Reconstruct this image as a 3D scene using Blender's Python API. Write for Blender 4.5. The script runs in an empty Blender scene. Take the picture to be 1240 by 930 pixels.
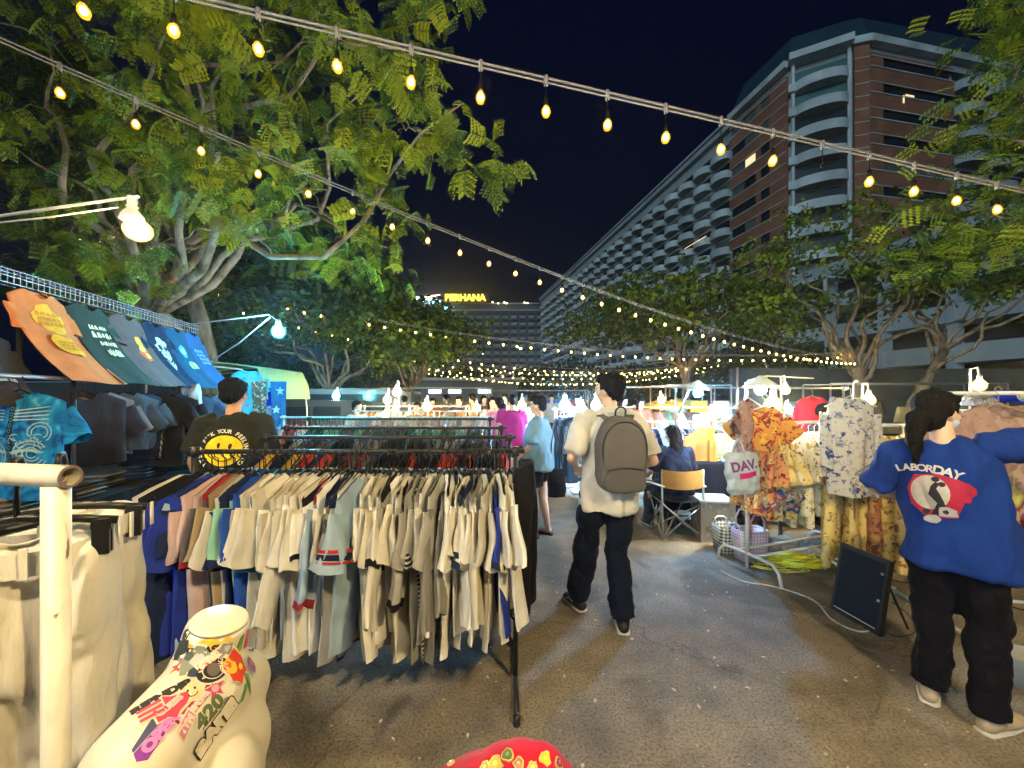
import bpy, bmesh, math, random
import numpy as np
from mathutils import Vector, Matrix, noise, Euler
from mathutils.bvhtree import BVHTree

R = math.radians
PI = math.pi
rnd = random.Random(7)
sc = bpy.context.scene
COL = sc.collection

# ------------------------------------------------------------------ camera, world, exposure
HC, F, CX, CY = 1.6, 480.0, 620.0, 482.0
cam_d = bpy.data.cameras.new("camera"); cam = bpy.data.objects.new("camera", cam_d); COL.objects.link(cam)
cam.location = (0, 0, HC); cam.rotation_euler = (R(90), 0, 0)
cam_d.sensor_width = 36; cam_d.lens = F / 1240 * 36; cam_d.shift_y = 17 / 1240
cam_d.clip_start = 0.05; cam_d.clip_end = 1500
sc.camera = cam
w = bpy.data.worlds.new("World"); sc.world = w; w.use_nodes = True
_nt = w.node_tree; _bg = _nt.nodes["Background"]
_bg.inputs[0].default_value = (0.00022, 0.0006, 0.0034, 1); _bg.inputs[1].default_value = 1.0
# weak cool glow of the city standing in the sky: one soft sun lamp
_s = bpy.data.lights.new("city_glow", 'SUN'); _s.energy = 0.36; _s.angle = R(25); _s.color = (0.62, 0.85, 1.0)
_so = bpy.data.objects.new("city_glow", _s); COL.objects.link(_so)
_so.rotation_euler = Vector((0.55, 0.80, -0.20)).to_track_quat('-Z', 'Y').to_euler()
sc.view_settings.view_transform = 'Standard'; sc.view_settings.look = 'None'
sc.view_settings.exposure = 1.85; sc.view_settings.gamma = 1
sc.cycles.use_denoising = True
sc.cycles.max_bounces = 5; sc.cycles.diffuse_bounces = 3; sc.cycles.glossy_bounces = 2
sc.cycles.transmission_bounces = 3; sc.cycles.transparent_max_bounces = 8
sc.cycles.sample_clamp_indirect = 4.0; sc.cycles.caustics_reflective = False; sc.cycles.caustics_refractive = False

# ------------------------------------------------------------------ helpers
def P(x, y, Y):
    return Vector(((x - CX) / F * Y, Y, HC - (y - CY) / F * Y))
def G(x, Y, z=0.0):
    return Vector(((x - CX) / F * Y, Y, z))

def tag(o, label=None, cat=None, group=None, kind=None):
    if label: o['label'] = label
    if cat: o['category'] = cat
    if group: o['group'] = group
    if kind: o['kind'] = kind
    return o
def thing(name, label, cat, loc=(0, 0, 0), rz=0.0, group=None):
    o = bpy.data.objects.new(name, None); COL.objects.link(o)
    o.location = loc; o.rotation_euler = (0, 0, rz); o.empty_display_size = .1
    return tag(o, label, cat, group)

class MB:
    def __init__(s): s.v = []; s.f = []; s.mi = []; s.m = 0
    def add(s, vs, fs, M=None):
        b = len(s.v)
        for v in vs:
            s.v.append(tuple(M @ Vector(v)) if M is not None else tuple(v))
        for f in fs:
            s.f.append(tuple(i + b for i in f)); s.mi.append(s.m)
        return s
    def box(s, c, d, rz=0.0, M=None, bev=0):
        x, y, z = d[0] / 2, d[1] / 2, d[2] / 2
        vs = [(-x, -y, -z), (x, -y, -z), (x, y, -z), (-x, y, -z), (-x, -y, z), (x, -y, z), (x, y, z), (-x, y, z)]
        T = Matrix.Translation(c) @ Matrix.Rotation(rz, 4, 'Z')
        if M is not None: T = M @ T
        return s.add(vs, [(0, 3, 2, 1), (4, 5, 6, 7), (0, 1, 5, 4), (1, 2, 6, 5), (2, 3, 7, 6), (3, 0, 4, 7)], T)
    def tube(s, pts, r, seg=8, side=None, caps=True, M=None, rounded=False):
        pts = [Vector(p) for p in pts]; n = len(pts)
        if not isinstance(r, (list, tuple)): r = [r] * n
        r = [(q, q) if not isinstance(q, (list, tuple)) else q for q in r]
        if rounded:
            for e, (i, j) in enumerate(((0, 1), (-1, -2))):
                dv = (pts[i] - pts[j]).normalized(); rr = min(r[i])
                ex = [(pts[i] + dv * rr * .55, (r[i][0] * .8, r[i][1] * .8)), (pts[i] + dv * rr * .9, (r[i][0] * .4, r[i][1] * .4))]
                if e == 0:
                    pts = [ex[1][0], ex[0][0]] + pts; r = [ex[1][1], ex[0][1]] + r
                else:
                    pts = pts + [ex[0][0], ex[1][0]]; r = r + [ex[0][1], ex[1][1]]
            n = len(pts)
        vs = []; a = None
        for i in range(n):
            t = (pts[min(i + 1, n - 1)] - pts[max(i - 1, 0)])
            if t.length < 1e-9: t = Vector((0, 0, 1))
            t.normalize()
            if side is not None: sv = Vector(side)
            elif a is not None: sv = a
            else: sv = Vector((1, 0, 0)) if abs(t.x) < .8 else Vector((0, 1, 0))
            a = sv - t * sv.dot(t)
            if a.length < 1e-6: a = t.orthogonal()
            a.normalize(); b = t.cross(a)
            for k in range(seg):
                q = 2 * PI * k / seg
                vs.append(pts[i] + a * math.cos(q) * r[i][0] + b * math.sin(q) * r[i][1])
        fs = []
        for i in range(n - 1):
            for k in range(seg):
                k2 = (k + 1) % seg
                fs.append((i * seg + k, i * seg + k2, (i + 1) * seg + k2, (i + 1) * seg + k))
        if caps:
            fs.append(tuple(reversed(range(seg)))); fs.append(tuple((n - 1) * seg + k for k in range(seg)))
        return s.add(vs, fs, M)
    def ell(s, c, r, M=None, nu=16, nv=10, rot=None):
        vs = []; fs = []
        T = Matrix.Translation(c)
        if rot is not None: T = T @ rot
        if M is not None: T = M @ T
        vs.append((0, 0, r[2]))
        for j in range(1, nv):
            th = PI * j / nv
            for i in range(nu):
                ph = 2 * PI * i / nu
                vs.append((r[0] * math.sin(th) * math.cos(ph), r[1] * math.sin(th) * math.sin(ph), r[2] * math.cos(th)))
        vs.append((0, 0, -r[2]))
        for i in range(nu):
            fs.append((0, 1 + i, 1 + (i + 1) % nu)); e = len(vs) - 1; b = 1 + (nv - 2) * nu
            fs.append((e, b + (i + 1) % nu, b + i))
        for j in range(nv - 2):
            for i in range(nu):
                a = 1 + j * nu
                fs.append((a + i, a + nu + i, a + nu + (i + 1) % nu, a + (i + 1) % nu))
        return s.add(vs, fs, T)
    def lathe(s, prof, seg=20, M=None, close=False):
        vs = []; fs = []
        for (r, z) in prof:
            for k in range(seg):
                q = 2 * PI * k / seg; vs.append((r * math.cos(q), r * math.sin(q), z))
        for i in range(len(prof) - 1):
            for k in range(seg):
                k2 = (k + 1) % seg
                fs.append((i * seg + k, i * seg + k2, (i + 1) * seg + k2, (i + 1) * seg + k))
        return s.add(vs, fs, M)
    def prism(s, poly, z0, z1, M=None):
        n = len(poly)
        vs = [(x, y, z0) for x, y in poly] + [(x, y, z1) for x, y in poly]
        fs = [tuple(reversed(range(n))), tuple(range(n, 2 * n))] + [(i, (i + 1) % n, n + (i + 1) % n, n + i) for i in range(n)]
        return s.add(vs, fs, M)
    def seg(s, p0, p1, s0, s1, z0, z1, o0, o1):
        """box along ground segment p0->p1, from s0 to s1 m, z0..z1, offsets o0..o1 to its left"""
        p0 = Vector((p0[0], p0[1], 0)); p1 = Vector((p1[0], p1[1], 0)); d = (p1 - p0).normalized(); n = Vector((-d.y, d.x, 0))
        q = [p0 + d * s0 + n * o0, p0 + d * s1 + n * o0, p0 + d * s1 + n * o1, p0 + d * s0 + n * o1]
        return s.prism([(a.x, a.y) for a in q], z0, z1)
    def mesh(s, name, mats=None, smooth=True):
        me = bpy.data.meshes.new(name); me.from_pydata(s.v, [], s.f); me.update()
        if mats:
            for m in (mats if isinstance(mats, (list, tuple)) else [mats]): me.materials.append(m)
        k_ = max(0, len(me.materials) - 1); me.polygons.foreach_set('material_index', [min(q, k_) for q in s.mi])
        if smooth: me.polygons.foreach_set('use_smooth', [True] * len(me.polygons))
        return me
    def build(s, name, mats, parent=None, smooth=False, loc=None, rot=None):
        return link(name, s.mesh(name, mats, smooth), parent, loc, rot)

def link(name, me, parent=None, loc=None, rot=None):
    o = bpy.data.objects.new(name, me); COL.objects.link(o)
    if parent is not None: o.parent = parent
    if loc is not None: o.location = loc
    if rot is not None: o.rotation_euler = rot
    return o

def copy_tree(o, parent=None):
    c = o.copy(); COL.objects.link(c); c.parent = parent
    for ch in [x for x in o.children]: copy_tree(ch, c)
    return c

def quads(name, V, mats, parent=None, mi=None):
    """V: (n,4,3) array"""
    n = len(V); me = bpy.data.meshes.new(name)
    me.vertices.add(n * 4); me.vertices.foreach_set('co', V.reshape(-1).astype(np.float32))
    me.loops.add(n * 4); me.loops.foreach_set('vertex_index', np.arange(n * 4, dtype=np.int32))
    me.polygons.add(n); me.polygons.foreach_set('loop_start', np.arange(0, n * 4, 4, dtype=np.int32))
    try: me.polygons.foreach_set('loop_total', np.full(n, 4, dtype=np.int32))
    except Exception: pass
    for m in (mats if isinstance(mats, (list, tuple)) else [mats]): me.materials.append(m)
    if mi is not None: me.polygons.foreach_set('material_index', mi.astype(np.int32))
    me.update(calc_edges=True); me.validate()
    return link(name, me, parent)

def evalmesh(o):
    dg = bpy.context.evaluated_depsgraph_get(); dg.update()
    return bpy.data.meshes.new_from_object(o.evaluated_get(dg))

def fuse(mb, name, mat, parent=None, voxel=.01, smooth=4, amp=0.0, scale=6.0, ani=(1, 1, 1), seed=0, dispfn=None, bias=-.12):
    me = mb.mesh(name + '_src', mat); o = link('tmp', me)
    m = o.modifiers.new('r', 'REMESH'); m.mode = 'VOXEL'; m.voxel_size = voxel; m.use_smooth_shade = True
    if smooth:
        m = o.modifiers.new('s', 'SMOOTH'); m.iterations = smooth; m.factor = .5
    out = evalmesh(o); bpy.data.objects.remove(o); bpy.data.meshes.remove(me)
    out.name = name
    if not out.materials: out.materials.append(mat)
    if amp or dispfn:
        n = len(out.vertices); co = np.empty(n * 3, np.float32); out.vertices.foreach_get('co', co); co = co.reshape(-1, 3)
        no = np.empty(n * 3, np.float32); out.vertices.foreach_get('normal', no); no = no.reshape(-1, 3)
        sd = Vector((seed * 3.1, seed * 1.7, seed))
        for i in range(n):
            c = co[i]
            q = Vector((c[0] * scale * ani[0], c[1] * scale * ani[1], c[2] * scale * ani[2])) + sd
            a = amp
            if dispfn: a = dispfn(c) * 1.0
            h = (noise.noise(q) + .5 * abs(noise.noise(q * 2.1)) + bias) * a
            co[i] = c + no[i] * h
        out.vertices.foreach_set('co', co.reshape(-1)); out.update()
    out.polygons.foreach_set('use_smooth', [True] * len(out.polygons))
    return link(name, out, parent)

# ------------------------------------------------------------------ materials
_mc = {}
def nodes(name, rough=.8, spec=.3, metal=0.0):
    m = bpy.data.materials.new(name); m.use_nodes = True; nt = m.node_tree; b = nt.nodes['Principled BSDF']
    b.inputs['Roughness'].default_value = rough; b.inputs['Metallic'].default_value = metal
    b.inputs['Specular IOR Level'].default_value = spec
    return m, nt, b
def _tex(nt, kind='ShaderNodeTexNoise', scale=5.0, det=4.0, coord='Object', mp=None, **k):
    tc = nt.nodes.new('ShaderNodeTexCoord'); t = nt.nodes.new(kind)
    src = tc.outputs[coord]
    if mp is not None:
        mn = nt.nodes.new('ShaderNodeMapping'); mn.inputs['Scale'].default_value = mp; nt.links.new(src, mn.inputs[0]); src = mn.outputs[0]
    nt.links.new(src, t.inputs['Vector']); t.inputs['Scale'].default_value = scale
    if 'Detail' in t.inputs: t.inputs['Detail'].default_value = det
    for a, b in k.items(): setattr(t, a, b)
    return t
def _ramp(nt, fac, stops, interp='LINEAR'):
    r = nt.nodes.new('ShaderNodeValToRGB'); r.color_ramp.interpolation = interp
    e = r.color_ramp.elements
    while len(e) < len(stops): e.new(.5)
    for i, (p, c) in enumerate(stops):
        e[i].position = p; e[i].color = (*c, 1)
    nt.links.new(fac, r.inputs[0]); return r
def _bump(nt, b, h, st=.3, dist=.01):
    bp = nt.nodes.new('ShaderNodeBump'); bp.inputs['Strength'].default_value = st; bp.inputs['Distance'].default_value = dist
    nt.links.new(h, bp.inputs['Height']); nt.links.new(bp.outputs[0], b.inputs['Normal'])
def sc3(c, k): return tuple(max(0, min(1, x * k)) for x in c)

def cloth(c, rough=.9, wr=1.0, var=.18):
    key = ('cloth', c, rough, wr)
    if key in _mc: return _mc[key]
    m, nt, b = nodes('cloth', rough, .15)
    t = _tex(nt, scale=7, det=6); r = _ramp(nt, t.outputs[0], [(.3, sc3(c, 1 - var)), (.7, sc3(c, 1 + var * .6))])
    nt.links.new(r.outputs[0], b.inputs['Base Color'])
    t2 = _tex(nt, scale=11, det=5, mp=(1, 1, .35)); _bump(nt, b, t2.outputs[0], .55 * wr, .02)
    try: b.inputs['Sheen Weight'].default_value = .02
    except Exception: pass
    _mc[key] = m; return m
def plain(c, rough=.5, metal=0.0, spec=.4, var=.08, scale=20, bump=.05, name='paint'):
    key = ('plain', c, rough, metal, spec, var, scale, bump, name)
    if key in _mc: return _mc[key]
    m, nt, b = nodes(name, rough, spec, metal)
    t = _tex(nt, scale=scale, det=5); r = _ramp(nt, t.outputs[0], [(.3, sc3(c, 1 - var)), (.7, sc3(c, 1 + var))])
    nt.links.new(r.outputs[0], b.inputs['Base Color'])
    if bump: _bump(nt, b, t.outputs[0], bump, .005)
    _mc[key] = m; return m
def flat(c, rough=.7):
    key = ('flat', c, rough)
    if key in _mc: return _mc[key]
    m, nt, b = nodes('print_ink', rough, .3)
    t = _tex(nt, scale=40, det=3); r = _ramp(nt, t.outputs[0], [(.3, sc3(c, .85)), (.6, c)])
    nt.links.new(r.outputs[0], b.inputs['Base Color'])
    _mc[key] = m; return m
def floral(base, cols, scale=14, seed=0.0, thr=.42, rough=.9):
    """cloth with scattered blotches of several colours"""
    m, nt, b = nodes('floral_cloth', rough, .15)
    prev = None; L = nt.links
    basec = nt.nodes.new('ShaderNodeRGB'); basec.outputs[0].default_value = (*base, 1); prev = basec.outputs[0]
    for i, c in enumerate(cols):
        t = _tex(nt, 'ShaderNodeTexNoise', scale=scale * (1 + .35 * i), det=3.5); t.noise_dimensions = '4D'
        t.inputs['W'].default_value = seed + i * 3.3; t.inputs['Distortion'].default_value = .8
        r = _ramp(nt, t.outputs[0], [(1 - thr, (0, 0, 0)), (1 - thr + .04, (1, 1, 1))])
        mx = nt.nodes.new('ShaderNodeMix'); mx.data_type = 'RGBA'
        L.new(r.outputs[0], mx.inputs['Factor']); L.new(prev, mx.inputs[6]); mx.inputs[7].default_value = (*c, 1); prev = mx.outputs[2]
    L.new(prev, b.inputs['Base Color'])
    t2 = _tex(nt, scale=11, det=5, mp=(1, 1, .35)); _bump(nt, b, t2.outputs[0], .5, .02)
    return m
def stripes(a, c, scale=30, axis='Z', thr=.5):
    m, nt, b = nodes('striped_cloth', .9, .15)
    t = _tex(nt, 'ShaderNodeTexWave', scale=scale); t.bands_direction = axis
    r = _ramp(nt, t.outputs['Fac'], [(thr - .02, a), (thr + .02, c)]); nt.links.new(r.outputs[0], b.inputs['Base Color'])
    return m
def gingham(a, c, scale=20):
    m, nt, b = nodes('gingham_weave', .6, .3)
    ws = []
    for ax, mp in (('X', (1, 1, 0)), ('Z', (0, 0, 1))):
        t = _tex(nt, 'ShaderNodeTexWave', scale=scale, mp=mp); t.bands_direction = 'X' if ax == 'X' else 'Z'
        r = _ramp(nt, t.outputs['Fac'], [(.48, (0, 0, 0)), (.52, (1, 1, 1))]); ws.append(r)
    ad = nt.nodes.new('ShaderNodeMath'); ad.operation = 'ADD'
    nt.links.new(ws[0].outputs[0], ad.inputs[0]); nt.links.new(ws[1].outputs[0], ad.inputs[1])
    ml = nt.nodes.new('ShaderNodeMath'); ml.operation = 'MULTIPLY'; ml.inputs[1].default_value = .5; nt.links.new(ad.outputs[0], ml.inputs[0])
    r = _ramp(nt, ml.outputs[0], [(.1, a), (.9, c)]); nt.links.new(r.outputs[0], b.inputs['Base Color'])
    return m
def emis(c, s, name='lamp_glow'):
    key = ('em', c, s)
    if key in _mc: return _mc[key]
    m, nt, b = nodes(name, .3); b.inputs['Base Color'].default_value = (.8, .8, .8, 1)
    b.inputs['Emission Color'].default_value = (*c, 1); b.inputs['Emission Strength'].default_value = s
    _mc[key] = m; return m
def shell(c, s, mix=.5, name='halo_glass'):  # see-through emitter: a bulb's halo put into its glass
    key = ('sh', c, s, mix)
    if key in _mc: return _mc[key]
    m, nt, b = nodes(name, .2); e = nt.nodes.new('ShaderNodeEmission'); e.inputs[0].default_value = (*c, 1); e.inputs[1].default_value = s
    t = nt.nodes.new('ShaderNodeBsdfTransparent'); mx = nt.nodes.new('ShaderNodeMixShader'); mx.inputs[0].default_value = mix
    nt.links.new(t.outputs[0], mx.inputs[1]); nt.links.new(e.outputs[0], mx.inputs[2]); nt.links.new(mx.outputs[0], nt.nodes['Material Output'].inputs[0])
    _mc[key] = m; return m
def leafmat(c1, c2, name='leaf'):
    m, nt, b = nodes(name, .55, .35)
    t = _tex(nt, scale=1.3, det=5); r = _ramp(nt, t.outputs[0], [(.32, c1), (.68, c2)])
    nt.links.new(r.outputs[0], b.inputs['Base Color'])
    tr = nt.nodes.new('ShaderNodeBsdfTranslucent'); nt.links.new(r.outputs[0], tr.inputs[0])
    mx = nt.nodes.new('ShaderNodeMixShader'); mx.inputs[0].default_value = .35
    out = nt.nodes['Material Output']
    nt.links.new(b.outputs[0], mx.inputs[1]); nt.links.new(tr.outputs[0], mx.inputs[2]); nt.links.new(mx.outputs[0], out.inputs[0])
    return m
def bark():
    m, nt, b = nodes('bark', .95, .1)
    t = _tex(nt, scale=6, det=8, mp=(1, 1, .3)); r = _ramp(nt, t.outputs[0], [(.35, (.10, .075, .05)), (.6, (.30, .24, .17))])
    nt.links.new(r.outputs[0], b.inputs['Base Color']); _bump(nt, b, t.outputs[0], .8, .04); return m

SKIN = plain((.52, .30, .20), .55, var=.06, scale=8, name='skin')
SKIN2 = plain((.62, .40, .29), .55, var=.06, scale=8, name='skin')
HAIR = plain((.006, .005, .005), .8, spec=.12, var=.4, scale=60, bump=.5, name='hair')
BLACK = plain((.008, .008, .009), .4, name='black_plastic')
BLKMET = plain((.02, .02, .022), .35, spec=.5, name='black_metal')
WHTMET = plain((.62, .60, .55), .4, spec=.5, var=.12, scale=12, name='white_metal')
STEEL = plain((.55, .55, .55), .3, metal=.9, name='steel')
WIREM = plain((.05, .05, .05), .6, name='cable_rubber')
WARM = (1.0, .66, .22); WHITE = (1.0, .86, .62); COOL = (.14, .50, 1.0)
BARK = bark()

# ------------------------------------------------------------------ flat shapes printed on surfaces
def text2d(s, size=1.0, bold=0.0, align='CENTER'):
    cu = bpy.data.curves.new('t', 'FONT'); cu.body = s; cu.size = size; cu.align_x = align; cu.align_y = 'CENTER'; cu.offset = bold
    cu.resolution_u = 3
    o = link('tmp', cu); me = evalmesh(o)
    vs = [tuple(v.co[:2]) for v in me.vertices]; fs = [tuple(p.vertices) for p in me.polygons]
    bpy.data.objects.remove(o); bpy.data.curves.remove(cu); bpy.data.meshes.remove(me)
    return vs, fs
def shp(kind, *a):
    """returns verts, faces in 2D"""
    if kind == 't':
        s, x, y, size, rot = a[:5]; bold = a[5] if len(a) > 5 else size * .02
        vs, fs = text2d(s, size, bold); c, q = math.cos(rot), math.sin(rot)
        return [(x + u * c - v * q, y + u * q + v * c) for u, v in vs], fs
    if kind == 'c':
        x, y, rx, ry, rot = a; c, q = math.cos(rot), math.sin(rot); n = 22
        vs = [(x, y)] + [(x + rx * math.cos(2 * PI * k / n) * c - ry * math.sin(2 * PI * k / n) * q, y + rx * math.cos(2 * PI * k / n) * q + ry * math.sin(2 * PI * k / n) * c) for k in range(n)]
        return vs, [(0, 1 + k, 1 + (k + 1) % n) for k in range(n)]
    if kind == 'p':
        return list(a[0]), [tuple(range(len(a[0])))]
    if kind == 'arc':   # x,y,r,width,a0,a1
        x, y, r, wd, a0, a1 = a; n = 18; vs = []
        for k in range(n + 1):
            q = a0 + (a1 - a0) * k / n
            vs += [(x + (r - wd / 2) * math.cos(q), y + (r - wd / 2) * math.sin(q)), (x + (r + wd / 2) * math.cos(q), y + (r + wd / 2) * math.sin(q))]
        return vs, [(2 * k, 2 * k + 1, 2 * k + 3, 2 * k + 2) for k in range(n)]
def arctext(s, x, y, r, size, a_mid, span, col):
    out = []; n = len(s)
    for i, ch in enumerate(s):
        if ch == ' ': continue
        q = a_mid + span / 2 - span * (i / (n - 1))
        out.append((('t', ch, x + r * math.cos(q), y + r * math.sin(q), size, q - PI / 2, size * .03), col))
    return out
def blob(x, y, r, seed, k=12, ax=1.0, rot=0.0):
    rr = random.Random(seed); c, q = math.cos(rot), math.sin(rot); out = []
    for i in range(k):
        a = 2 * PI * i / k; d = r * rr.uniform(.72, 1.15); u, v = d * math.cos(a) * ax, d * math.sin(a)
        out.append((x + u * c - v * q, y + u * q + v * c))
    return out
def decal(name, target, shapes, origin, nrm, up, parent=None, off=.0025, maxe=.03, ks=1.0):
    """project 2D shapes onto target mesh. origin/nrm/up in target local space"""
    bvh = BVHTree.FromPolygons([v.co.copy() for v in target.data.vertices], [tuple(p.vertices) for p in target.data.polygons])
    nrm = Vector(nrm).normalized(); up = Vector(up); up = (up - nrm * up.dot(nrm)).normalized(); rt = up.cross(nrm)
    origin = Vector(origin)
    mats = []; mb = MB()
    for L, (sh, col) in enumerate(shapes):
        m = col if not isinstance(col, tuple) else flat(col)
        if m not in mats: mats.append(m)
        vs, fs = shp(*sh)
        if not fs: continue
        bm = bmesh.new(); bv = [bm.verts.new((a, b, 0)) for a, b in vs]
        for f in fs:
            try: bm.faces.new([bv[i] for i in f])
            except ValueError: pass
        bmesh.ops.triangulate(bm, faces=bm.faces[:])
        for _ in range(4):
            es = [e for e in bm.edges if e.calc_length() > maxe]
            if not es: break
            bmesh.ops.subdivide_edges(bm, edges=es, cuts=1); bmesh.ops.triangulate(bm, faces=bm.faces[:])
        bm.verts.index_update(); out = []
        for v in bm.verts:
            p = origin + (rt * v.co.x + up * v.co.y) * ks
            h = bvh.ray_cast(p + nrm * .3, -nrm, .6)
            if h[0] is None:
                h2 = bvh.find_nearest(p); q = h2[0] if h2[0] is not None else p; nn = nrm
            else: q = h[0]; nn = h[1] if h[1].dot(nrm) > 0 else -h[1]
            out.append(q + nrm * (off + L * .0007))
        mb.m = mats.index(m); mb.add(out, [tuple(v.index for v in f.verts) for f in bm.faces]); bm.free()
    for i in range(len(mb.f)): pass
    me = mb.mesh(name, mats, True)
    o = link(name, me, parent if parent is not None else target)
    return o
# ------------------------------------------------------------------ ground
def ground():
    m, nt, b = nodes('worn_asphalt', .82, .3)
    L = nt.links
    big = _tex(nt, scale=.55, det=6); fine = _tex(nt, scale=75, det=10); mid = _tex(nt, scale=4, det=8)
    r1 = _ramp(nt, big.outputs[0], [(.35, (.21, .185, .15)), (.65, (.35, .31, .25))])
    r2 = _ramp(nt, fine.outputs[0], [(.30, (.38, .38, .38)), (.50, (.88, .88, .88)), (.72, (1.15, 1.15, 1.15))])
    r3 = _ramp(nt, mid.outputs[0], [(.30, (.62, .62, .62)), (.62, (1.1, 1.1, 1.1))])
    m1 = nt.nodes.new('ShaderNodeMix'); m1.data_type = 'RGBA'; m1.blend_type = 'MULTIPLY'; m1.inputs['Factor'].default_value = 1
    L.new(r1.outputs[0], m1.inputs[6]); L.new(r2.outputs[0], m1.inputs[7])
    m2 = nt.nodes.new('ShaderNodeMix'); m2.data_type = 'RGBA'; m2.blend_type = 'MULTIPLY'; m2.inputs['Factor'].default_value = 1
    L.new(m1.outputs[2], m2.inputs[6]); L.new(r3.outputs[0], m2.inputs[7])
    v = _tex(nt, 'ShaderNodeTexVoronoi', scale=62)
    r4 = _ramp(nt, v.outputs['Distance'], [(.08, (1, 1, 1)), (.20, (0, 0, 0))])
    m3 = nt.nodes.new('ShaderNodeMix'); m3.data_type = 'RGBA'
    rs = _ramp(nt, v.outputs['Color'], [(.80, (0, 0, 0)), (.84, (1, 1, 1))])
    mm = nt.nodes.new('ShaderNodeMath'); mm.operation = 'MULTIPLY'; L.new(r4.outputs[0], mm.inputs[0]); L.new(rs.outputs[0], mm.inputs[1])
    L.new(mm.outputs[0], m3.inputs['Factor']); L.new(m2.outputs[2], m3.inputs[6]); m3.inputs[7].default_value = (.5, .47, .41, 1)
    L.new(m3.outputs[2], b.inputs['Base Color'])
    ck = _tex(nt, 'ShaderNodeTexVoronoi', scale=.55); ck.feature = 'DISTANCE_TO_EDGE'; wn = _tex(nt, scale=1.6, det=8)
    vm = nt.nodes.new('ShaderNodeMix'); vm.data_type = 'RGBA'; vm.blend_type = 'ADD'; vm.inputs['Factor'].default_value = .9
    tc2 = nt.nodes.new('ShaderNodeTexCoord'); L.new(tc2.outputs['Object'], vm.inputs[6]); L.new(wn.outputs['Color'], vm.inputs[7]); L.new(vm.outputs[2], ck.inputs['Vector'])
    rk = _ramp(nt, ck.outputs['Distance'], [(.0, (.62, .62, .62)), (.005, (1, 1, 1))])
    st = _tex(nt, scale=1.1, det=3); st.inputs['Distortion'].default_value = 1.2; rs2 = _ramp(nt, st.outputs[0], [(.36, (.62, .60, .58)), (.44, (1, 1, 1))])
    m4 = nt.nodes.new('ShaderNodeMix'); m4.data_type = 'RGBA'; m4.blend_type = 'MULTIPLY'; m4.inputs['Factor'].default_value = 1
    m5 = nt.nodes.new('ShaderNodeMix'); m5.data_type = 'RGBA'; m5.blend_type = 'MULTIPLY'; m5.inputs['Factor'].default_value = .8
    L.new(m3.outputs[2], m4.inputs[6]); L.new(rk.outputs[0], m4.inputs[7]); L.new(m4.outputs[2], m5.inputs[6]); L.new(rs2.outputs[0], m5.inputs[7]); L.new(m5.outputs[2], b.inputs['Base Color'])
    rr = _ramp(nt, mid.outputs[0], [(.3, (.55, .55, .55)), (.7, (.9, .9, .9))]); L.new(rr.outputs[0], b.inputs['Roughness'])
    ad = nt.nodes.new('ShaderNodeMath'); ad.operation = 'ADD'; L.new(fine.outputs[0], ad.inputs[0]); L.new(mid.outputs[0], ad.inputs[1])
    _bump(nt, b, ad.outputs[0], .8, .008)
    mb = MB(); mb.add([(-600, -300, 0), (600, -300, 0), (600, 900, 0), (-600, 900, 0)], [(0, 1, 2, 3)])
    tag(mb.build('ground', m), kind='structure')
    # fallen leaflets, petals and paper bits
    rr = random.Random(3); V = []; mi = []
    for i in range(900):
        Y = rr.uniform(1.5, 9) if i < 650 else rr.uniform(1.5, 3.5); X = rr.uniform(-2.5, 4.5) * max(.5, Y / 4)
        a = rr.uniform(0, 6.28); l = rr.uniform(.005, .018); q = l * rr.uniform(.3, .6); z = .004 + rr.uniform(0, .004)
        c, s = math.cos(a), math.sin(a)
        V.append([(X + c * l, Y + s * l, z), (X - s * q, Y + c * q, z + rr.uniform(0, .005)), (X - c * l, Y - s * l, z), (X + s * q, Y - c * q, z + rr.uniform(0, .004))])
        mi.append(rr.choice((0, 0, 1, 2)))
    o = quads('ground_litter', np.array(V), [flat((.62, .58, .46)), flat((.22, .15, .07)), flat((.32, .30, .12))], mi=np.array(mi))
    tag(o, 'small pale fallen leaflets and paper specks scattered over the asphalt', 'litter', kind='stuff')
ground()

# ------------------------------------------------------------------ buildings
CONC = plain((.36, .42, .44), .85, var=.12, scale=.4, bump=0, name='pale_concrete')
CONCW = plain((.52, .58, .58), .8, var=.3, scale=.35, bump=0, name='white_concrete')
DARKW = plain((.018, .026, .035), .2, spec=.6, var=.4, scale=.3, bump=0, name='dark_glazing')
CURT = plain((.11, .125, .12), .8, var=.5, scale=2.5, bump=0, name='curtained_glass')
TEAL = plain((.015, .055, .08), .7, var=.15, scale=.3, bump=0, name='teal_roof')
GREENG = plain((.06, .16, .16), .3, spec=.5, var=.2, scale=1, bump=0, name='green_glass')
def brickmat():
    m, nt, b = nodes('brick_wall', .9, .15)
    t = _tex(nt, 'ShaderNodeTexNoise', scale=.5, det=6)
    r = _ramp(nt, t.outputs[0], [(.3, (.27, .115, .07)), (.7, (.40, .19, .12))])
    t2 = _tex(nt, 'ShaderNodeTexNoise', scale=5, det=3, mp=(1, 1, 3)); r2 = _ramp(nt, t2.outputs[0], [(.3, (.7, .7, .7)), (.7, (1.1, 1.1, 1.1))])
    mx = nt.nodes.new('ShaderNodeMix'); mx.data_type = 'RGBA'; mx.blend_type = 'MULTIPLY'; mx.inputs['Factor'].default_value = 1
    nt.links.new(r.outputs[0], mx.inputs[6]); nt.links.new(r2.outputs[0], mx.inputs[7]); nt.links.new(mx.outputs[2], b.inputs['Base Color'])
    return m
BRICK = brickmat()
FH = 3.1

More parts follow.
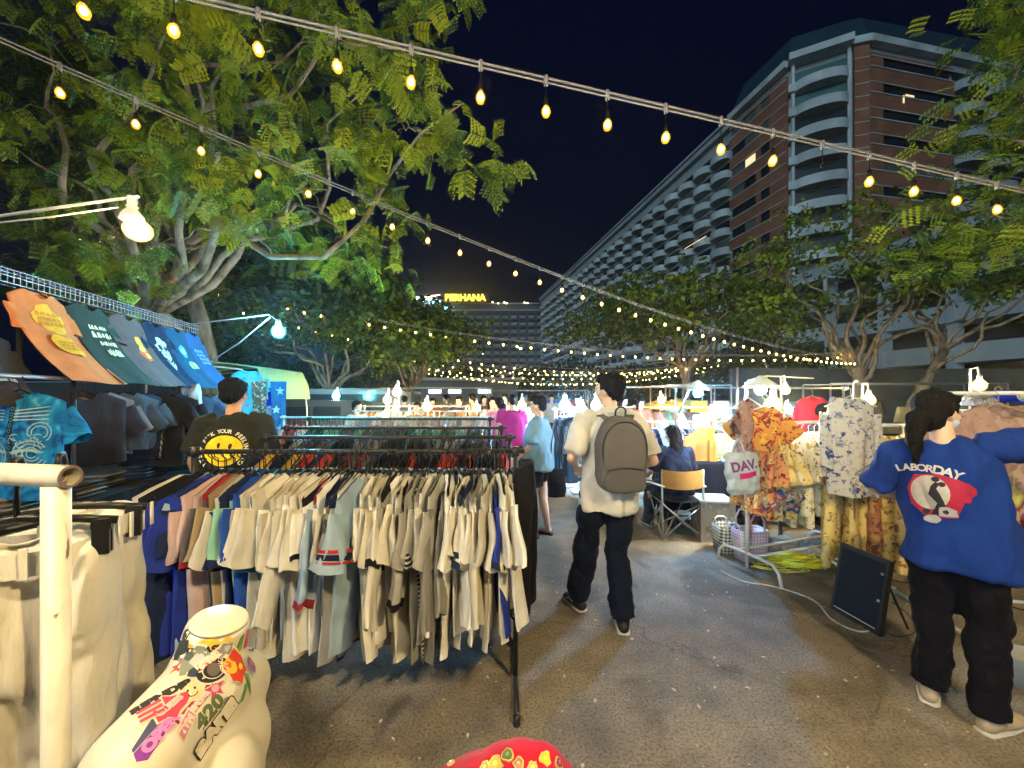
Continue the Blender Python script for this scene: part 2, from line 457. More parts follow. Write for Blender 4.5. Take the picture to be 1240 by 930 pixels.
def seginfo(p0, p1):
    a = Vector((p0[0], p0[1], 0)); b = Vector((p1[0], p1[1], 0)); d = (b - a).normalized(); return a, d, Vector((-d.y, d.x, 0)), (b - a).length
def curved_balcony(p0, p1, s, hw, dep, z, h=1.05, mats=None, n=10, glass=False):
    """bowed parapet with slab; returns MB"""
    a, d, nn, L = seginfo(p0, p1); mb = MB()
    outer = []; inner = []
    for k in range(n + 1):
        q = PI * k / n; u = -math.cos(q) * hw; o = math.sin(q) ** .7 * dep if 0 < k < n else 0
        outer.append(a + d * (s + u) + nn * o)
        u2 = -math.cos(q) * (hw - .15); o2 = (math.sin(q) ** .7 * (dep - .15)) if 0 < k < n else 0
        inner.append(a + d * (s + u2) + nn * max(0.02, o2))
    vs = []; fs = []
    for q in range(n + 1):
        o, i = outer[q], inner[q]
        vs += [(o.x, o.y, z), (o.x, o.y, z + h), (i.x, i.y, z + h), (i.x, i.y, z + .15)]
    for q in range(n):
        b = q * 4; c = b + 4
        fs += [(b, c, c + 1, b + 1), (b + 1, c + 1, c + 2, b + 2), (b + 2, c + 2, c + 3, b + 3)]
    m = n // 2
    for q in range(m):
        r = n - q; fs += [(q * 4, r * 4, (r - 1) * 4, (q + 1) * 4), (q * 4 + 3, (q + 1) * 4 + 3, (r - 1) * 4 + 3, r * 4 + 3)]
    mb.add(vs, fs); return mb

# long wing with rows of bowed balconies
W0 = (35.5, 64.0); W1 = (13.2, 178.0)
def wing():
    a, d, nn, L = seginfo(W0, W1)      # nn points to the left = towards the camera side
    root = thing('hotel_wing', 'long pale apartment wing with rows of rounded balconies running back to the left', 'building', (W0[0], W0[1], 0))
    inv = Matrix.Translation((-W0[0], -W0[1], 0))
    H = 14 * FH + 1.5
    mb = MB(); mb.seg(W0, W1, 0, L, 0, H, -14, 0); o = mb.build('wall', CONC, root); o.data.transform(inv)
    nb = int(L / 4.55); win = MB(); bal = []
    wlist = []
    for i in range(nb):
        s = 2.0 + i * 4.55
        for k in range(14):
            z = k * FH + .15
            (win.seg(W0, W1, s - 1.7, s + 1.7, z + .1, z + 2.65, 0.002, 0.06) if (i > 9 or k < 5) else wlist.append((s, z)))
            bal.append((i, k, s, z))
    o = win.build('window', DARKW, root); o.data.transform(inv)
    tag(o, kind='stuff')
    for s, z in wlist:
        m1 = MB(); m1.seg(W0, W1, s - 1.7, s + 1.7, z + .1, z + 2.65, 0.002, 0.06); o = m1.build('window', CURT if rnd.random() < .28 else DARKW, root); o.data.transform(inv)
    # the 100 that show largest: nearest bays, upper floors
    order = sorted(bal, key=lambda t: (t[1] < 5) * 40 + t[0]); rest = MB()
    for j, (i, k, s, z) in enumerate(order):
        rr = random.Random(j); off = .22 * (i % 2)
        b = curved_balcony(W0, W1, s, 1.95, 1.75, z - .05 + off, 1.18)
        if j < 99:
            o = b.build('balcony', CONCW, root); o.data.transform(inv); o.data.polygons.foreach_set('use_smooth', [False] * len(o.data.polygons))
        else: rest.add(b.v, b.f)
    o = rest.build('balcony', CONCW, root); o.data.transform(inv); tag(o, kind='stuff')
    mb = MB(); mb.seg(W0, W1, -0.5, L, H, H + .9, -14, .9); mb.seg(W0, W1, 0, L, H + .9, H + 1.3, -14, 1.3); o = mb.build('cornice', CONC, root); o.data.transform(inv)
    mb = MB(); 
    q = [a + nn * 1.0, a + d * L + nn * 1.0, a + d * L - nn * 6, a - nn * 6]
    mb.add([(q[0].x, q[0].y, H + 1.32), (q[1].x, q[1].y, H + 1.32), (q[2].x, q[2].y, H + 4.5), (q[3].x, q[3].y, H + 4.5)], [(0, 1, 2, 3)])
    o = mb.build('roof', TEAL, root); o.data.transform(inv)
    mb = MB(); mb.seg(W0, W1, 3.9 + 4.55 * 0, 9.8, 9 * FH + 1.25, 9 * FH + 1.33, 1.7, 1.78)
    o = mb.build('string_of_lamps', emis(WARM, .4), root); o.data.transform(inv)
wing()

# corner block: brick ribbon face, white bowed corner, brick pier, brick right face
A = (33.8, 61.0); B = (35.7, 51.2); C_ = (41.2, 48.3); D = (42.9, 47.8); E = (103.0, 59.5)
def block():
    root = thing('corner_apartment_tower', 'tall brick and white apartment tower with bowed white corner balconies', 'building', (D[0], D[1], 0))
    inv = Matrix.Translation((-D[0], -D[1], 0))
    def put(mb, n, m, sm=False, kind=None):
        o = mb.build(n, m, root, sm); o.data.transform(inv)
        if kind: o['kind'] = kind
        return o
    NF = 14; H = NF * FH + 1.5
    core = [A, (A[0] + 14, A[1] + 3), (98, 78), E, D, C_, B]
    mb = MB(); cx = sum(p[0] for p in core) / 7; cy = sum(p[1] for p in core) / 7
    inset = [(p[0] + (cx - p[0]) * .012, p[1] + (cy - p[1]) * .02) for p in core]
    mb.prism(list(reversed(inset)), 0, H); put(mb, 'wall', CONC)
    # brick bands. segments run so that left side points outward: B->A ; D->C ; E->D
    br = MB(); wi = MB(); ln = MB()
    for p0, p1, sill, top in ((B, A, 1.0, 2.45), (E, D, 1.15, 2.4)):
        a, d, nn, L = seginfo(p0, p1)
        first = 1.2 if p0 == B else L - 14
        for k in range(NF):
            z = k * FH
            s0 = 0 if p0 == B else L - 13
            br.seg(p0, p1, s0, L, z + top, z + FH + sill, 0, .35) if k < NF - 1 else br.seg(p0, p1, s0, L, z + top, z + FH - .3, 0, .35)
            ln.seg(p0, p1, s0, L, z + FH + sill - .10, z + FH + sill + .02, .35, .45) if k < NF - 1 else None
            ln.seg(p0, p1, s0, L, z + top - .06, z + top + .04, .35, .40)
            if p0 == B:
                br.seg(p0, p1, 0, 2.6, z + sill, z + top, 0, .33)
                wi.seg(p0, p1, 2.6, 4.2, z + sill, z + top, .0, .15); wi.seg(p0, p1, 5.0, 7.1, z + sill, z + top, .0, .15); wi.seg(p0, p1, 7.3, 9.6, z + sill, z + top, .0, .15)
                br.seg(p0, p1, 4.2, 5.0, z + sill, z + top, 0, .30)
            else:
                br.seg(p0, p1, L - 1.9, L, z + sill, z + top, 0, .33)
                wi.seg(p0, p1, L - 12.5, L - 2.3, z + sill, z + top, 0, .12)
    # pier beside the corner
    br.seg(D, C_, 0, 1.5, 0, H - .9, 0.01, .40)
    ln2 = MB()
    for k in range(NF * 2): ln2.seg(D, C_, 0, 1.5, k * FH / 2 + .6, k * FH / 2 + .68, .4, .46)
    o = put(ln2, 'pier_ledge', CONCW, kind='stuff')
    put(br, 'brick_band', BRICK); put(ln, 'ledge', CONCW, kind='stuff')
    for q in range(0, len(wi.v), 8):
        m1 = MB(); m1.v = wi.v[q:q + 8]; m1.f = wi.f[:6]; m1.mi = [0] * 6; put(m1, 'window', CURT if rnd.random() < .25 else DARKW)
    mb = MB(); mb.seg(B, A, 5.2, 7.0, 11 * FH + 1.15, 11 * FH + 2.3, .15, .2); put(mb, 'lit_window', emis((1.0, .72, .30), .32)); mb = MB()
    mb.seg(E, D, 61.23 - 6.5, 61.23 - 5.2, 12 * FH + 1.3, 12 * FH + 1.5, .36, .42); mb.seg(E, D, 61.23 - 5.0, 61.23 - 4.8, 12 * FH + .4, 12 * FH + 1.3, .36, .42)
    put(mb, 'balcony_lamps', emis((1.0, .72, .30), .32))
    # white bowed corner between pier and B
    a, d, nn, L = seginfo(C_, B)
    for k in range(NF):
        z = k * FH
        b = curved_balcony(C_, B, 2.95, 2.75, 1.7, z + .1, 1.15, n=16)
        o = put(b, 'balcony', CONCW); 
        m2 = MB(); m2.seg(C_, B, .3, L - .4, z + 1.25, z + 2.9, .02, .10); o = put(m2, 'window', GREENG if k > 11 else DARKW)
        m3 = MB(); m3.seg(C_, B, 5.0, L + .1, z + .2, z + 1.2, .05, .9); put(m3, 'side_parapet', CONCW)
    mb = MB()
    for q in (0.0, 5.6): mb = MB(); mb.seg(C_, B, q, q + .35, 0, H, .03, .5); put(mb, 'fin', CONCW)
    # right face beyond the brick: bowed balconies
    for c in range(9):
        for k in range(NF):
            if c > 3 and k > 10: continue
            b = curved_balcony(E, D, 61.23 - 15.5 - c * 5.0, 2.2, 1.7, k * FH + .1, 1.15, n=8)
            if (c * NF + k) < 78: put(b, 'balcony', CONC)
    for k in range(NF): mb = MB(); mb.seg(E, D, 0, 61.23 - 13.2, k * FH + 1.3, k * FH + 2.7, .01, .06); put(mb, 'window', DARKW)
    mb = MB()
    for p0, p1 in ((B, A), (C_, B), (D, C_), (E, D)):
        mb.seg(p0, p1, -.1, seginfo(p0, p1)[3] + .1, H - .75, H + .1, -.2, .75 if p0 != C_ else 1.6)
    put(mb, 'cornice', CONCW)
    # teal pitched roof
    o_ = [A, B, C_, D, E, (98, 78), (A[0] + 14, A[1] + 3)]
    mid = Vector((cx, cy)); mb = MB(); n = len(o_)
    low = [(mid.x + (p[0] - mid.x) * 1.01, mid.y + (p[1] - mid.y) * 1.04, H + .12) for p in o_]
    hi = [(mid.x + (p[0] - mid.x) * .93, mid.y + (p[1] - mid.y) * .80, H + 4.6) for p in o_]
    mb.add(low + hi, [(i, (i + 1) % n, n + (i + 1) % n, n + i) for i in range(n)] + [tuple(range(n, 2 * n))]); put(mb, 'roof', TEAL)
block()

# far hotel slab with a yellow roof sign
def far_hotel():
    Y = 184; x0 = -66; x1 = 14; root = thing('hotel_slab', 'wide dark hotel slab with a grid of square balconies and yellow rooftop lettering', 'building', (x0, Y, 0))
    H = 42
    mb = MB(); mb.box(((x1 - x0) / 2, 8, H / 2), (x1 - x0, 16, H)); mb.box(((x1 - x0) / 2, 7.5, H + 1.6), (x1 - x0 - 1, 14, 3.2)); mb.build('wall', plain((.10, .13, .15), .9, bump=0, name='dark_render'), root)
    lg = MB(); bl = MB(); wi = MB()
    nx = 20
    for k in range(12):
        z = 2 + k * 3.3; lg.box(((x1 - x0) / 2, -.3, z), (x1 - x0, .5, .35))
        for i in range(nx):
            x = 2 + i * 4.0; near = k >= 4 and i >= 8
            if near: m1 = MB(); m1.box((x + .9, -.8, z + .75), (2.6, 1.4, 1.25)); m1.build('balcony', CONC, root); m1 = MB(); m1.box((x + .9, -.03, z + 2), (2.4, .05, 1.6)); m1.build('window', DARKW, root)
            else: bl.box((x + .9, -.8, z + .75), (2.6, 1.4, 1.25)); wi.box((x + .9, -.03, z + 2), (2.4, .05, 1.6))
    lg.build('floor_ledge', CONC, root)
    o = bl.build('balcony', CONC, root); o['kind'] = 'stuff'
    o = wi.build('window', DARKW, root); o['kind'] = 'stuff'
    mb = MB(); mb.box(((x1 - x0) / 2, -.4, H + .3), (x1 - x0, .9, .8)); mb.box(((x1 - x0) / 2, -.2, H + 3.4), (x1 - x0 - 1, .9, .6)); mb.build('cornice', CONC, root)
    # rooftop letters
    vs, fs = text2d("PERHANA", 4.2, .16); bm = MB(); bm.add([(v[0], 0, v[1]) for v in vs], fs, Matrix.Translation((44.5, -2.0, H + 5.6)))
    bm.build('sign_letters', emis((1.0, .72, .02), 1.4), root)
    mb = MB(); mb.box((44.5, -1.6, H + 5.6), (21, .3, 4.4)); mb.build('sign_board', plain((.10, .07, .01), .6, bump=0, name='sign_board'), root)
    rr = random.Random(5)
    for cols, n, xa, xb, z in (((1, .9, .8), 20, 20, 31, H + 5.5), ((1, .75, .4), 7, 57, 75, H + 3.6), ((.4, .9, 1), 8, 25, 33, H + 4.6), ((1, .85, .6), 8, 24, 40, H + .9)):
        m = MB()
        for i in range(n):
            m.ell((rr.uniform(xa, xb), -1.5, z + rr.uniform(-.5, .5)), (.28, .28, .28), nu=6, nv=4)
        m.build('roof_lamps', emis(cols, 6), root)
    m = MB(); m.tube([(26, -2, H + 6), (33, -2, H + 7)], .25, 6); m.build('neon_strip', emis((1, .35, .25), 3), root)
    m = MB(); m.box((29.5, -2, H + 3.6), (3, .2, .8)); m.box((35.5, -2, H + .9), (2.6, .2, 1.0)); m.build('lit_panel', emis((.15, .75, .8), 1.5), root)
    for x, z in ((52, 22), (70, 24.5), (62, 12)): m = MB(); m.box((x, -.1, z), (1.3, .05, .6)); m.build('lit_window', emis((1, .8, .5), 4), root)
far_hotel()

# podium block with deep slabs, right
def podium():
    p1 = (29.5, 43.0); p0 = (34.5, 20.0); root = thing('parking_podium', 'pale low building with stacked open decks behind the right hand tree', 'building', (p0[0], p0[1], 0))
    inv = Matrix.Translation((-p0[0], -p0[1], 0))
    a, d, nn, L = seginfo(p0, p1)
    core = MB(); core.seg(p0, p1, 0, L, 0, 13.4, -14, -3.0); o = core.build('wall', plain((.05, .06, .065), .9, bump=0, name='dark_render'), root); o.data.transform(inv)
    sl = MB()
    for k in range(5):
        z = 3.0 * k + 1.2; sl.seg(p0, p1, 0, L, z, z + 1.35, -3, 0.0)
    o = sl.build('deck', CONC, root); o.data.transform(inv)
    cm = MB()
    for i in range(6): cm.seg(p0, p1, i * 4.6 + .1, i * 4.6 + .6, 0, 14, -.9, .08)
    o = cm.build('column', CONC, root); o.data.transform(inv)
    aw = MB(); aw.seg(p0, p1, 17, 22, 12.6, 12.8, 0, 2.4); aw.seg(p0, p1, 17, 17.2, 10, 12.6, 2.2, 2.4); aw.seg(p0, p1, 21.8, 22, 10, 12.6, 2.2, 2.4)
    o = aw.build('awning', CONCW, root); o.data.transform(inv)
podium()

# low dark wall and shuttered kiosks closing the market ground
def perimeter():
    root = thing('boundary_wall', 'long dark boundary wall closing the far side of the market', 'wall', (0, 46, 0))
    mb = MB(); mb.box((0, 0, 1.7), (130, .4, 3.4)); mb.build('wall_panel', plain((.07, .08, .08), .9, bump=0, name='grey_render'), root)
    mb = MB(); mb.box((0, 0, 3.46), (131, .7, .12)); mb.build('coping', CONC, root)
    root = thing('low_shed', 'low pale shed with a flat roof at the far end of the market', 'shed', (-4, 36, 0))
    mb = MB(); mb.box((0, 2, 1.6), (9, 4, 3.2)); mb.build('wall', plain((.12, .13, .13), .9, bump=0, name='grey_render'), root)
    mb = MB(); mb.box((0, 1.7, 3.3), (10, 5.4, .2)); mb.build('roof', CONC, root)
    mb = MB()
    for x in (-3, -1.2, 1.5): mb = MB(); mb.box((x, -.03, 2.2), (1.1, .05, .3)); mb.build('lit_window', emis((.75, .95, 1), 2.5), root)
    root = thing('garden_wall', 'grey wall with curled lettering behind the right hand clothes racks', 'wall', (17.5, 19, 0))
    mb = MB(); mb.box((0, 0, 1.5), (14, .3, 3.0)); o = mb.build('wall_panel', plain((.06, .075, .08), .85, var=.3, scale=1, bump=0, name='grey_render'), root)
    vs, fs = text2d("Jym", .9, .02); bm = MB(); bm.add([(v[0], 0, v[1]) for v in vs], fs, Matrix.Translation((-4.8, -.17, 2.5))); bm.build('lettering', plain((.03, .05, .06), .6, name='letter_paint'), root)
perimeter()

# ------------------------------------------------------------------ trees
def rotmats(rs, n, droop=.5):
    """random orientations: x axis roughly horizontal and drooping"""
    az = rs.uniform(0, 2 * np.pi, n); el = rs.normal(-droop, .45, n); ro = rs.normal(0, .6, n)
    ca, sa, ce, se, cr, sr = np.cos(az), np.sin(az), np.cos(el), np.sin(el), np.cos(ro), np.sin(ro)
    x = np.stack([ca * ce, sa * ce, se], 1); y0 = np.stack([-sa, ca, np.zeros(n)], 1); z0 = np.cross(x, y0)
    y = y0 * cr[:, None] + z0 * sr[:, None]; z = np.cross(x, y)
    return np.stack([x, y, z], 2)
def frond_fine():
    q = []
    rj = random.Random(2)
    for j in range(4):
        bx = .06 + j * .07; ln = .14 - .012 * j
        for sgn in (-1, 1):
            for k in range(4):
                t = (k + 1) / 4; px = bx + .035 * t + rj.uniform(-.004, .004); py = sgn * ln * t * .8 + rj.uniform(-.003, .003); pz = -.085 * t ** 1.3 - .04 * (bx / .3) ** 2 + rj.uniform(-.004, .004)
                for s2 in (-1, 1):
                    l = .046 * (1 - .2 * t) * rj.uniform(.8, 1.15); wd = .0185 * rj.uniform(.85, 1.15); e2 = rj.uniform(-.008, .008)
                    ex = px + s2 * l; 
                    q.append([(px, py - wd, pz), (px + s2 * l * .5, py - wd * 1.2, pz - .003), (ex, py + sgn * .006 + e2, pz - .014), (px + s2 * l * .5, py + wd * 1.2, pz - .003)])
    for j in range(1): q.append([(0, -.003, 0), (0, .003, 0), (.33, .002, -.03), (.33, -.002, -.03)])
    return np.array(q)
def frond_mid():
    q = []
    for j in range(3):
        bx = .08 + j * .09; ln = .16
        for sgn in (-1, 1):
            for k in range(3):
                py = sgn * ln * (k + .6) / 3; pz = -.03 * (k / 3)
                q.append([(bx - .035, py - .022, pz - .01), (bx + .01, py - .026, pz), (bx + .045, py + .022, pz - .01), (bx, py + .026, pz)])
    return np.array(q)
def frond_far():
    rs = np.random.RandomState(1); q = []
    for j in range(7):
        c = rs.uniform(-.2, .2, 3) * (1, 1, .5); a = rs.normal(size=3); a /= np.linalg.norm(a); b = np.cross(a, rs.normal(size=3)); b /= np.linalg.norm(b)
        s = .085; q.append([c - a * s, c - b * s * .6, c + a * s, c + b * s * .6])
    return np.array(q)
FF, FM, FR = frond_fine(), frond_mid(), frond_far()
def place_fronds(tmpl, C, rs, scale=(.8, 1.2), droop=.5):
    n = len(C); Rm = rotmats(rs, n, droop); s = rs.uniform(scale[0], scale[1], n)
    V = np.einsum('nij,qkj->nqki', Rm, tmpl) * s[:, None, None, None] + np.array(C)[:, None, None, :]
    return V.reshape(-1, 4, 3)
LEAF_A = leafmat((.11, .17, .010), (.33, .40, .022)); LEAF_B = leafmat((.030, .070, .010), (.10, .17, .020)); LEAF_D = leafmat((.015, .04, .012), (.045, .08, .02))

def curve_pts(a, b, rr, n=5, wob=.12, sag=.0):
    a, b = Vector(a), Vector(b); L = (b - a).length; n = max(n, 4) * 2; out = [a]
    u = (b - a).normalized().orthogonal().normalized(); v = (b - a).normalized().cross(u)
    p1, p2, q1, q2 = [rr.uniform(0, 6.28) for _ in range(4)]; k1, k2 = rr.uniform(.6, 1.1), rr.uniform(1.6, 2.6)
    f = lambda t, p, q: math.sin(PI * t) * (.7 * math.sin(k1 * PI * t + p) + .35 * math.sin(k2 * PI * 2 * t + q))
    for i in range(1, n):
        t = i / n; out.append(a.lerp(b, t) + u * f(t, p1, q1) * L * wob + v * f(t, p2, q2) * L * wob + Vector((0, 0, L * sag * math.sin(PI * t))))
    out.append(b); return out

def make_tree(name, label, base, trunk, limbs, clusters, tmpl, mats, nfr, spread, group=None, seed=1, scale=(.8, 1.2), tr=.2, droop=.5, twig_r=.018, limb_k=.36, fine_at=()):
    """trunk: pts with radii; limbs: list of end points; clusters: list of centres"""
    rr = random.Random(seed); rs = np.random.RandomState(seed)
    root = thing(name, label, 'tree', base, 0, group); b = Vector(base)
    mb = MB(); tp = [Vector(p) for p in trunk]
    n = len(tp); mb.tube([p - b for p in tp], [tr * (1.25 if i == 0 else 1 - .35 * i / (n - 1)) for i in range(n)], 10)
    mb.build('trunk', BARK, root, True)
    lb = MB(); nodes_ = []
    for e in limbs:
        st = tp[-1] if rr.random() < .6 else tp[-1].lerp(tp[-2], rr.uniform(.1, .5))
        pts = curve_pts(st, e, rr, 6, .16, .08); r0 = tr * limb_k
        rad = [r0 * (1 - .93 * (i / (len(pts) - 1)) ** .8) for i in range(len(pts))]
        lb.tube([p - b for p in pts], rad, 7)
        for i in range(1, len(pts)):
            for t in (0, .5): nodes_.append((pts[i - 1].lerp(pts[i], t + .5 if t == 0 else 1), rad[i]))
    cl = sorted([Vector(c) for c in clusters], key=lambda c: min((c - q[0]).length for q in nodes_))
    for c in cl:
        near = min(nodes_, key=lambda q: (c - q[0]).length + (0 if (c - q[0]).length > .15 else 1)); L = (c - near[0]).length
        r0 = min(near[1] * .7, max(twig_r, L * .014)); pts = curve_pts(near[0], c, rr, 4, .16, .05); m_ = len(pts) - 1
        lb.tube([p - b for p in pts], [r0 * (1 - .8 * i / m_) for i in range(m_ + 1)], 5, caps=False)
        nodes_.append((pts[4], r0 * .6)); nodes_.append((pts[6], r0 * .45))
    lb.build('limbs', BARK, root, True)
    C = []
    for c in cl:
        k = max(3, int(nfr * rr.uniform(.5, 1.5)) if c not in fine_at else 5)
        for _ in range(k):
            d = rs.normal(size=3) * (spread if c not in fine_at else .09); C.append((c.x + d[0] - b.x, c.y + d[1] - b.y, c.z + d[2] * .6 - b.z - abs(d[0]) * .1))
    V = place_fronds(tmpl, C, rs, scale, droop)
    per = len(tmpl); mi = np.repeat(rs.randint(0, len(mats), len(C)), per)
    quads('crown', V, mats, root, mi)
    return root

def inpoly(x, y, poly):
    c = False; j = len(poly) - 1
    for i in range(len(poly)):
        if (poly[i][1] > y) != (poly[j][1] > y) and x < (poly[j][0] - poly[i][0]) * (y - poly[i][1]) / (poly[j][1] - poly[i][1]) + poly[i][0]: c = not c
        j = i
    return c
def big_tree():
    rr = random.Random(21)
    base = (-5.5, 7.4, 0); fork = Vector((-6.6, 7.1, 3.4))
    trunk = [base, (-5.55, 7.4, .8), (-5.8, 7.3, 2.0), (-6.2, 7.2, 2.8), fork]
    limbs = [P(60, 60, 4.6), P(200, 40, 4.4), P(330, 60, 4.6), P(440, 110, 4.6), P(490, 60, 4.0), P(560, 125, 3.9), P(400, 230, 5.4), P(300, 260, 6.2), P(20, 180, 5.4), P(120, 250, 6.6), P(380, 20, 5.2), P(250, -60, 5.5), P(470, 300, 6.0)]
    dense = [(-40, -60), (600, -60), (588, 20), (560, 60), (545, 105), (530, 150), (515, 175), (520, 205), (512, 240), (480, 260), (500, 290), (475, 318), (440, 330), (415, 352), (330, 335), (300, 290), (260, 250), (180, 210), (140, 130), (90, 80), (-40, 60)]
    sparse = [(-40, 60), (300, 60), (330, 300), (270, 330), (190, 345), (110, 345), (90, 310), (-40, 300)]
    cl = []; k = 0
    while len(cl) < 118:
        x, y = rr.uniform(-40, 600), rr.uniform(-60, 360)
        if inpoly(x, y, dense): cl.append(P(x, y, rr.uniform(3.6, 6.6)))
    while len(cl) < 156:
        x, y = rr.uniform(-40, 330), rr.uniform(50, 345)
        if inpoly(x, y, sparse): cl.append(P(x, y, rr.uniform(4.6, 7.6)))
    # the low spray reaching over the open sky, and the clump by the lamp
    SPRAY = [P(548, 165, 3.7), P(552, 195, 3.7), P(583, 172, 3.65), P(592, 200, 3.6), P(612, 190, 3.6), P(541, 145, 3.75)]
    cl += SPRAY
    cl += [P(135, 330, 4.6), P(150, 345, 4.6), P(110, 320, 4.7), P(165, 318, 4.6), P(95, 300, 4.8)]
    make_tree('rain_tree', 'large spreading tree with bright feathery leaves overhanging the stalls at left', base, trunk, limbs, cl, FF, [LEAF_A, LEAF_A, LEAF_B], 10, .21, seed=4, scale=(.5, .88), tr=.26, droop=.55, twig_r=.008, fine_at=[Vector(q) for q in SPRAY])
    # darker part of the canopy behind
    cl = []
    while len(cl) < 70:
        x, y = rr.uniform(-60, 420), rr.uniform(-40, 350); cl.append(P(x, y, rr.uniform(8.2, 11)))
    make_tree('rain_tree', 'darker tree behind the left stall, its trunk beside the clothing grid', (-6.9, 9.4, 0), [(-6.9, 9.4, 0), (-7.0, 9.4, 1.6), (-7.3, 9.3, 3.4), (-7.6, 9.2, 4.6)],
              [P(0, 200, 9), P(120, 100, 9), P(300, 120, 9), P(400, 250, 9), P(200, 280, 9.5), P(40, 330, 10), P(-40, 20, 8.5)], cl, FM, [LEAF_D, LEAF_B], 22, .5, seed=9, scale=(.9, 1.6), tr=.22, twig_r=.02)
big_tree()

def dome_tree(label, base, h0, cx, cy, rx, ry, z0, z1, ncl, nfr, tmpl, mats, seed, lean=(0, 0), tr=.28, spread=.42, nl=9, scale=(.9, 1.5), group='trees around the market', name='rain_tree'):
    rr = random.Random(seed); b = Vector(base)
    fork = b + Vector((lean[0], lean[1], h0)); trunk = [b, b + Vector((lean[0] * .2, lean[1] * .2, h0 * .45)), fork]
    limbs = []
    for i in range(nl):
        a = 2 * PI * i / nl + rr.uniform(-.3, .3); q = rr.uniform(.55, .85)
        limbs.append((cx + rx * q * math.cos(a), cy + ry * q * math.sin(a), z0 + (z1 - z0) * rr.uniform(.35, .8)))
    cl = []
    while len(cl) < ncl:
        u, v, t = rr.uniform(-1, 1), rr.uniform(-1, 1), rr.uniform(0, 1)
        d = math.hypot(u, v)
        if d > 1: continue
        top = 1 - .55 * d * d; z = z0 + (z1 - z0) * top * (t ** .55)
        if z < z0 + (z1 - z0) * .12 * (1 + d): continue
        cl.append((cx + u * rx, cy + v * ry, z))
    return make_tree(name, label, base, trunk, limbs, cl, tmpl, mats, nfr, spread, group, seed, scale, tr, .2)
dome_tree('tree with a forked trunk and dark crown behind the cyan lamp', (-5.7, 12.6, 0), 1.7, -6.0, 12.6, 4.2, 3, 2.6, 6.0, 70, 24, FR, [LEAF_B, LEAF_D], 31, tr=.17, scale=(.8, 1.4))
dome_tree('tree with yellow green lamplit crown above the cluster of warm bulbs', (-3.6, 14.6, 0), 2.0, -4.0, 14.4, 2.5, 2.4, 2.4, 5.2, 50, 24, FR, [LEAF_A, LEAF_B], 32, tr=.17, scale=(.8, 1.4))
dome_tree('broad umbrella shaped tree below the long wing of balconies', (8.8, 20.0, 0), 3.0, 8.6, 20.0, 5.6, 4.6, 3.8, 8.0, 62, 20, FR, [LEAF_B, LEAF_B, LEAF_A], 33, tr=.30, scale=(1.1, 1.9), spread=.6, nl=11)
dome_tree('tall open tree with pale bare limbs where the string lights end, at right', (12.6, 14.4, 0), 2.7, 12.6, 14.2, 4.8, 3.4, 3.2, 8.8, 40, 16, FR, [LEAF_B, LEAF_A], 34, tr=.26, scale=(.8, 1.35), spread=.42, nl=11)
dome_tree('leaning tree behind the right hand racks under the pale decks', (12.9, 13.0, 0), 3.2, 16.0, 13.0, 4.2, 3.0, 4.2, 7.8, 24, 15, FR, [LEAF_B, LEAF_D], 35, lean=(1.3, 0), tr=.2, scale=(.9, 1.6), spread=.5)
# right edge branches coming in from above
def right_edge():
    rr = random.Random(77); poly = [(1180, -20), (1290, -20), (1290, 210), (1215, 190), (1160, 180), (1130, 150), (1155, 110), (1180, 60)]
    poly2 = [(1060, 235), (1290, 215), (1290, 330), (1130, 330), (1040, 290)]
    cl = []
    while len(cl) < 46:
        x, y = rr.uniform(1030, 1290), rr.uniform(-20, 330)
        if inpoly(x, y, poly) or (inpoly(x, y, poly2) and rr.random() < .5): cl.append(P(x, y, rr.uniform(5.4, 7.4)))
    make_tree('rain_tree', 'tree entering from the right edge with leaves high over the woman in blue', (10.6, 6.4, 0), [(10.6, 6.4, 0), (10.5, 6.4, 2), (10.2, 6.4, 4)], [P(1200, 80, 6.2), P(1190, 160, 6.2), P(1150, 270, 6.4), P(1250, 20, 6)], cl, FM, [LEAF_A, LEAF_B], 15, .26, 'trees around the market', 41, (.6, 1.0), .24, .3, .014)
right_edge()
# far dark tree row at the foot of the buildings
for i, (x, Y, r_) in enumerate(((-26, 40, 6), (-15, 42, 5), (-5, 44, 5), (6, 43, 5.5), (15, 41, 6), (24, 38, 6))):
    dome_tree(['far dark tree left of the hotel slab', 'far dark tree under the left end of the hotel', 'far dark tree below the yellow rooftop lettering', 'far dark tree at the foot of the long wing', 'far dark tree below the middle of the wing', 'far dark tree under the brick tower'][i],
              (x, Y, 0), 2.5, x, Y, r_, 3, 1.6, 4.6 + .8 * (i % 2) + (2.5 if i in (0, 5) else 0), 44, 24, FR, [LEAF_D, LEAF_D, LEAF_B], 50 + i, tr=.25, scale=(1.6, 3.0), spread=.9, group='far trees below the buildings')
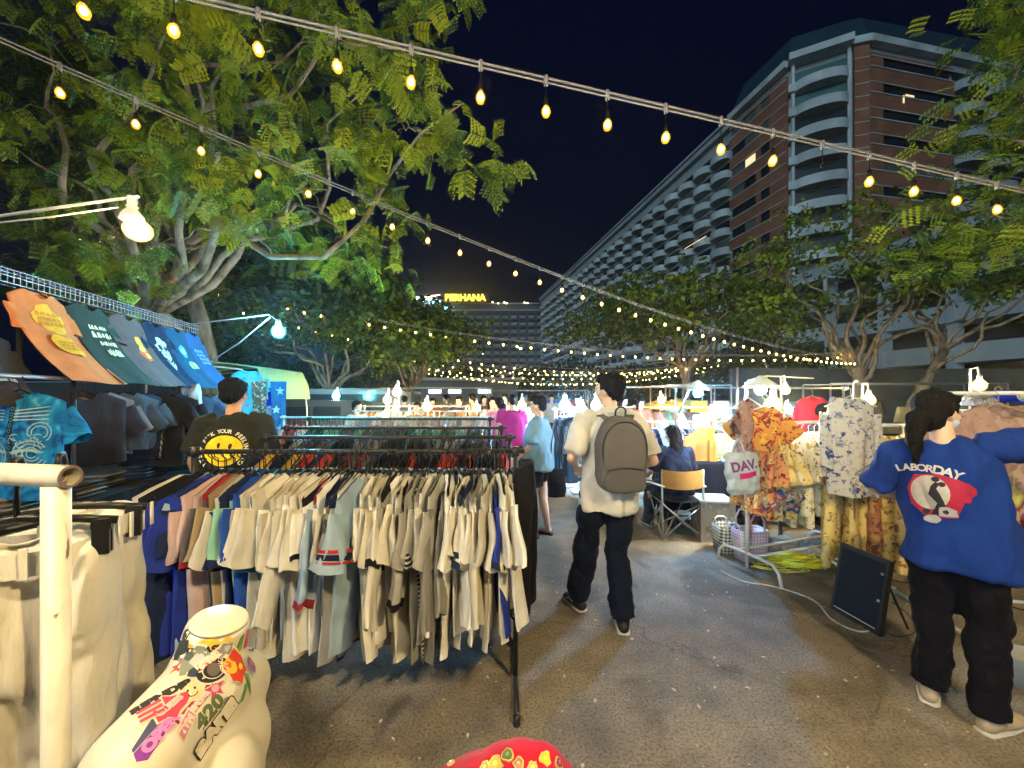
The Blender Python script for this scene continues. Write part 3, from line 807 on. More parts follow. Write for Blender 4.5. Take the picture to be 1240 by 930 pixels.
# ------------------------------------------------------------------ string lights and lamps
EM_STR = emis((1.0, .62, .10), 75, 'string_bulb_glow'); SH_STR = shell((1.0, .42, .02), .85, .45, 'amber_halo_glass')  # amber halo of the string bulbs painted in as glowing glass
def bulb_mesh(r=.028, seg=10):
    mb = MB(); mb.lathe([(0, -.026), (r * .5, -.020), (r * .62, -.004), (r * .4, .012), (.0, .016)], seg)
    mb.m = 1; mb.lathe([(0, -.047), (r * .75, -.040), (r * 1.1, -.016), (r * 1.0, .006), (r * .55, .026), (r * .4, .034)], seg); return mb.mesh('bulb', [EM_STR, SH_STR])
BULB = bulb_mesh(); BULB_S = bulb_mesh(.028, 6)
def string_light(label, p0, step, n, sag, wire_gap=.03, drop=.22, start=0, z1=None, missing=(), double=True, small=False, r=1.0, group='strings of festoon bulbs'):
    """p0 start of wire, step vector per bulb, indices start..n"""
    p0 = Vector(p0); step = Vector(step)
    root = thing('string_light', label, 'string light', p0, 0, group)
    def w(i):
        t = (i - start) / (n - start); p = p0 + step * i; p.z = p0.z + step.z * i - 4 * sag * t * (1 - t); return p
    mb = MB(); K = max(12, (n - start) // 2); pts = [w(start + (n - start) * q / K) - p0 for q in range(K + 1)]
    mb.tube(pts, .0075 if not small else .011, 5)
    if double: mb.tube([p - Vector((0, 0, wire_gap)) for p in pts], .006, 5)
    for i in range(start, n + 1):
        p = w(i) - p0; mb.tube([p + Vector((0, 0, .012)), p - Vector((0, 0, wire_gap + .02))], .016, 6) if double else None
        mb.m = 1; mb.tube([p - Vector((0, 0, wire_gap)), p - Vector((0, 0, drop - .05))], .0035, 4, caps=False)
        mb.tube([p - Vector((0, 0, drop - .085)), p - Vector((0, 0, drop - .03))], [.014, .016], 6); mb.m = 0
    mb.build('cable', [plain((.20, .20, .22), .5, name='cable'), plain((.008, .008, .008), .5, spec=.1, name='black_socket')], root, True)
    for i in range(start, n + 1):
        if i in missing: continue
        o = link('bulb', BULB_S if small else BULB, root); o.location = w(i) - p0 - Vector((0, 0, drop)); o.scale = (r, r, r)
        o.rotation_euler = (rnd.uniform(-.15, .15), rnd.uniform(-.15, .15), 0)
    return root
string_light('thick double cable string of bulbs crossing high from upper left to right edge', (-.206, 2.6, 3.80), (.4355, .079, -.036), 12, 0.0, .03, .22, start=-7, missing=(6,))
string_light('string of bulbs on a double cable sloping from left edge to the right hand tree', (-3.57, 3.13, 4.33), (.362, .25, -.0305), 43, .55, .03, .22, start=-2)
string_light('string of bulbs from the dark tree behind the left stall to the right tree', (-8.5, 10.8, 4.72), (.433, .077, -.030), 48, .75, .03, .18, small=True, r=1.15)
def far_string(label, a, b, sag):
    a = Vector(a); b = Vector(b); n = max(8, int((b - a).length / .46)); n = min(n, 90)
    string_light(label, a, (b - a) / n, n, sag, .03, .16, small=True, double=False, r=.95)
far_string('second string of bulbs just under the one passing behind the cyan lamp', (-8.5, 10.9, 4.4), (8.7, 20, 3.25), .9)
far_string('uppermost string of bulbs of the far bundle before the hotel slab', (-7.5, 19, 4.1), (8.7, 20, 3.3), .75)
far_string('far string of bulbs in the low bundle, second from its top', (-5.0, 21, 3.8), (12.5, 24, 3.7), .7)
far_string('far string of bulbs in the low bundle, third from its top', (-6.5, 25, 3.9), (8.9, 20.4, 3.0), .9)
far_string('far string of bulbs in the low bundle, lowest and most distant', (-7.0, 29, 3.7), (13.5, 28, 3.6), .9)
far_string('far string of bulbs rising to the umbrella shaped tree from the left', (-4.5, 16.5, 3.15), (8.7, 19.8, 3.2), .55)

def glow_bulb(root, c, r, col, s, name='bulb', cap=True, capcol=None):
    mb = MB(); mb.lathe([(0, -r * 1.15), (r * .6, -r * 1.0), (r * .95, -r * .5), (r, 0), (r * .8, r * .55), (r * .45, r * 1.0), (r * .4, r * 1.2)], 14)
    mb.v = [(x * .84, y * .84, z * .84) for x, y, z in mb.v]
    mb.m = 1; mb.lathe([(0, -r * 1.25), (r * .7, -r * 1.08), (r * 1.08, -r * .5), (r * 1.12, 0), (r * .9, r * .6), (r * .5, r * 1.05), (r * .42, r * 1.25)], 14)  # outer skin emits, to paint a coloured glow rim round the core
    o = mb.build(name, [emis(col, s * 1.5), shell(tuple(q ** 1.6 for q in col), 1.1, .5, 'frosted_halo_glass')], root, True); o.location = c
    if cap:
        mb = MB(); mb.tube([(0, 0, r * 1.15), (0, 0, r * 1.9)], [r * .42, r * .36], 10); q = mb.build('socket', capcol or WHTMET, root, True); q.location = c
    return o
# warm lamp on a bracket, upper left
root = thing('bracket_lamp', 'bright warm bulb with a ribbed socket hanging from thin bracket rods at upper left', 'lamp', P(160, 243, 2.0))
b0 = P(160, 243, 2.0)
mb = MB(); mb.tube([P(-60, 270, 2.1) - b0, P(100, 247, 2.02) - b0, P(168, 238, 1.99) - b0], .007, 6); mb.tube([P(-60, 276, 2.05) - b0, P(60, 263, 2.02) - b0, P(143, 251, 2.0) - b0], .004, 6)
mb.tube([(0, 0, .02), (0.0, 0, -.01)], .02, 8); mb.build('bracket', WHTMET, root, True)
mb = MB(); mb.lathe([(.012, 0), (.022, -.01), (.017, -.02), (.026, -.03), (.019, -.04), (.028, -.05), (.045, -.075), (.05, -.10), (.03, -.10)], 14); o = mb.build('socket', WHTMET, root, True)
q = P(167, 279, 2.0) - b0
mb = MB(); mb.ell((0, 0, 0), (.046, .046, .042)); mb.m = 1; mb.ell((0, 0, 0), (.060, .060, .054)); o = mb.build('bulb', [emis((1.0, .70, .28), 520), shell((1.0, .62, .16), 1.2, .5, 'frosted_halo_glass')], root, True); o.location = q  # outer glass glows too, standing in for the lamp's halo
# ladder of rods carrying the cyan-white bulb
def hanging_bulb(label, pos, r, col, s, top=None, group=None, arm=None, name='hanging_bulb'):
    pos = Vector(pos); root = thing(name, label, 'lamp', pos, 0, group); glow_bulb(root, (0, 0, 0), r, col, s)
    mb = MB(); t = Vector(top) - pos if top is not None else Vector((0, 0, .5))
    mb.tube([(0, 0, r * 1.6), t], .004, 5)
    if arm is not None:
        for a in arm: mb.tube([Vector(p) - pos for p in a], .007, 6)
    mb.build('cord', WHTMET, root, True); return root
hanging_bulb('brilliant cyan white bulb hanging from the thin rods beyond the clothing grid', P(337, 401, 5.0), .075, (.10, .66, 1.0), 620, P(326, 381, 5.0), arm=[[P(228, 393, 5.3), P(326, 381, 5.0)], [P(250, 441, 5.8), P(290, 415, 5.3), P(327, 384, 5.0)]])
# posts with warm and cool bulbs among the far stalls: bulb on a pole
def pole_bulb(label, x, y, Y, r, col, s, group='bulbs on poles over the far stalls'):
    p = P(x, y, Y); root = thing('pole_lamp', label, 'lamp', (p.x, p.y, 0), 0, group)
    mb = MB(); mb.tube([(.0, .10, 0), (0, .10, p.z + .2), (0, .02, p.z + .22), (0, 0, p.z + r * 1.5)], .012, 6); mb.box((0, .10, .02), (.3, .3, .04)); mb.build('pole', WHTMET, root, True)
    glow_bulb(root, (0, 0, p.z), r, col, s)
fl = [('upper bulb of the warm cluster under the lamplit tree', 481, 474, 8.0, .07, WHITE, 216), ('left bulb of the warm cluster under the lamplit tree', 469, 484, 7.6, .06, WARM, 216),
      ('low bulb in the middle of the warm cluster', 478, 497, 7.8, .05, WARM, 162), ('lowest left bulb of the warm cluster', 467, 503, 7.5, .055, WARM, 162), ('lowest right bulb of the warm cluster', 495, 503, 8.2, .045, WARM, 162),
      ('wide warm bulb before the pale trunk', 517, 492, 8.0, .075, WARM, 216), ('small cyan bulb above the parked van roof', 407, 479, 10.0, .07, (.15, .8, .95), 352),
      ('warm bulb beside the crowd, left of the magenta shirt', 577, 494, 9.0, .07, WARM, 202), ('warm bulb directly right of the magenta shirted head', 632, 491, 7.4, .065, WARM, 229),
      ('small warm bulb on the magenta shirted man\'s left', 622, 500, 8.6, .035, WARM, 162),
      ('brightest blue white bulb over the plaid shirt rack', 684, 491, 7.0, .085, COOL, 924), ('white bulb right of the blue one over the plaid rack', 704, 497, 6.6, .08, (.55, .85, 1.0), 660), 
      ('warm bulb just left of the backpack man\'s face', 722, 490, 7.2, .075, WHITE, 297), ('warm bulb on a thin white pole far right of the backpack man', 801, 484, 9.5, .07, WARM, 270),
      ('dim warm bulb low behind the backpack man\'s shoulder', 768, 500, 11, .07, WARM, 162), ('warm bulb over the grey shirt rack', 863, 503, 8.0, .075, WHITE, 270),
      ('cyan bulb far behind the conical shade', 955, 496, 9.0, .07, (.2, .85, 1.0), 396), ('warm bulb with a hood, right of the conical shade', 951, 472, 6.0, .05, WARM, 216),
      ('warm bulb glowing behind the floral blouse', 1052, 484, 5.2, .055, WARM, 351), ('wide warm bulb above the caps at far right', 1186, 466, 4.9, .05, WARM, 351)]
for f in fl: pole_bulb(*f[:4], f[4] * 1.25, f[5], f[6] * .62)
# conical shade lamps
def cone_lamp(label, x, y, Y, col, s, polepts, r=.05, w=.16):
    p = P(x, y, Y); root = thing('shade_lamp', label, 'lamp', p)
    mb = MB(); mb.lathe([(.015, .13), (w, .02), (w, .015), (.012, .12)], 20); mb.build('lamp_shade', plain((.55, .55, .50), .4, name='enamel'), root, True)
    glow_bulb(root, (0, 0, -.01), r, col, s)
    mb = MB()
    for pp in polepts: mb.tube([Vector(q) - p for q in pp], .012, 6)
    mb.build('pole', STEEL, root, True)
cone_lamp('blue white bulb under a small conical shade on a bent steel pole', 845, 474, 4.7, COOL, 850, [[G(818, 4.9), P(818, 468, 4.9), P(846, 462, 4.7), P(845, 465, 4.7)], [P(822, 500, 4.9), P(835, 470, 4.8)]], .055, .13)
cone_lamp('white bulb under a wide pale conical shade above the orange blouse', 921, 470, 4.1, (.7, .88, 1), 520, [[G(903, 4.3), P(903, 463, 4.3), P(921, 460, 4.1)], [P(893, 445, 4.1), P(892, 520, 4.1)]], .055, .17)
hanging_bulb('large bare warm bulb between the orange blouse and the red dress', P(936, 490, 4.2), .08, (1.0, .74, .28), 340, P(928, 455, 4.2), arm=[[P(905, 461, 4.3), P(928, 455, 4.2), P(985, 458, 4.4)]])
# unseen bulbs near the photographer: left inferred from lit shirts, right added for brightness
hanging_bulb('bare warm bulb hung over the near stall above the photographer on the left', (-1.0, -.35, 3.0), .07, (1.0, .80, .50), 800, (-1.0, -.35, 3.6))
hanging_bulb('bare warm bulb hung over the aisle behind the photographer', (1.7, -.5, 3.2), .07, (1.0, .74, .34), 1300, (1.7, -.5, 3.8))

# ------------------------------------------------------------------ garments
def tee_mb(w=.52, L=.70, sl=.24, sw=.19, droop=66, depth=.03, fold=.02, seed=0, nk=.085, flare=.0, sdep=.03, vneck=0.0, ns=36, nz=20, wrk=.012, long=False, open_neck=True, warp=None, slv=True):
    rr = random.Random(seed); mb = MB(); hw = w / 2; ph = rr.uniform(0, 6); ph2 = rr.uniform(0, 6); k1 = rr.uniform(16, 26); tw = rr.uniform(-.04, .04)
    vs = []
    for j in range(nz + 1):
        v = j / nz
        for i in range(ns):
            a = 2 * PI * i / ns; ca, sa = math.cos(a), math.sin(a)
            ww = hw * (1 + flare * v - .04 * math.sin(PI * v)); x = ca * ww; ax = abs(ca) * hw
            if ax < nk: zt = -.015 - (.075 + vneck if sa < 0 else .02) * math.sqrt(max(0, 1 - (ax / nk) ** 2)); dp = .028
            else: zt = -.015 - .085 * ((ax - nk) / (hw - nk)) ** 1.1; dp = .02
            d = dp * (1 - v) + depth * min(1, v * 3)
            if ax > nk and v == 0: d = .010
            y = (abs(sa) ** .8) * (1 if sa > 0 else -1) * d
            f = fold * v ** .8
            y += f * math.sin(k1 * x + ph + 1.5 * v) + f * .5 * math.sin(k1 * 2.1 * x + ph2) + tw * v * v
            z = zt * (1 - v) + (-L + .012 * math.sin(9 * x + ph)) * v
            y += wrk * noise.noise((x * 9 + seed, sa * 2, z * 3.5)) + wrk * .6 * noise.noise((x * 22 + seed, sa * 3, z * 8 + x * 14))
            vs.append((x, y, z))
    fs = [(j * ns + i, (j + 1) * ns + i, (j + 1) * ns + (i + 1) % ns, j * ns + (i + 1) % ns) for j in range(nz) for i in range(ns)]
    mb.add(vs, fs)
    for q in range(ns): mb.mi[q] = 1
    if slv:
        for sg in (-1, 1):
            dr = R(droop + rr.uniform(-5, 5)); dx, dz = math.cos(dr) * sg, -math.sin(dr); px, pz = math.sin(dr) * sg, math.cos(dr)
            c0 = Vector((sg * (hw - .035), 0, -.175)); m = 8 if not long else 14; vs = []
            q1, q2 = rr.uniform(0, 6), rr.uniform(.7, 1.3)
            NS = 18
            for j in range(m + 1):
                v = j / m; c = c0 + Vector((dx, 0, dz)) * sl * v; hh = (sw * .5) * (1.0 - .12 * v) if not long else sw * .5 * (1 - .45 * v)
                dd = .012 + sdep * q2 * v
                if long: dd = .014 + sdep * .6 * min(1, v * 2)
                for i in range(NS):
                    a = 2 * PI * i / NS; wv = 1 + .35 * v * math.sin(3 * a + q1 * 2) + .18 * v * math.sin(5 * a + q1)
                    u, t = math.cos(a) * hh, math.sin(a) * dd * wv + .010 * v * math.sin(4.2 * math.cos(a) + q1)
                    t += wrk * .8 * noise.noise((u * 14 + seed, v * 3 + sg, math.sin(a) * 2))
                    vs.append((c.x + px * u, c.y + t + .014 * math.sin(5 * v + q1) * v, c.z + pz * u - .012 * v * math.sin(a * 2 + q1)))
            fq = [(j * NS + i, (j + 1) * NS + i, (j + 1) * NS + (i + 1) % NS, j * NS + (i + 1) % NS) for j in range(m) for i in range(NS)]
            mb.add(vs, fq); n1 = len(mb.mi)
            for q in range(n1 - NS, n1): mb.mi[q] = 1
    if warp: mb.v = [warp(v) for v in mb.v]
    return mb
def hanger_mb(w=.42, col=None):
    mb = MB(); mb.tube([(-w / 2, 0, -.10), (-w * .25, 0, -.055), (0, 0, -.01), (w * .25, 0, -.055), (w / 2, 0, -.10)], .006, 5)
    mb.tube([(-w / 2, 0, -.10), (w / 2, 0, -.10)], .004, 4)
    pts = [(0, 0, -.01), (0, 0, .055)] + [(.022 - .022 * math.cos(a), 0, .055 + .022 * math.sin(a)) for a in (R(30), R(70), R(110), R(150), R(180))]
    pts = [(0, 0, -.01), (0, 0, .05), (-.018, 0, .065), (-.020, 0, .085), (0, 0, .1), (.020, 0, .085), (.018, 0, .072)]
    mb.tube([(p[0], p[1], p[2]) for p in pts], .0032, 5); return mb
HG_BLK = hanger_mb().mesh('clothes_hanger', BLACK); HG_RED = hanger_mb().mesh('clothes_hanger', plain((.45, .04, .06), .4, name='red_plastic')); HG_GRN = hanger_mb().mesh('clothes_hanger', plain((.02, .28, .14), .4, name='green_plastic'))
HG_WHT = hanger_mb().mesh('clothes_hanger', WHTMET); HG_WOOD = hanger_mb().mesh('clothes_hanger', plain((.40, .25, .12), .5, name='pale_wood'))
HANG = .088   # bar centre above garment origin

def hanger(me, pos, rz, label, group):
    return tag(link('clothes_hanger', me, None, pos, (0, 0, rz)), label, 'hanger', group)

# ------------------------------------------------------------------ racks
def rack(label, p0, p1, hbar, mat, foot=.5, base=True, r=.014, curved=False, group=None, double=False, name='clothes_rack', feet=True, shelf=.18):
    p0 = Vector((p0[0], p0[1], 0)); p1 = Vector((p1[0], p1[1], 0)); d = (p1 - p0); L = d.length; rz = math.atan2(d.y, d.x)
    root = thing(name, label, 'clothes rack', p0, rz, group)
    mb = MB(); mb.tube([(-.05, 0, hbar), (L + .05, 0, hbar)], r, 8)
    if double: mb.tube([(-.05, .10, hbar - .03), (L + .05, .10, hbar - .03)], r, 8)
    mb.build('top_rail', mat, root, True)
    for x in (0, L):
        mb = MB(); mb.tube([(x, 0, .03), (x, 0, hbar)], r, 8); mb.box((x, 0, hbar), (.04, .04, .05)); mb.build('post', mat, root, True)
        if feet:
            mb = MB()
            if curved:
                mb.tube([(x, foot * .5, .0), (x, foot * .47, .10), (x, foot * .38, .16), (x, 0, .17), (x, -foot * .38, .16), (x, -foot * .47, .10), (x, -foot * .5, 0)], r, 8)
            else:
                mb.tube([(x, foot * .5, .03), (x, -foot * .5, .03)], r, 8); mb.tube([(x, foot * .5, .05), (x, foot * .5, .0)], r * 1.3, 8); mb.tube([(x, -foot * .5, .05), (x, -foot * .5, .0)], r * 1.3, 8)
            mb.build('foot', mat, root, True)
    if base:
        mb = MB()
        for y in ((-.09, .09) if curved else (0,)): mb.tube([(0, y, shelf), (L, y, shelf)], r * .85, 8)
        mb.build('base_bar', mat, root, True)
    return root, rz, L

CRM = [(.60, .57, .48), (.52, .49, .42), (.72, .71, .66), (.47, .42, .34), (.63, .62, .58), (.78, .78, .76)]
GRY = [(.30, .30, .29), (.38, .38, .37), (.22, .22, .22)]
cname = {}
def cn(c, n): cname[c] = n; return c
for c, n in zip(CRM, ('cream', 'pale beige', 'off white', 'sand coloured', 'ivory', 'white')): cname[c] = n
for c, n in zip(GRY, ('mid grey', 'light grey', 'charcoal grey')): cname[c] = n
NAVY = cn((.015, .025, .075), 'dark navy'); ROY = cn((.02, .04, .30), 'royal blue'); BLU = cn((.02, .07, .34), 'bright blue'); LBL = cn((.30, .42, .55), 'light blue'); PUR = cn((.07, .03, .24), 'purple')
PNK = cn((.50, .36, .34), 'dusty pink'); CHA = cn((.11, .10, .12), 'charcoal'); MINT = cn((.25, .50, .36), 'mint green'); TEA = cn((.06, .15, .19), 'slate teal'); BRN = cn((.30, .22, .13), 'tan'); ORG = cn((.55, .18, .06), 'orange'); BLKC = cn((.010, .010, .013), 'black'); LEO = 'leo'

# ---- front rack
FR0 = (-1.78, 2.22); FR1 = (0.02, 2.24); HB = 1.30
rack('long black rack in the foreground packed with pale t-shirts', FR0, FR1, HB, BLKMET, .60, base=False)
order = [CRM[0], NAVY, BLU, ROY, LBL, ROY, NAVY, PNK, PNK, CHA, BRN, CRM[1], NAVY, ROY, BLU, MINT, TEA, CRM[3], CRM[0], CRM[1], TEA, CRM[0], CRM[3], CRM[2], CRM[0], CRM[1], CRM[0], CRM[4], LBL,
         CRM[0], CRM[1], 'camo', NAVY, CRM[4], CRM[0], GRY[0], CRM[2], CRM[0], CRM[4], CRM[1], GRY[1], CRM[0], GRY[0], 'stripe', GRY[1], CRM[4], GRY[2], GRY[1], CRM[5], CRM[2], CRM[4], CRM[0], CRM[5], CRM[4], ROY, CRM[1], CRM[2], CRM[5], CRM[0]]
order = order[:30] + [CRM[2], CRM[5]] + order[30:40] + [GRY[1], CRM[5], CRM[4]] + order[40:48] + [CRM[5], GRY[0], CRM[2]] + order[48:]
N = len(order)
def ordn(i):
    a = ['first', 'second', 'third', 'fourth', 'fifth', 'sixth', 'seventh', 'eighth', 'ninth', 'tenth', 'eleventh', 'twelfth', 'thirteenth', 'fourteenth', 'fifteenth', 'sixteenth', 'seventeenth', 'eighteenth', 'nineteenth', 'twentieth']
    t = ['twenty', 'thirty', 'forty', 'fifty', 'sixty']
    if i < 20: return a[i]
    k = i + 1
    if k % 10 == 0: return {30: 'thirtieth', 40: 'fortieth', 50: 'fiftieth', 60: 'sixtieth'}[k]
    return t[k // 10 - 2] + ' ' + a[k % 10 - 1]
for i, c in enumerate(order):
    rr = random.Random(100 + i); t = i / (N - 1); x = FR0[0] + .05 + (FR1[0] - FR0[0] - .08) * t + rr.uniform(-.008, .008); y = 2.22 + rr.uniform(-.02, .02)
    L = rr.uniform(.80, .97); L = L if t < .8 else rr.uniform(.78, .92); w_ = rr.uniform(.46, .58)
    if i in (0, 1): w_ = .60
    if i == N - 1: L, w_ = .70, .50
    long = rr.random() < .22 and 12 < i < 64
    mb = tee_mb(w_, L, (.26 if not long else .50) * rr.uniform(.85, 1.1), rr.uniform(.17, .22), rr.uniform(70, 82), rr.uniform(.010, .024), rr.uniform(.014, .030), 100 + i, sdep=rr.uniform(.008, .030), long=long, flare=rr.uniform(-.25, -.02))
    if c == 'camo': m = floral((.30, .29, .26), [(.12, .11, .10), (.42, .40, .36)], 16, 3, .48); nm = 'grey camouflage patterned'
    elif c == 'stripe': m = stripes((.02, .02, .03), (.5, .5, .48), 14, 'Z', .62); nm = 'black and white striped'
    else: m = cloth(c, wr=1.2, var=.14); nm = cname[c]
    tr_ = rr.choice([NAVY, BLKC, (.30, .03, .04), GRY[2], NAVY]) if rr.random() < .22 else None
    o = mb.build('tshirt', [m, cloth(tr_) if tr_ else m], None, True); o.location = (x, y, HB - HANG)
    lean = -.22 * (1 - t) ** 1.5
    o.rotation_euler = (rr.uniform(-.03, .03), rr.uniform(-.05, .05), R(90) + rr.uniform(-.22, .22) + (R(-34) if i == 0 else R(-24) if i == 1 else R(-16) if i < 6 else lean * 1.3))
    tag(o, f"{nm} t-shirt, {ordn(i)} from the left on the black front rack", 't-shirt', 'shirts hanging on the front rack')
    hanger(HG_BLK, o.location, o.rotation_euler.z, 'black hanger hooked over the rail of the front rack', 'black hangers on the front rack')
    if i == 0: FIRST = o
    if i == 28:
        # jersey with red and navy sleeve bands
        pass
    if i == 2:
        sh = []
        for k in range(6):
            sh = [(('p', [(.0 - k * .012, -.0 - k * .10), (.035 - k * .012, .012 - k * .10), (.03 - k * .012, -.03 - k * .10), (.008 - k * .012, -.028 - k * .10), (.008 - k * .012, -.05 - k * .10), (0 - k * .012, -.05 - k * .10)]), (.5, .5, .5))]
            decal('printed_letters', o, sh, (-.16, 0, -.40), (-.35, -1, 0), (0, 0, 1))
# arm patch on the first shirt
decal('sleeve_patch', FIRST, [(('p', [(-.045, -.035), (.045, -.035), (.045, .045), (-.045, .045)]), (.35, .05, .06)), (('p', [(-.045, .01), (.045, .01), (.045, .02), (-.045, .02)]), (.6, .55, .5)), (('p', [(-.045, -.015), (.045, -.015), (.045, -.005), (-.045, -.005)]), (.6, .55, .5)), (('c', -.015, .012, .022, .025, 0), (.03, .03, .08)), (('t', 'LRG', 0, -.048, .03, 0), (.03, .03, .05))],
      (-.31, -.02, -.22), (-1, -.25, .1), (0, 0, 1))
# near jersey: built as its own shirt pushed forward, light blue with red and navy bands
o = tee_mb(.60, .84, .25, .20, 74, .03, .015, 555, sdep=.055).build('jersey', cloth(LBL), None, True); o.location = (-.795, 2.17, HB - HANG); o.rotation_euler = (0, 0, R(84))
tag(o, 'light blue jersey with red and navy bands on its sleeve, mid front rack', 't-shirt', 'shirts hanging on the front rack')
mb = MB()
dr = R(74)
for (v0, v1, m_) in ((.60, .66, 0), (.68, .78, 1), (.80, .84, 0)):
    for sg in (-1,):
        dx, dz = math.cos(dr) * sg, -math.sin(dr); px, pz = math.sin(dr) * sg, math.cos(dr); c0 = Vector((sg * (.30 - .035), 0, -.175)); mb.m = m_; vs = []
        for v in (v0, v1):
            c = c0 + Vector((dx, 0, dz)) * .25 * v
            for i in range(16): a = 2 * PI * i / 16; u, t = math.cos(a) * .101, math.sin(a) * (.024 + .055 * v * 1.25); vs.append((c.x + px * u, c.y + t, c.z + pz * u))
        mb.add(vs, [(i, 16 + i, 16 + (i + 1) % 16, (i + 1) % 16) for i in range(16)])
mb.build('sleeve_band', [cloth((.42, .02, .03)), cloth((.01, .015, .05))], o, True)
hanger(HG_BLK, o.location, o.rotation_euler.z, 'black hanger hooked over the rail of the front rack', 'black hangers on the front rack')
# dark trousers at the right end of the front rack
def trousers(name, label, pos, rz, mat, L=1.0, waist=.20, hem=.11, dep=.035, group=None, seed=0, amp=.02, voxel=.012, gap=.0, kick=.0):
    mb = MB()
    mb.tube([(0, 0, -.0), (0, 0, -.06), (0, 0, -.16), (0, 0, -.27)], [(waist, dep), (waist * 1.03, dep * 1.1), (waist * 1.14, dep * 1.3), (waist * 1.16, dep * 1.2)], 18, side=(1, 0, 0))
    for sg in (-1, 1):
        x0 = sg * waist * .55; x1 = sg * (waist * .60 + gap)
        mb.tube([(x0, 0, -.20), (x0, 0, -.30), ((x0 + x1) / 2, 0, -.55), (x1, kick * sg, -L)], [(waist * .54, dep * 1.2), (waist * .55, dep * 1.3), ((waist * .5 + hem) / 2, dep * 1.2), (hem, dep * 1.1)], 16, side=(1, 0, 0))
    o = fuse(mb, name, mat, None, voxel, 3, amp, 7, (1.3, 1.3, .35), seed); o.location = pos; o.rotation_euler = (0, 0, rz)
    if voxel < .0115:
        mb = MB(); n = 28; vs = []
        for z in (.012, -.036):
            for q in range(n): a = 2 * PI * q / n; vs.append(((waist * 1.03 + .006) * math.cos(a) + .004 * math.sin(5 * a), (dep * 1.15 + .010) * math.sin(a), z + .006 * math.sin(3 * a + seed)))
        mb.add(vs, [(q, q + n, (q + 1) % n + n, (q + 1) % n) for q in range(n)]); mb.build('waistband', mat, o, True)
        for bx in (-.6, -.2, .25, .65): mb = MB(); mb.box((bx * waist, -dep * 1.2 - .012, -.012), (.012, .004, .060)); mb.build('belt_loop', mat, o)
    return tag(o, label, 'trousers', group)
trousers('trousers', 'black trousers hanging off the right end of the front rack', (.07, 2.34, 1.22), R(75), cloth(BLKC), .86, .16, .07, .05, seed=5)

# ---- racks crowded behind the front one
def back_rack(label, x0, x1, Y, hb, mat, hg, hlabel, cols, clabel, nh, n, seed):
    rr = random.Random(seed); rack(label, (x0, Y), (x1, Y), hb, mat, .5, base=False)
    base = [tee_mb(.5, .72, .24, .19, 70, .034, .022, seed * 10 + k, ns=16, nz=7, sdep=.045).mesh('tshirt', cloth(cols[0])) for k in range(3)]
    for i in range(nh):
        x = x0 + (x1 - x0) * (i + .5) / nh + rr.uniform(-.01, .01); hanger(hg, (x, Y, hb - HANG), R(90) + rr.uniform(-.15, .15), hlabel, hlabel + 's')
    for i in range(n):
        x = x0 + (x1 - x0) * (i + .5) / n + rr.uniform(-.01, .01); c = rr.choice(cols)
        o = link('tshirt', rr.choice(base), None, (x, Y, hb - HANG), (0, 0, R(90) + rr.uniform(-.2, .2))); o.material_slots[0].link = 'OBJECT'; o.material_slots[0].material = cloth(c)
        tag(o, f"{cname[c]} shirt {clabel}", 't-shirt', f"{cname[c]} shirts {clabel}")
REDC = cn((.45, .05, .04), 'red'); YEL = cn((.60, .36, .03), 'yellow'); DGR = cn((.05, .06, .05), 'dark green'); WHT = CRM[5]
back_rack('black rack immediately behind the front rack', -1.75, -.02, 2.82, 1.32, BLKMET, HG_BLK, 'black hanger on the rack just behind the front rack', [BLKC, NAVY, CHA, BLKC, REDC, YEL], 'on the rack just behind the front rack', 42, 30, 61)
back_rack('black rack third from the front with a row of dark hangers', -2.1, -.1, 3.7, 1.32, BLKMET, HG_BLK, 'black hanger on the third rack from the front', [BLKC, CHA, GRY[0], DGR], 'on the third rack from the front', 38, 22, 62)
back_rack('dark rack fourth from the front filled with green hangers', -2.3, -.25, 4.5, 1.36, BLKMET, HG_GRN, 'green hanger on the fourth rack from the front', [MINT, DGR, TEA, CHA], 'on the fourth rack from the front', 36, 22, 63)
back_rack('pale blue framed rack fifth from the front filled with red hangers', -3.05, -.35, 5.3, 1.34, plain((.35, .55, .62), .4, name='pale_blue_metal'), HG_RED, 'red hanger on the fifth rack from the front', [REDC, PNK, WHT, LBL], 'on the fifth rack from the front', 38, 28, 64)
back_rack('white rack sixth from the front under the warm bulb cluster', -2.6, -.5, 6.6, 1.38, WHTMET, HG_WHT, 'white hanger on the sixth rack from the front', [WHT, PNK, CRM[0], LBL, GRY[1]], 'on the sixth rack from the front', 0, 24, 65)
back_rack('white rack farthest back on the left, below the wide warm bulb', -3.2, -1.0, 8.6, 1.42, WHTMET, HG_WHT, 'white hanger on the farthest left hand rack', [WHT, CRM[1], GRY[1], PNK, ORG], 'on the farthest left hand rack', 0, 18, 66)
back_rack('white rack of blue lit garments right of the backpack man', 1.75, 3.6, 6.4, 1.22, WHTMET, HG_WHT, 'white hanger on the blue lit rack', [WHT, LBL, GRY[1], NAVY, PNK], 'on the blue lit rack right of the backpack man', 14, 26, 67)
back_rack('rack of pale grey shirts left of the brown kimono top', 3.9, 5.2, 7.2, 1.42, WHTMET, HG_WHT, 'white hanger on the pale grey shirt rack', [GRY[1], WHT, GRY[0], LBL], 'on the rack left of the brown kimono top', 0, 18, 68)
back_rack('far rack of mixed clothes beyond the blue lit one', 1.9, 4.4, 8.8, 1.40, WHTMET, HG_WHT, 'white hanger on the far mixed clothes rack', [PNK, ORG, WHT, CHA, MINT], 'on the far rack beyond the blue lit one', 0, 20, 69)
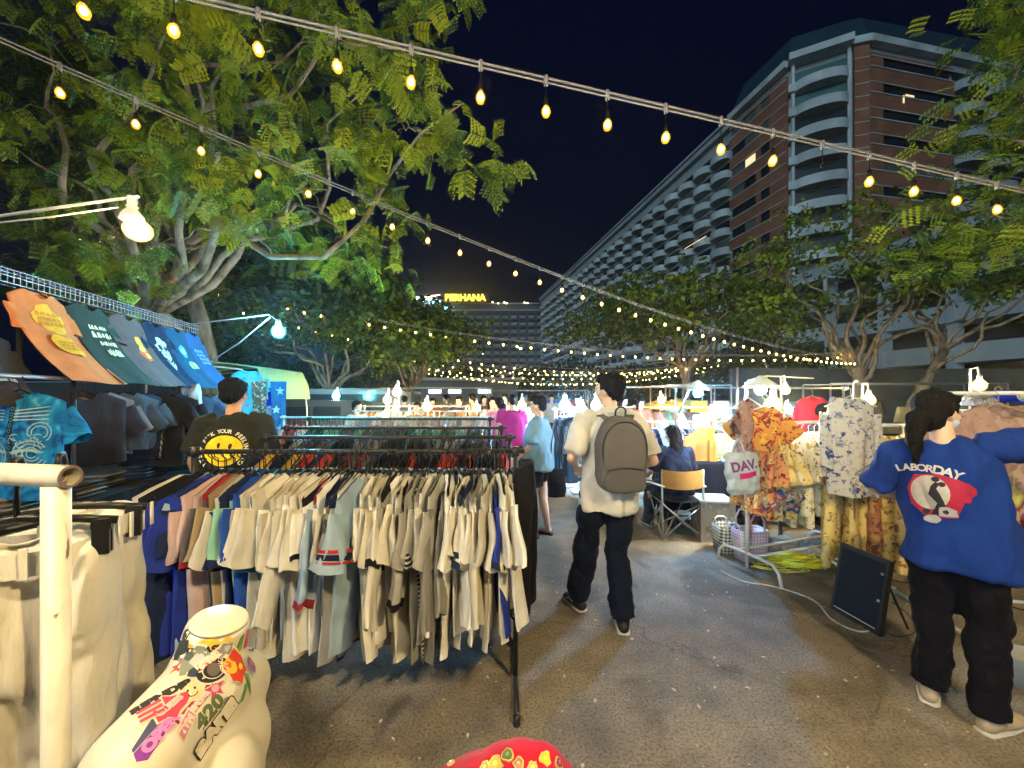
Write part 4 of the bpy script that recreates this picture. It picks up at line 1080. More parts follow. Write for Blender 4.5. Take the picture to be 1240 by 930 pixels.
# ------------------------------------------------------------------ left stall: wire grid with slanted shirts over a rail of shirts
e_ = Vector((-.185, .983, 0)); n_ = Vector((.983, .185, 0)); G0 = Vector((-4.0, 3.1, 2.55)); RZ = math.atan2(e_.y, e_.x)
root = thing('wire_grid_stand', 'black wire grid and frame of the left stall that holds the slanted t-shirts', 'display stand', (G0.x, G0.y, 0), RZ)
# local: x along e_, y = left of e_ (away from aisle), so -y is towards the aisle
mb = MB(); L0, L1 = -2.2, 2.62
for z in (0, .055, .11): mb.tube([(L0, 0, 2.52 + z), (L1, 0, 2.52 + z)], .0045, 5)
x = L0
while x < L1: mb.tube([(x, 0, 2.52), (x, 0, 2.63)], .0035, 4, caps=False); x += .05
for z in (0, .11): mb.tube([(L0, .10, 2.52 + z), (L1, .10, 2.52 + z)], .0045, 5)
x = L0
while x < L1: mb.tube([(x, 0, 2.63), (x, .1, 2.63)], .0035, 4, caps=False); x += .10
mb.build('wire_grid', plain((.35, .36, .40), .35, metal=.6, name='chromed_wire'), root, True)
mb = MB()
for x in (-2.1, .2, 2.6):
    mb = MB(); mb.tube([(x, .05, 0), (x, .05, 2.6)], .018, 8); mb.tube([(x, -.33, 0), (x, -.33, 1.76)], .018, 8)
    mb.tube([(x, .05, 1.76), (x, -.33, 1.76)], .012, 6); mb.build('frame', BLKMET, root, True)
mb = MB(); mb.tube([(L0, -.33, 1.76), (L1, -.33, 1.76)], .017, 8); mb.build('lower_rail', plain((.30, .30, .34), .35, metal=.5, name='rail_metal'), root, True)

def slant(v):   # tshirt local -> stall local
    x, y, z = v; s = max(0, -z) / .80
    out = .42 * s ** 1.9; return (x, y - out - .012, -.80 * s * 1.0 + .04 * s * s)
tops = [(.27, ORG, 'orange t-shirt with two yellow lettered blocks', 0), (.76, (.024, .042, .036), 'dark green t-shirt with cream lettering', 1), (1.24, (.10, .07, .068), 'brown grey t-shirt with a red and orange print', 2),
        (1.66, (.008, .02, .045), 'dark navy t-shirt with a large pale skull', 3), (2.06, (.012, .06, .12), 'dark blue t-shirt with a cyan and yellow print', 4), (2.42, (.02, .09, .24), 'blue t-shirt with a faint pale print at the far end', 5)]
OY = (.75, .38, .02); CR = (.62, .58, .38)
def scribble(x, y, w, h, seed, col, rows=3, sz=None):
    rr = random.Random(seed); out = []
    for r_ in range(rows):
        yy = y + h / 2 - h * (r_ + .5) / rows; xx = x - w / 2
        while xx < x + w / 2 - .01:
            l = rr.uniform(.02, .055) * w / .25; hh = h / rows * rr.uniform(.55, .9)
            out.append((('p', [(xx, yy - hh / 2), (xx + l, yy - hh / 2 + rr.uniform(-.01, .01) * h), (xx + l * rr.uniform(.6, 1), yy + hh / 2), (xx + l * .1, yy + hh / 2 * rr.uniform(.5, 1))]), col)); xx += l * 1.15
    return out
for s, c, lab, k in tops:
    mb = tee_mb(.49 if k < 5 else .42, .84, .20, .17, 84, .012, .014, 300 + k, nz=20, ns=30, sdep=.012, warp=slant, flare=.12)
    p = G0 + e_ * s + Vector((0, 0, -.02))
    o = mb.build('tshirt', cloth(c, var=.12), None, True); o.location = p; o.rotation_euler = (0, 0, RZ)
    tag(o, lab + ', on the wire grid', 't-shirt', 'slanted shirts on the wire grid')
    if k == 0: sh = [(('p', blob(0, .13, .13, 2, 18, 1.05)), OY)] + scribble(0, .13, .20, .14, 5, (.55, .22, .02), 3) + [(('p', blob(.02, -.12, .11, 4, 18, 1.15)), OY)] + scribble(.02, -.12, .16, .10, 8, (.55, .22, .02), 3)
    if k == 1: sh = scribble(.02, .15, .20, .06, 1, CR, 1) + scribble(.02, .07, .22, .07, 2, CR, 1) + scribble(.03, -.02, .16, .06, 3, CR, 1) + scribble(.04, -.12, .16, .10, 4, CR, 1)
    if k == 2: sh = [(('p', blob(.04, .08, .07, 1, 12, .8)), (.75, .30, .04)), (('p', blob(.04, -.06, .10, 3, 14, .9)), (.6, .10, .04)), (('p', blob(.03, 0, .05, 6, 9)), (.8, .5, .1)), (('p', blob(.06, -.09, .04, 9, 9)), (.8, .45, .08))]
    if k == 3: sh = [(('p', blob(0, .08, .115, 1, 20, .95)), (.5, .52, .48)), (('p', [(-.07, .0), (.09, .0), (.075, -.17), (.03, -.235), (-.02, -.22), (-.055, -.12)]), (.5, .52, .48)), (('c', -.045, .06, .032, .038, .3), (.01, .015, .03)), (('c', .045, .05, .03, .036, -.3), (.01, .015, .03)),
                     (('p', [(0, .02), (.022, -.04), (-.018, -.04)]), (.01, .015, .03)), (('arc', .01, -.05, .075, .022, R(200), R(340)), (.01, .015, .03)), (('arc', .01, -.09, .07, .010, R(205), R(335)), (.01, .015, .03))]
    if k == 4: sh = [(('p', blob(-.02, .06, .09, 1, 9, .9)), (.05, .35, .45)), (('p', blob(-.02, .06, .05, 2, 9, .9)), (.5, .6, .6)), (('p', blob(.02, -.14, .06, 3, 11, 1.5)), (.15, .6, .3)), (('p', blob(.07, -.12, .04, 4, 9)), (.8, .5, .05)), (('p', blob(-.04, -.15, .03, 5, 9)), (.6, .7, .1))]
    if k == 5: sh = scribble(0, .02, .20, .24, 6, (.16, .34, .52), 4)
    org = Vector(slant((0, 0, -.40))); nr = Vector((0, -1, .30 if k else .35))
    decal('printed_graphic', o, sh, org, nr, (0, .2, 1), off=.004)
    hanger(HG_BLK, p + Vector((0, 0, .0)), RZ, 'black hanger hooked on the wire grid', 'black hangers on the wire grid')
# near, partly cut by the frame edge: dark tees lying lower
for s, c, lab, sd, drop in ((-.30, (.035, .035, .04), 'charcoal t-shirt with pale script beside the orange one', 1, .42), (-.9, (.03, .03, .035), 'black t-shirt cut by the left edge above the blue shirt', 2, .30)):
    o = tee_mb(.55, .62, .2, .18, 82, .02, .02, 320 + sd, warp=slant).build('tshirt', cloth(c), None, True); o.location = G0 + e_ * s + Vector((0, 0, -drop)) + n_ * .06; o.rotation_euler = (0, 0, RZ)
    tag(o, lab, 't-shirt', 'slanted shirts on the wire grid')
    if sd == 1: decal('printed_graphic', o, scribble(0, 0, .3, .035, 3, (.5, .5, .45), 1), slant((0, 0, -.42)), (0, -1, .35), (0, .2, 1), off=.004)
# lower rail: shirts facing the aisle end
R0 = G0 + n_ * .33 + Vector((0, 0, 1.76 - 2.55))
def low(s, w, L, mat, label, seed, rz=0, name='tshirt', **k):
    p = R0 + e_ * s + Vector((0, 0, -HANG)); o = tee_mb(w, L, .24, .20, k.pop('droop', 62), .05, .018, seed, sdep=.05, **k).build(name, mat, None, True)
    o.location = p; o.rotation_euler = (0, 0, R(rz)); tag(o, label, 't-shirt', 'shirts on the lower rail of the left stall')
    hanger(HG_BLK, p, R(rz), 'black hanger on the lower rail of the left stall', 'black hangers on the lower rail of the left stall'); return o
def tiedye():
    m, nt, b = nodes('tie_dye_cloth', .85, .15); t = _tex(nt, 'ShaderNodeTexNoise', scale=5, det=6, Distortion=0) if False else _tex(nt, scale=4.5, det=5)
    t.inputs['Distortion'].default_value = 2.5
    r = _ramp(nt, t.outputs[0], [(.35, (.008, .07, .22)), (.5, (.012, .20, .48)), (.62, (.02, .30, .58)), (.70, (.14, .45, .62))]); nt.links.new(r.outputs[0], b.inputs['Base Color'])
    t2 = _tex(nt, scale=11, det=5, mp=(1, 1, .35)); _bump(nt, b, t2.outputs[0], .5, .02); return m
o = low(-.24, .64, .82, tiedye(), 'turquoise tie-dyed shirt with pale scrollwork, facing the camera at left', 401, 4, droop=64)
sh = []; PT = (.35, .55, .55)
for sg in (-1, 1):
    for r_ in (.10, .075, .05, .028): sh.append((('arc', sg * .14, -.18, r_, .008, R(30 if sg > 0 else -30), R(330 if sg > 0 else 240)), PT))
    for r_ in (.07, .045): sh.append((('arc', sg * .20, -.02, r_, .007, R(-60), R(210)), PT))
    for q in range(5): sh.append((('arc', sg * .12, -.34 + q * .012, .20 - q * .016, .005, R(60), R(120)), PT))
    for q in range(4): sh.append((('p', [(sg * .05, .14 - q * .022), (sg * .26, .17 - q * .03), (sg * .25, .162 - q * .03), (sg * .05, .132 - q * .022)]), (.45, .62, .6)))
    for q in range(9): sh.append((('arc', sg * (.05 + .022 * q), -.08 + .03 * math.sin(q * 2.1), .022, .005, q * 1.0, q * 1.0 + 4), PT))
decal('scroll_print', o, sh, (0, 0, -.30), (0, -1, 0), (0, 0, 1), off=.003)
# dark chain print down the middle
decal('centre_print', o, [(('p', [(-.022, .2), (.022, .2), (.026, -.36), (-.026, -.36)]), (.008, .02, .05))] + [(('arc', 0, .17 - k * .04, .012, .005, 0, 6.2), (.10, .25, .3)) for k in range(13)], (0, 0, -.32), (0, -1, 0), (0, 0, 1), off=.0045)
low(.30, .56, .66, cloth((.022, .02, .026)), 'black t-shirt just right of the turquoise tie-dyed one', 402, 62)
low(.42, .56, .60, cloth((.13, .10, .10)), 'brown grey t-shirt edge on, second right of the tie-dyed one', 403, 70)
low(.56, .56, .58, cloth((.035, .04, .05)), 'dark slate t-shirt edge on, third right of tie-dyed one', 404, 60)
low(.74, .58, .60, cloth((.05, .06, .07)), 'slate grey t-shirt edge on, fourth right of the tie-dyed one', 405, 66)
for i, s in enumerate((.86, .94)): low(s, .5, .7, cloth((.012, .014, .03)), ['black blue t-shirt deep in the lower rail gap', 'midnight blue t-shirt just before the weed lettered one'][i], 410 + i, 70)
o = low(1.15, .64, .80, cloth((.022, .022, .028)), 'black t-shirt with green word weed above rows of small grey figures', 406, 8, droop=48)
sh = [(('t', 'weed', -.09, .20, .075, 0), (.18, .50, .12)), (('t', '.....', .02, .195, .05, 0), (.18, .5, .12)), (('p', [(-.17, .160), (.17, .160), (.17, .155), (-.17, .155)]), (.4, .4, .4)), (('p', [(-.17, .145), (.10, .145), (.10, .141), (-.17, .141)]), (.4, .4, .4))]
rr = random.Random(4)
for a in range(8):
    for b in range(6):
        x, y = -.145 + b * .058, .10 - a * .062; sh.append((('p', blob(x, y, .019, a * 9 + b, 7, .8)), rr.choice(((.35, .36, .33), (.28, .33, .26), (.4, .38, .34), (.36, .20, .16))))); sh.append((('c', x, y + .02, .009, .010, 0), (.42, .42, .40)))
        sh.append((('p', [(x - .018, y - .024), (x + .018, y - .024), (x + .018, y - .028), (x - .018, y - .028)]), (.3, .3, .3)))
decal('printed_graphic', o, sh, (.02, 0, -.34), (0, -1, 0), (0, 0, 1), off=.003)
low(1.40, .56, .66, cloth((.015, .015, .02)), 'plain black t-shirt behind the weed lettered one', 407, 20)
o = low(1.80, .58, .70, cloth((.05, .07, .13)), 'faded navy t-shirt with a small red print behind the smiley shirt man', 408, 8, droop=50)
decal('printed_graphic', o, [(('p', blob(0, .1, .06, 2, 10)), (.4, .12, .10)), (('p', blob(0, .1, .03, 3, 8)), (.5, .45, .4))], (0, 0, -.3), (0, -1, 0), (0, 0, 1))
low(2.25, .56, .70, cloth((.09, .15, .22)), 'grey blue t-shirt at the far end of the lower rail', 409, 8, droop=50)
o = low(1.60, .22, .30, cloth((.42, .50, .58)), 'small white top with a blue emblem clipped high on the lower rail', 412, 5, name='vest', slv=False); o.location += n_ * .12 + Vector((0, 0, .13))
decal('printed_graphic', o, [(('arc', 0, .02, .035, .012, 0, 6.2), (.05, .12, .4)), (('p', [(-.01, -.04), (.01, -.04), (.01, .04), (-.01, .04)]), (.05, .12, .4))], (0, 0, -.16), (0, -1, 0), (0, 0, 1))
for i, s in enumerate(()): low(s, .56, .75, cloth([(.02, .10, .30), (.03, .02, .06), (.015, .03, .10)][i]), ['bright blue shirt cut off by the left edge of the photo', 'purple black shirt at the far left edge', 'dark navy shirt at the far left edge behind the white post'][i], 420 + i, 30)
# purple cloth under the upper row, dark table with piles
root = thing('stall_table', 'low table under the left stall covered by a black cloth', 'table', (-4.1, 4.2, 0), RZ)
mb = MB(); mb.box((0, 0, .70), (3.0, .7, .03)); mb.build('tabletop', BLKMET, root)
for a in (-1.4, 1.4):
    for b in (-.3, .3): mb = MB(); mb.tube([(a, b, 0), (a, b, .69)], .02, 6); mb.build('leg', BLKMET, root)
mb = MB()
for k in range(30):
    x = -1.52 + k * .105; mb.add([(x, -.37 - .015 * math.sin(k * 2.3), .72), (x + .105, -.37 - .015 * math.sin((k + 1) * 2.3), .72), (x + .105, -.38 - .02 * math.sin((k + 1) * 1.7), .04), (x, -.38 - .02 * math.sin(k * 1.7), .04)], [(3, 2, 1, 0)])
mb.box((0, 0, .722), (3.04, .74, .006)); o = mb.build('cloth_cover', cloth((.015, .015, .02)), root, False)
def pile(label, pos, rz, cols, w=.30, d=.24, n=4, group='folded clothes on the left stall table'):
    root = thing('folded_clothes', label, 'folded clothes', pos, rz, group); z = 0
    for k in range(n):
        mb = MB(); rr = random.Random(hash(label) % 97 + k); a, b, h = w * rr.uniform(.9, 1.05), d * rr.uniform(.9, 1.05), rr.uniform(.025, .045)
        mb.tube([(-a / 2, 0, z + h / 2), (a / 2, 0, z + h / 2)], [(b / 2, h / 2), (b / 2, h / 2)], 14, side=(0, 1, 0), rounded=True); mb.build('folded_garment', cloth(cols[k % len(cols)]), root, True); z += h
for i, (s, t, cols) in enumerate(((-1.2, 0, [(.16, .14, .12), (.25, .23, .20)]), (-.75, -.1, [(.10, .09, .08), (.22, .20, .17), (.06, .06, .06)]), (-.3, .05, [(.05, .05, .05), (.30, .27, .22)]), (.2, 0, [(.03, .05, .10), (.10, .10, .10)]), (.7, -.05, [(.02, .02, .02), (.12, .10, .08)]))):
    pile(['grey and beige folded clothes nearest on the left stall table', 'brown and black folded pile, second on the left stall table', 'dark pile with a beige top, middle of the left stall table', 'navy folded pile, fourth on the left stall table', 'black folded pile farthest on the left stall table'][i], Vector((-4.1, 4.2, .727)) + e_ * s + n_ * (.05 - t), RZ, cols)
# olive/black bags on the ground under the front rack at left
for i, (x, y, r_, c, lab) in enumerate(((-2.35, 2.75, .26, (.10, .085, .06), 'sagging grey brown cloth sack on the ground behind the left end of the front rack'), (-2.75, 3.1, .24, (.03, .03, .035), 'black sack on the ground below the left stall'), (-2.05, 3.0, .2, (.02, .05, .12), 'dark blue sack on the ground under the racks'))):
    mb = MB(); mb.ell((0, 0, r_ * .9), (r_ * 1.2, r_, r_ * .95)); mb.ell((r_ * .4, 0, r_ * .6), (r_, r_ * .9, r_ * .62)); mb.ell((0, 0, r_ * 1.75), (r_ * .35, r_ * .3, r_ * .4))
    o = fuse(mb, 'cloth_sack', cloth(c), None, .02, 4, .07, 6, seed=i); o.location = (x, y, 0); tag(o, lab, 'sack')

# tent of blue hanging cloths beyond the smiley shirt man
tp = G(298, 7.0); root = thing('garment_tent', 'rounded green topped tent frame hung with blue cloths behind the smiley shirt man', 'tent', (tp.x, tp.y, 0))
mb = MB()
for y in (-.5, .8):
    pts = [(-1.3, y, 0), (-1.3, y, 1.9)] + [(-1.3 + 1.95 * t, y, 1.9 + .30 * math.sin(PI * (.25 + t * .55)) - .08) for t in (0.05, .2, .4, .6, .8)] + [(.62, y, 1.75), (.66, y, 1.4), (.68, y, 0)]
    mb.tube(pts, .016, 6)
mb.build('frame', WHTMET, root, True)
mb = MB(); pts = [(-1.35 + 1.9 * t, 2.0 + .24 * math.sin(PI * (.2 + t * .6)) - .04) for t in [k / 10 for k in range(11)]] + [(.66, 1.86), (.70, 1.6)]
vs = []; 
for (x, z) in pts: vs += [(x, -.55, z), (x, .85, z), (x, .85, z - .02), (x, -.55, z - .02)]
fs = []
for k in range(len(pts) - 1):
    a = 4 * k; b = a + 4; fs += [(a, b, b + 1, a + 1), (a + 3, a + 2, b + 2, b + 3), (a, a + 3, b + 3, b)]
mb.add(vs, fs); mb.build('canopy', plain((.25, .42, .20), .7, name='green_canvas'), root, True)
def drape(label, x, y, z, w, h, mat, seed, rz=0, name='hanging_cloth', group='cloths hung in the rounded tent', folds=5, amp=.03):
    mb = MB(); rr = random.Random(seed); nx, nz = 24, 14; ph = rr.uniform(0, 6)
    for sd in (0, 1):
        vs = [((-.5 + i / nx) * w * (1 - .12 * math.sin(PI * min(1, j / nz * 1.5))), amp * (j / nz) ** .6 * math.sin(2 * PI * folds * i / nx + ph + j * .08) + sd * .006, -h * j / nz + .02 * math.sin(i * .8 + ph) * (j / nz)) for j in range(nz + 1) for i in range(nx + 1)]
        fs = [(j * (nx + 1) + i, (j + 1) * (nx + 1) + i, (j + 1) * (nx + 1) + i + 1, j * (nx + 1) + i + 1) for j in range(nz) for i in range(nx)]
        if sd: fs = [tuple(reversed(f)) for f in fs]
        mb.add(vs, fs)
    o = mb.build(name, mat, None, True); o.location = (x, y, z); o.rotation_euler = (0, 0, rz); return tag(o, label, 'cloth', group)
CYM = floral((.05, .42, .60), [(.03, .30, .55), (.55, .12, .25)], 9, 2, .40)
q = P(300, 447, 6.4); o = tee_mb(.45, .62, .22, .2, 74, .05, .03, 501).build('tshirt', CYM, None, True); o.location = q; o.rotation_euler = (0, 0, R(25)); tag(o, 'cyan top with pink specks hanging high in the rounded tent', 't-shirt')
q = P(296, 480, 6.3); o = tee_mb(.62, .95, .26, .2, 70, .06, .03, 502).build('tshirt', CYM, None, True); o.location = q; o.rotation_euler = (0, 0, R(15)); tag(o, 'larger cyan shirt below the high one in the rounded tent', 't-shirt')
q = P(314, 462, 6.25); drape('brown and cream patterned scarf in the rounded tent', q.x, q.y, q.z, .24, 1.3, floral((.50, .42, .32), [(.12, .06, .03), (.30, .08, .05), (.05, .12, .10)], 12, 5, .5), 11, amp=.02, folds=2)
q = P(325, 470, 6.5); drape('plain royal blue cloth in the rounded tent', q.x, q.y, q.z, .42, 1.5, cloth((.01, .02, .42)), 12, folds=3)
q = P(337, 462, 6.3); o = drape('steel blue cloth with white stars at the tent\'s right edge', q.x, q.y, q.z, .26, 1.4, cloth((.03, .14, .32)), 13, folds=2, amp=.02)
def star(x, y, r): return [(x + (r if k % 2 == 0 else r * .42) * math.sin(PI * k / 5), y + (r if k % 2 == 0 else r * .42) * math.cos(PI * k / 5)) for k in range(10)]
for k in range(5): decal('star_print', o, [(('p', star(.0 + .03 * (-1) ** k, .55 - k * .30, .075)), (.45, .60, .70))], (0, 0, -.7), (0, -1, 0), (0, 0, 1))

# ------------------------------------------------------------------ parked vehicles behind the racks
def vehicle(label, x, Y, L, H, W, col, rz, van=False, name='parked_van'):
    root = thing(name, label, 'van' if van else 'car', (x, Y, 0), rz, 'parked vehicles behind the racks'); m = plain(col, .25, spec=.6, var=.05, scale=2, bump=0, name='car_paint')
    prof = [(-L / 2, .35), (L / 2, .35), (L / 2 + .03, .75), (L / 2 - .08, 1.0), (L / 2 - (.25 if van else .75), 1.05), (L / 2 - (.6 if van else 1.3), H - .06), (L / 2 - (.9 if van else 1.7), H), (-L / 2 + .3, H), (-L / 2 + .08, H - .1), (-L / 2 - .02, .9)]
    mb = MB(); n = len(prof); vs = []
    for s in (-1, 1):
        for (a, z) in prof: vs.append((a, s * (W / 2 - (.12 if z > 1.02 else 0)), z))
    mb.add(vs, [(i, (i + 1) % n, n + (i + 1) % n, n + i) for i in range(n)] + [tuple(range(n, 2 * n)), tuple(reversed(range(n)))]); o = mb.build('body', m, root)
    bm = bmesh.new(); bm.from_mesh(o.data); bmesh.ops.recalc_face_normals(bm, faces=bm.faces); bmesh.ops.bevel(bm, geom=bm.edges[:], offset=.04, segments=2, affect='EDGES'); bm.to_mesh(o.data); bm.free()
    for s in (-1, 1):
        k = 4 if van else 3; a0, a1 = -L / 2 + .3, L / 2 - (1.0 if van else 1.6)
        for i in range(k):
            xa = a0 + (a1 - a0) * i / k + .04; xb = a0 + (a1 - a0) * (i + 1) / k - .04
            mb = MB(); mb.box(((xa + xb) / 2, s * (W / 2 - .105), (1.06 + H - .14) / 2), (xb - xa, .06, H - .14 - 1.06)); mb.build('side_window', DARKW, root)
        for a in (-L / 2 + .75, L / 2 - .75):
            mb = MB(); mb.tube([(a, s * (W / 2 - .18), .33), (a, s * (W / 2 + .02), .33)], .33, 18); w_ = mb.build('wheel', BLACK, root); mb = MB(); mb.tube([(a, s * (W / 2), .33), (a, s * (W / 2 + .035), .33)], .19, 12); mb.build('rim', STEEL, w_)
    mb = MB(); a = L / 2 - (.42 if van else 1.0); mb.box((a, 0, (1.08 + H) / 2 - .04), (.05, W - .35, (H - 1.1)), M=Matrix.Translation((a, 0, 0)) @ Matrix.Rotation(0, 4, 'Y') @ Matrix.Translation((-a, 0, 0))); mb.build('windscreen', DARKW, root)
    for s in (-1, 1): mb = MB(); mb.ell((L / 2 + .0, s * (W / 2 - .25), .8), (.06, .14, .10)); mb.build('headlight', plain((.6, .6, .6), .15, spec=.8, bump=0, name='lamp_glass'), root, True)
p = G(375, 9.4); vehicle('dark minivan with a pale roof parked behind the pale blue rack', p.x, 9.4, 3.9, 1.55, 1.7, (.05, .06, .06), R(8), True)
p = G(430, 12.0); vehicle('grey van parked farther back under the cyan bulb', p.x, 12.2, 4.4, 1.85, 1.8, (.22, .24, .25), R(4), True)

# ------------------------------------------------------------------ near left: white pipe rack and pale trousers
root = thing('pipe_rack', 'scuffed white pipe rack corner at the left edge in the foreground', 'clothes rack', (P(68, 577, .76).x, .76, 0))
zt = P(68, 577, .76).z; x0 = P(68, 577, .76).x
def scuffed():
    m, nt, b = nodes('scuffed_white_pipe', .4, .5); t = _tex(nt, scale=22, det=8, mp=(1, 1, .5)); t.inputs['Distortion'].default_value = .6
    r = _ramp(nt, t.outputs[0], [(.30, (.12, .09, .06)), (.345, (.55, .50, .40)), (.6, (.66, .60, .48))]); nt.links.new(r.outputs[0], b.inputs['Base Color']); _bump(nt, b, t.outputs[0], .2, .002); return m
PIPE = scuffed()
mb = MB(); mb.tube([(-1.2, .10, zt + .02), (.028, 0, zt)], .0215, 18, caps=False); mb.tube([(-1.2, .10, zt + .02), (.028, 0, zt)], .0165, 18, caps=False); mb.build('top_rail', PIPE, root, True)
mb = MB(); mb.lathe([(.0165, 0), (.0215, 0)], 18, M=Matrix.Translation((.0285, 0, zt)) @ Matrix.Rotation(R(90), 4, 'Y')); mb.tube([(-.005, 0, zt), (0, 0, zt)], .0164, 12); mb.build('pipe_end', plain((.18, .12, .10), .8, name='rusty_cut'), root)
mb = MB(); mb.tube([(0, 0, .02), (0, 0, zt - .018)], .0205, 18); mb.build('post', PIPE, root, True)
mb = MB(); mb.tube([(0, -.35, .03), (0, .35, .03)], .02, 12); mb.build('foot', PIPE, root, True)
OFF = cloth((.56, .53, .46), wr=2.2, var=.10)
trousers('trousers', 'off white trousers clipped right of the white pipe post', P(116, 630, .97), R(112), OFF, 1.02, .125, .10, .055, 'pale trousers on the white pipe rack', 1, .055, .009)
trousers('trousers', 'off white trousers left of the white pipe post, cut by the photo edge', P(8, 668, .80), R(40), OFF, 1.02, .14, .11, .05, 'pale trousers on the white pipe rack', 2, .055, .009)
trousers('trousers', 'off white trousers hanging behind the white pipe post', P(56, 636, 1.10), R(112), OFF, 1.02, .14, .12, .05, 'pale trousers on the white pipe rack', 3, .035, .012)
def clip_hanger(label, pos, rz, w=.30):
    root = thing('clip_hanger', label, 'hanger', pos, rz, 'black clip hangers on the white pipe rack')
    mb = MB(); pts = [(0, 0, -.03)] + [(0, .028 * math.sin(a), .05 + .028 * -math.cos(a) + .0) for a in [R(k) for k in (0, 40, 80, 120, 160, 200, 240)]]
    mb.tube([(0, 0, -.06), (0, .0, .0), (0, .024, .015), (0, .028, .04), (0, .012, .062), (0, -.012, .06), (0, -.026, .04)], .0055, 8)
    mb.tube([(-w / 2, 0, -.085), (-w / 4, 0, -.07), (0, 0, -.06), (w / 4, 0, -.07), (w / 2, 0, -.085)], [(.006, .009)] * 5, 8, side=(0, 1, 0)); mb.build('frame', BLACK, root, True)
    for s in (-1, 1):
        mb = MB(); mb.box((s * w * .42, .008, -.115), (.028, .008, .075), M=None); mb.box((s * w * .42, -.010, -.115), (.028, .008, .075)); mb.tube([(s * w * .42 - .016, 0, -.09), (s * w * .42 + .016, 0, -.09)], .014, 8); mb.build('clip', BLACK, root)
clip_hanger('black clip hanger at the cut end of the white pipe', P(105, 592, .93) + Vector((-.06, 0, .02)), R(35))
clip_hanger('black clip hanger left of the white post, hook round the pipe', P(20, 580, .80) + Vector((0, 0, -.02)), R(30))
clip_hanger('black clip hanger deep behind the white post', P(60, 600, 1.0) + Vector((0, 0, .0)), R(60))
for i, (x, y) in enumerate(((0, 0), (-.06, .02))):
    pass

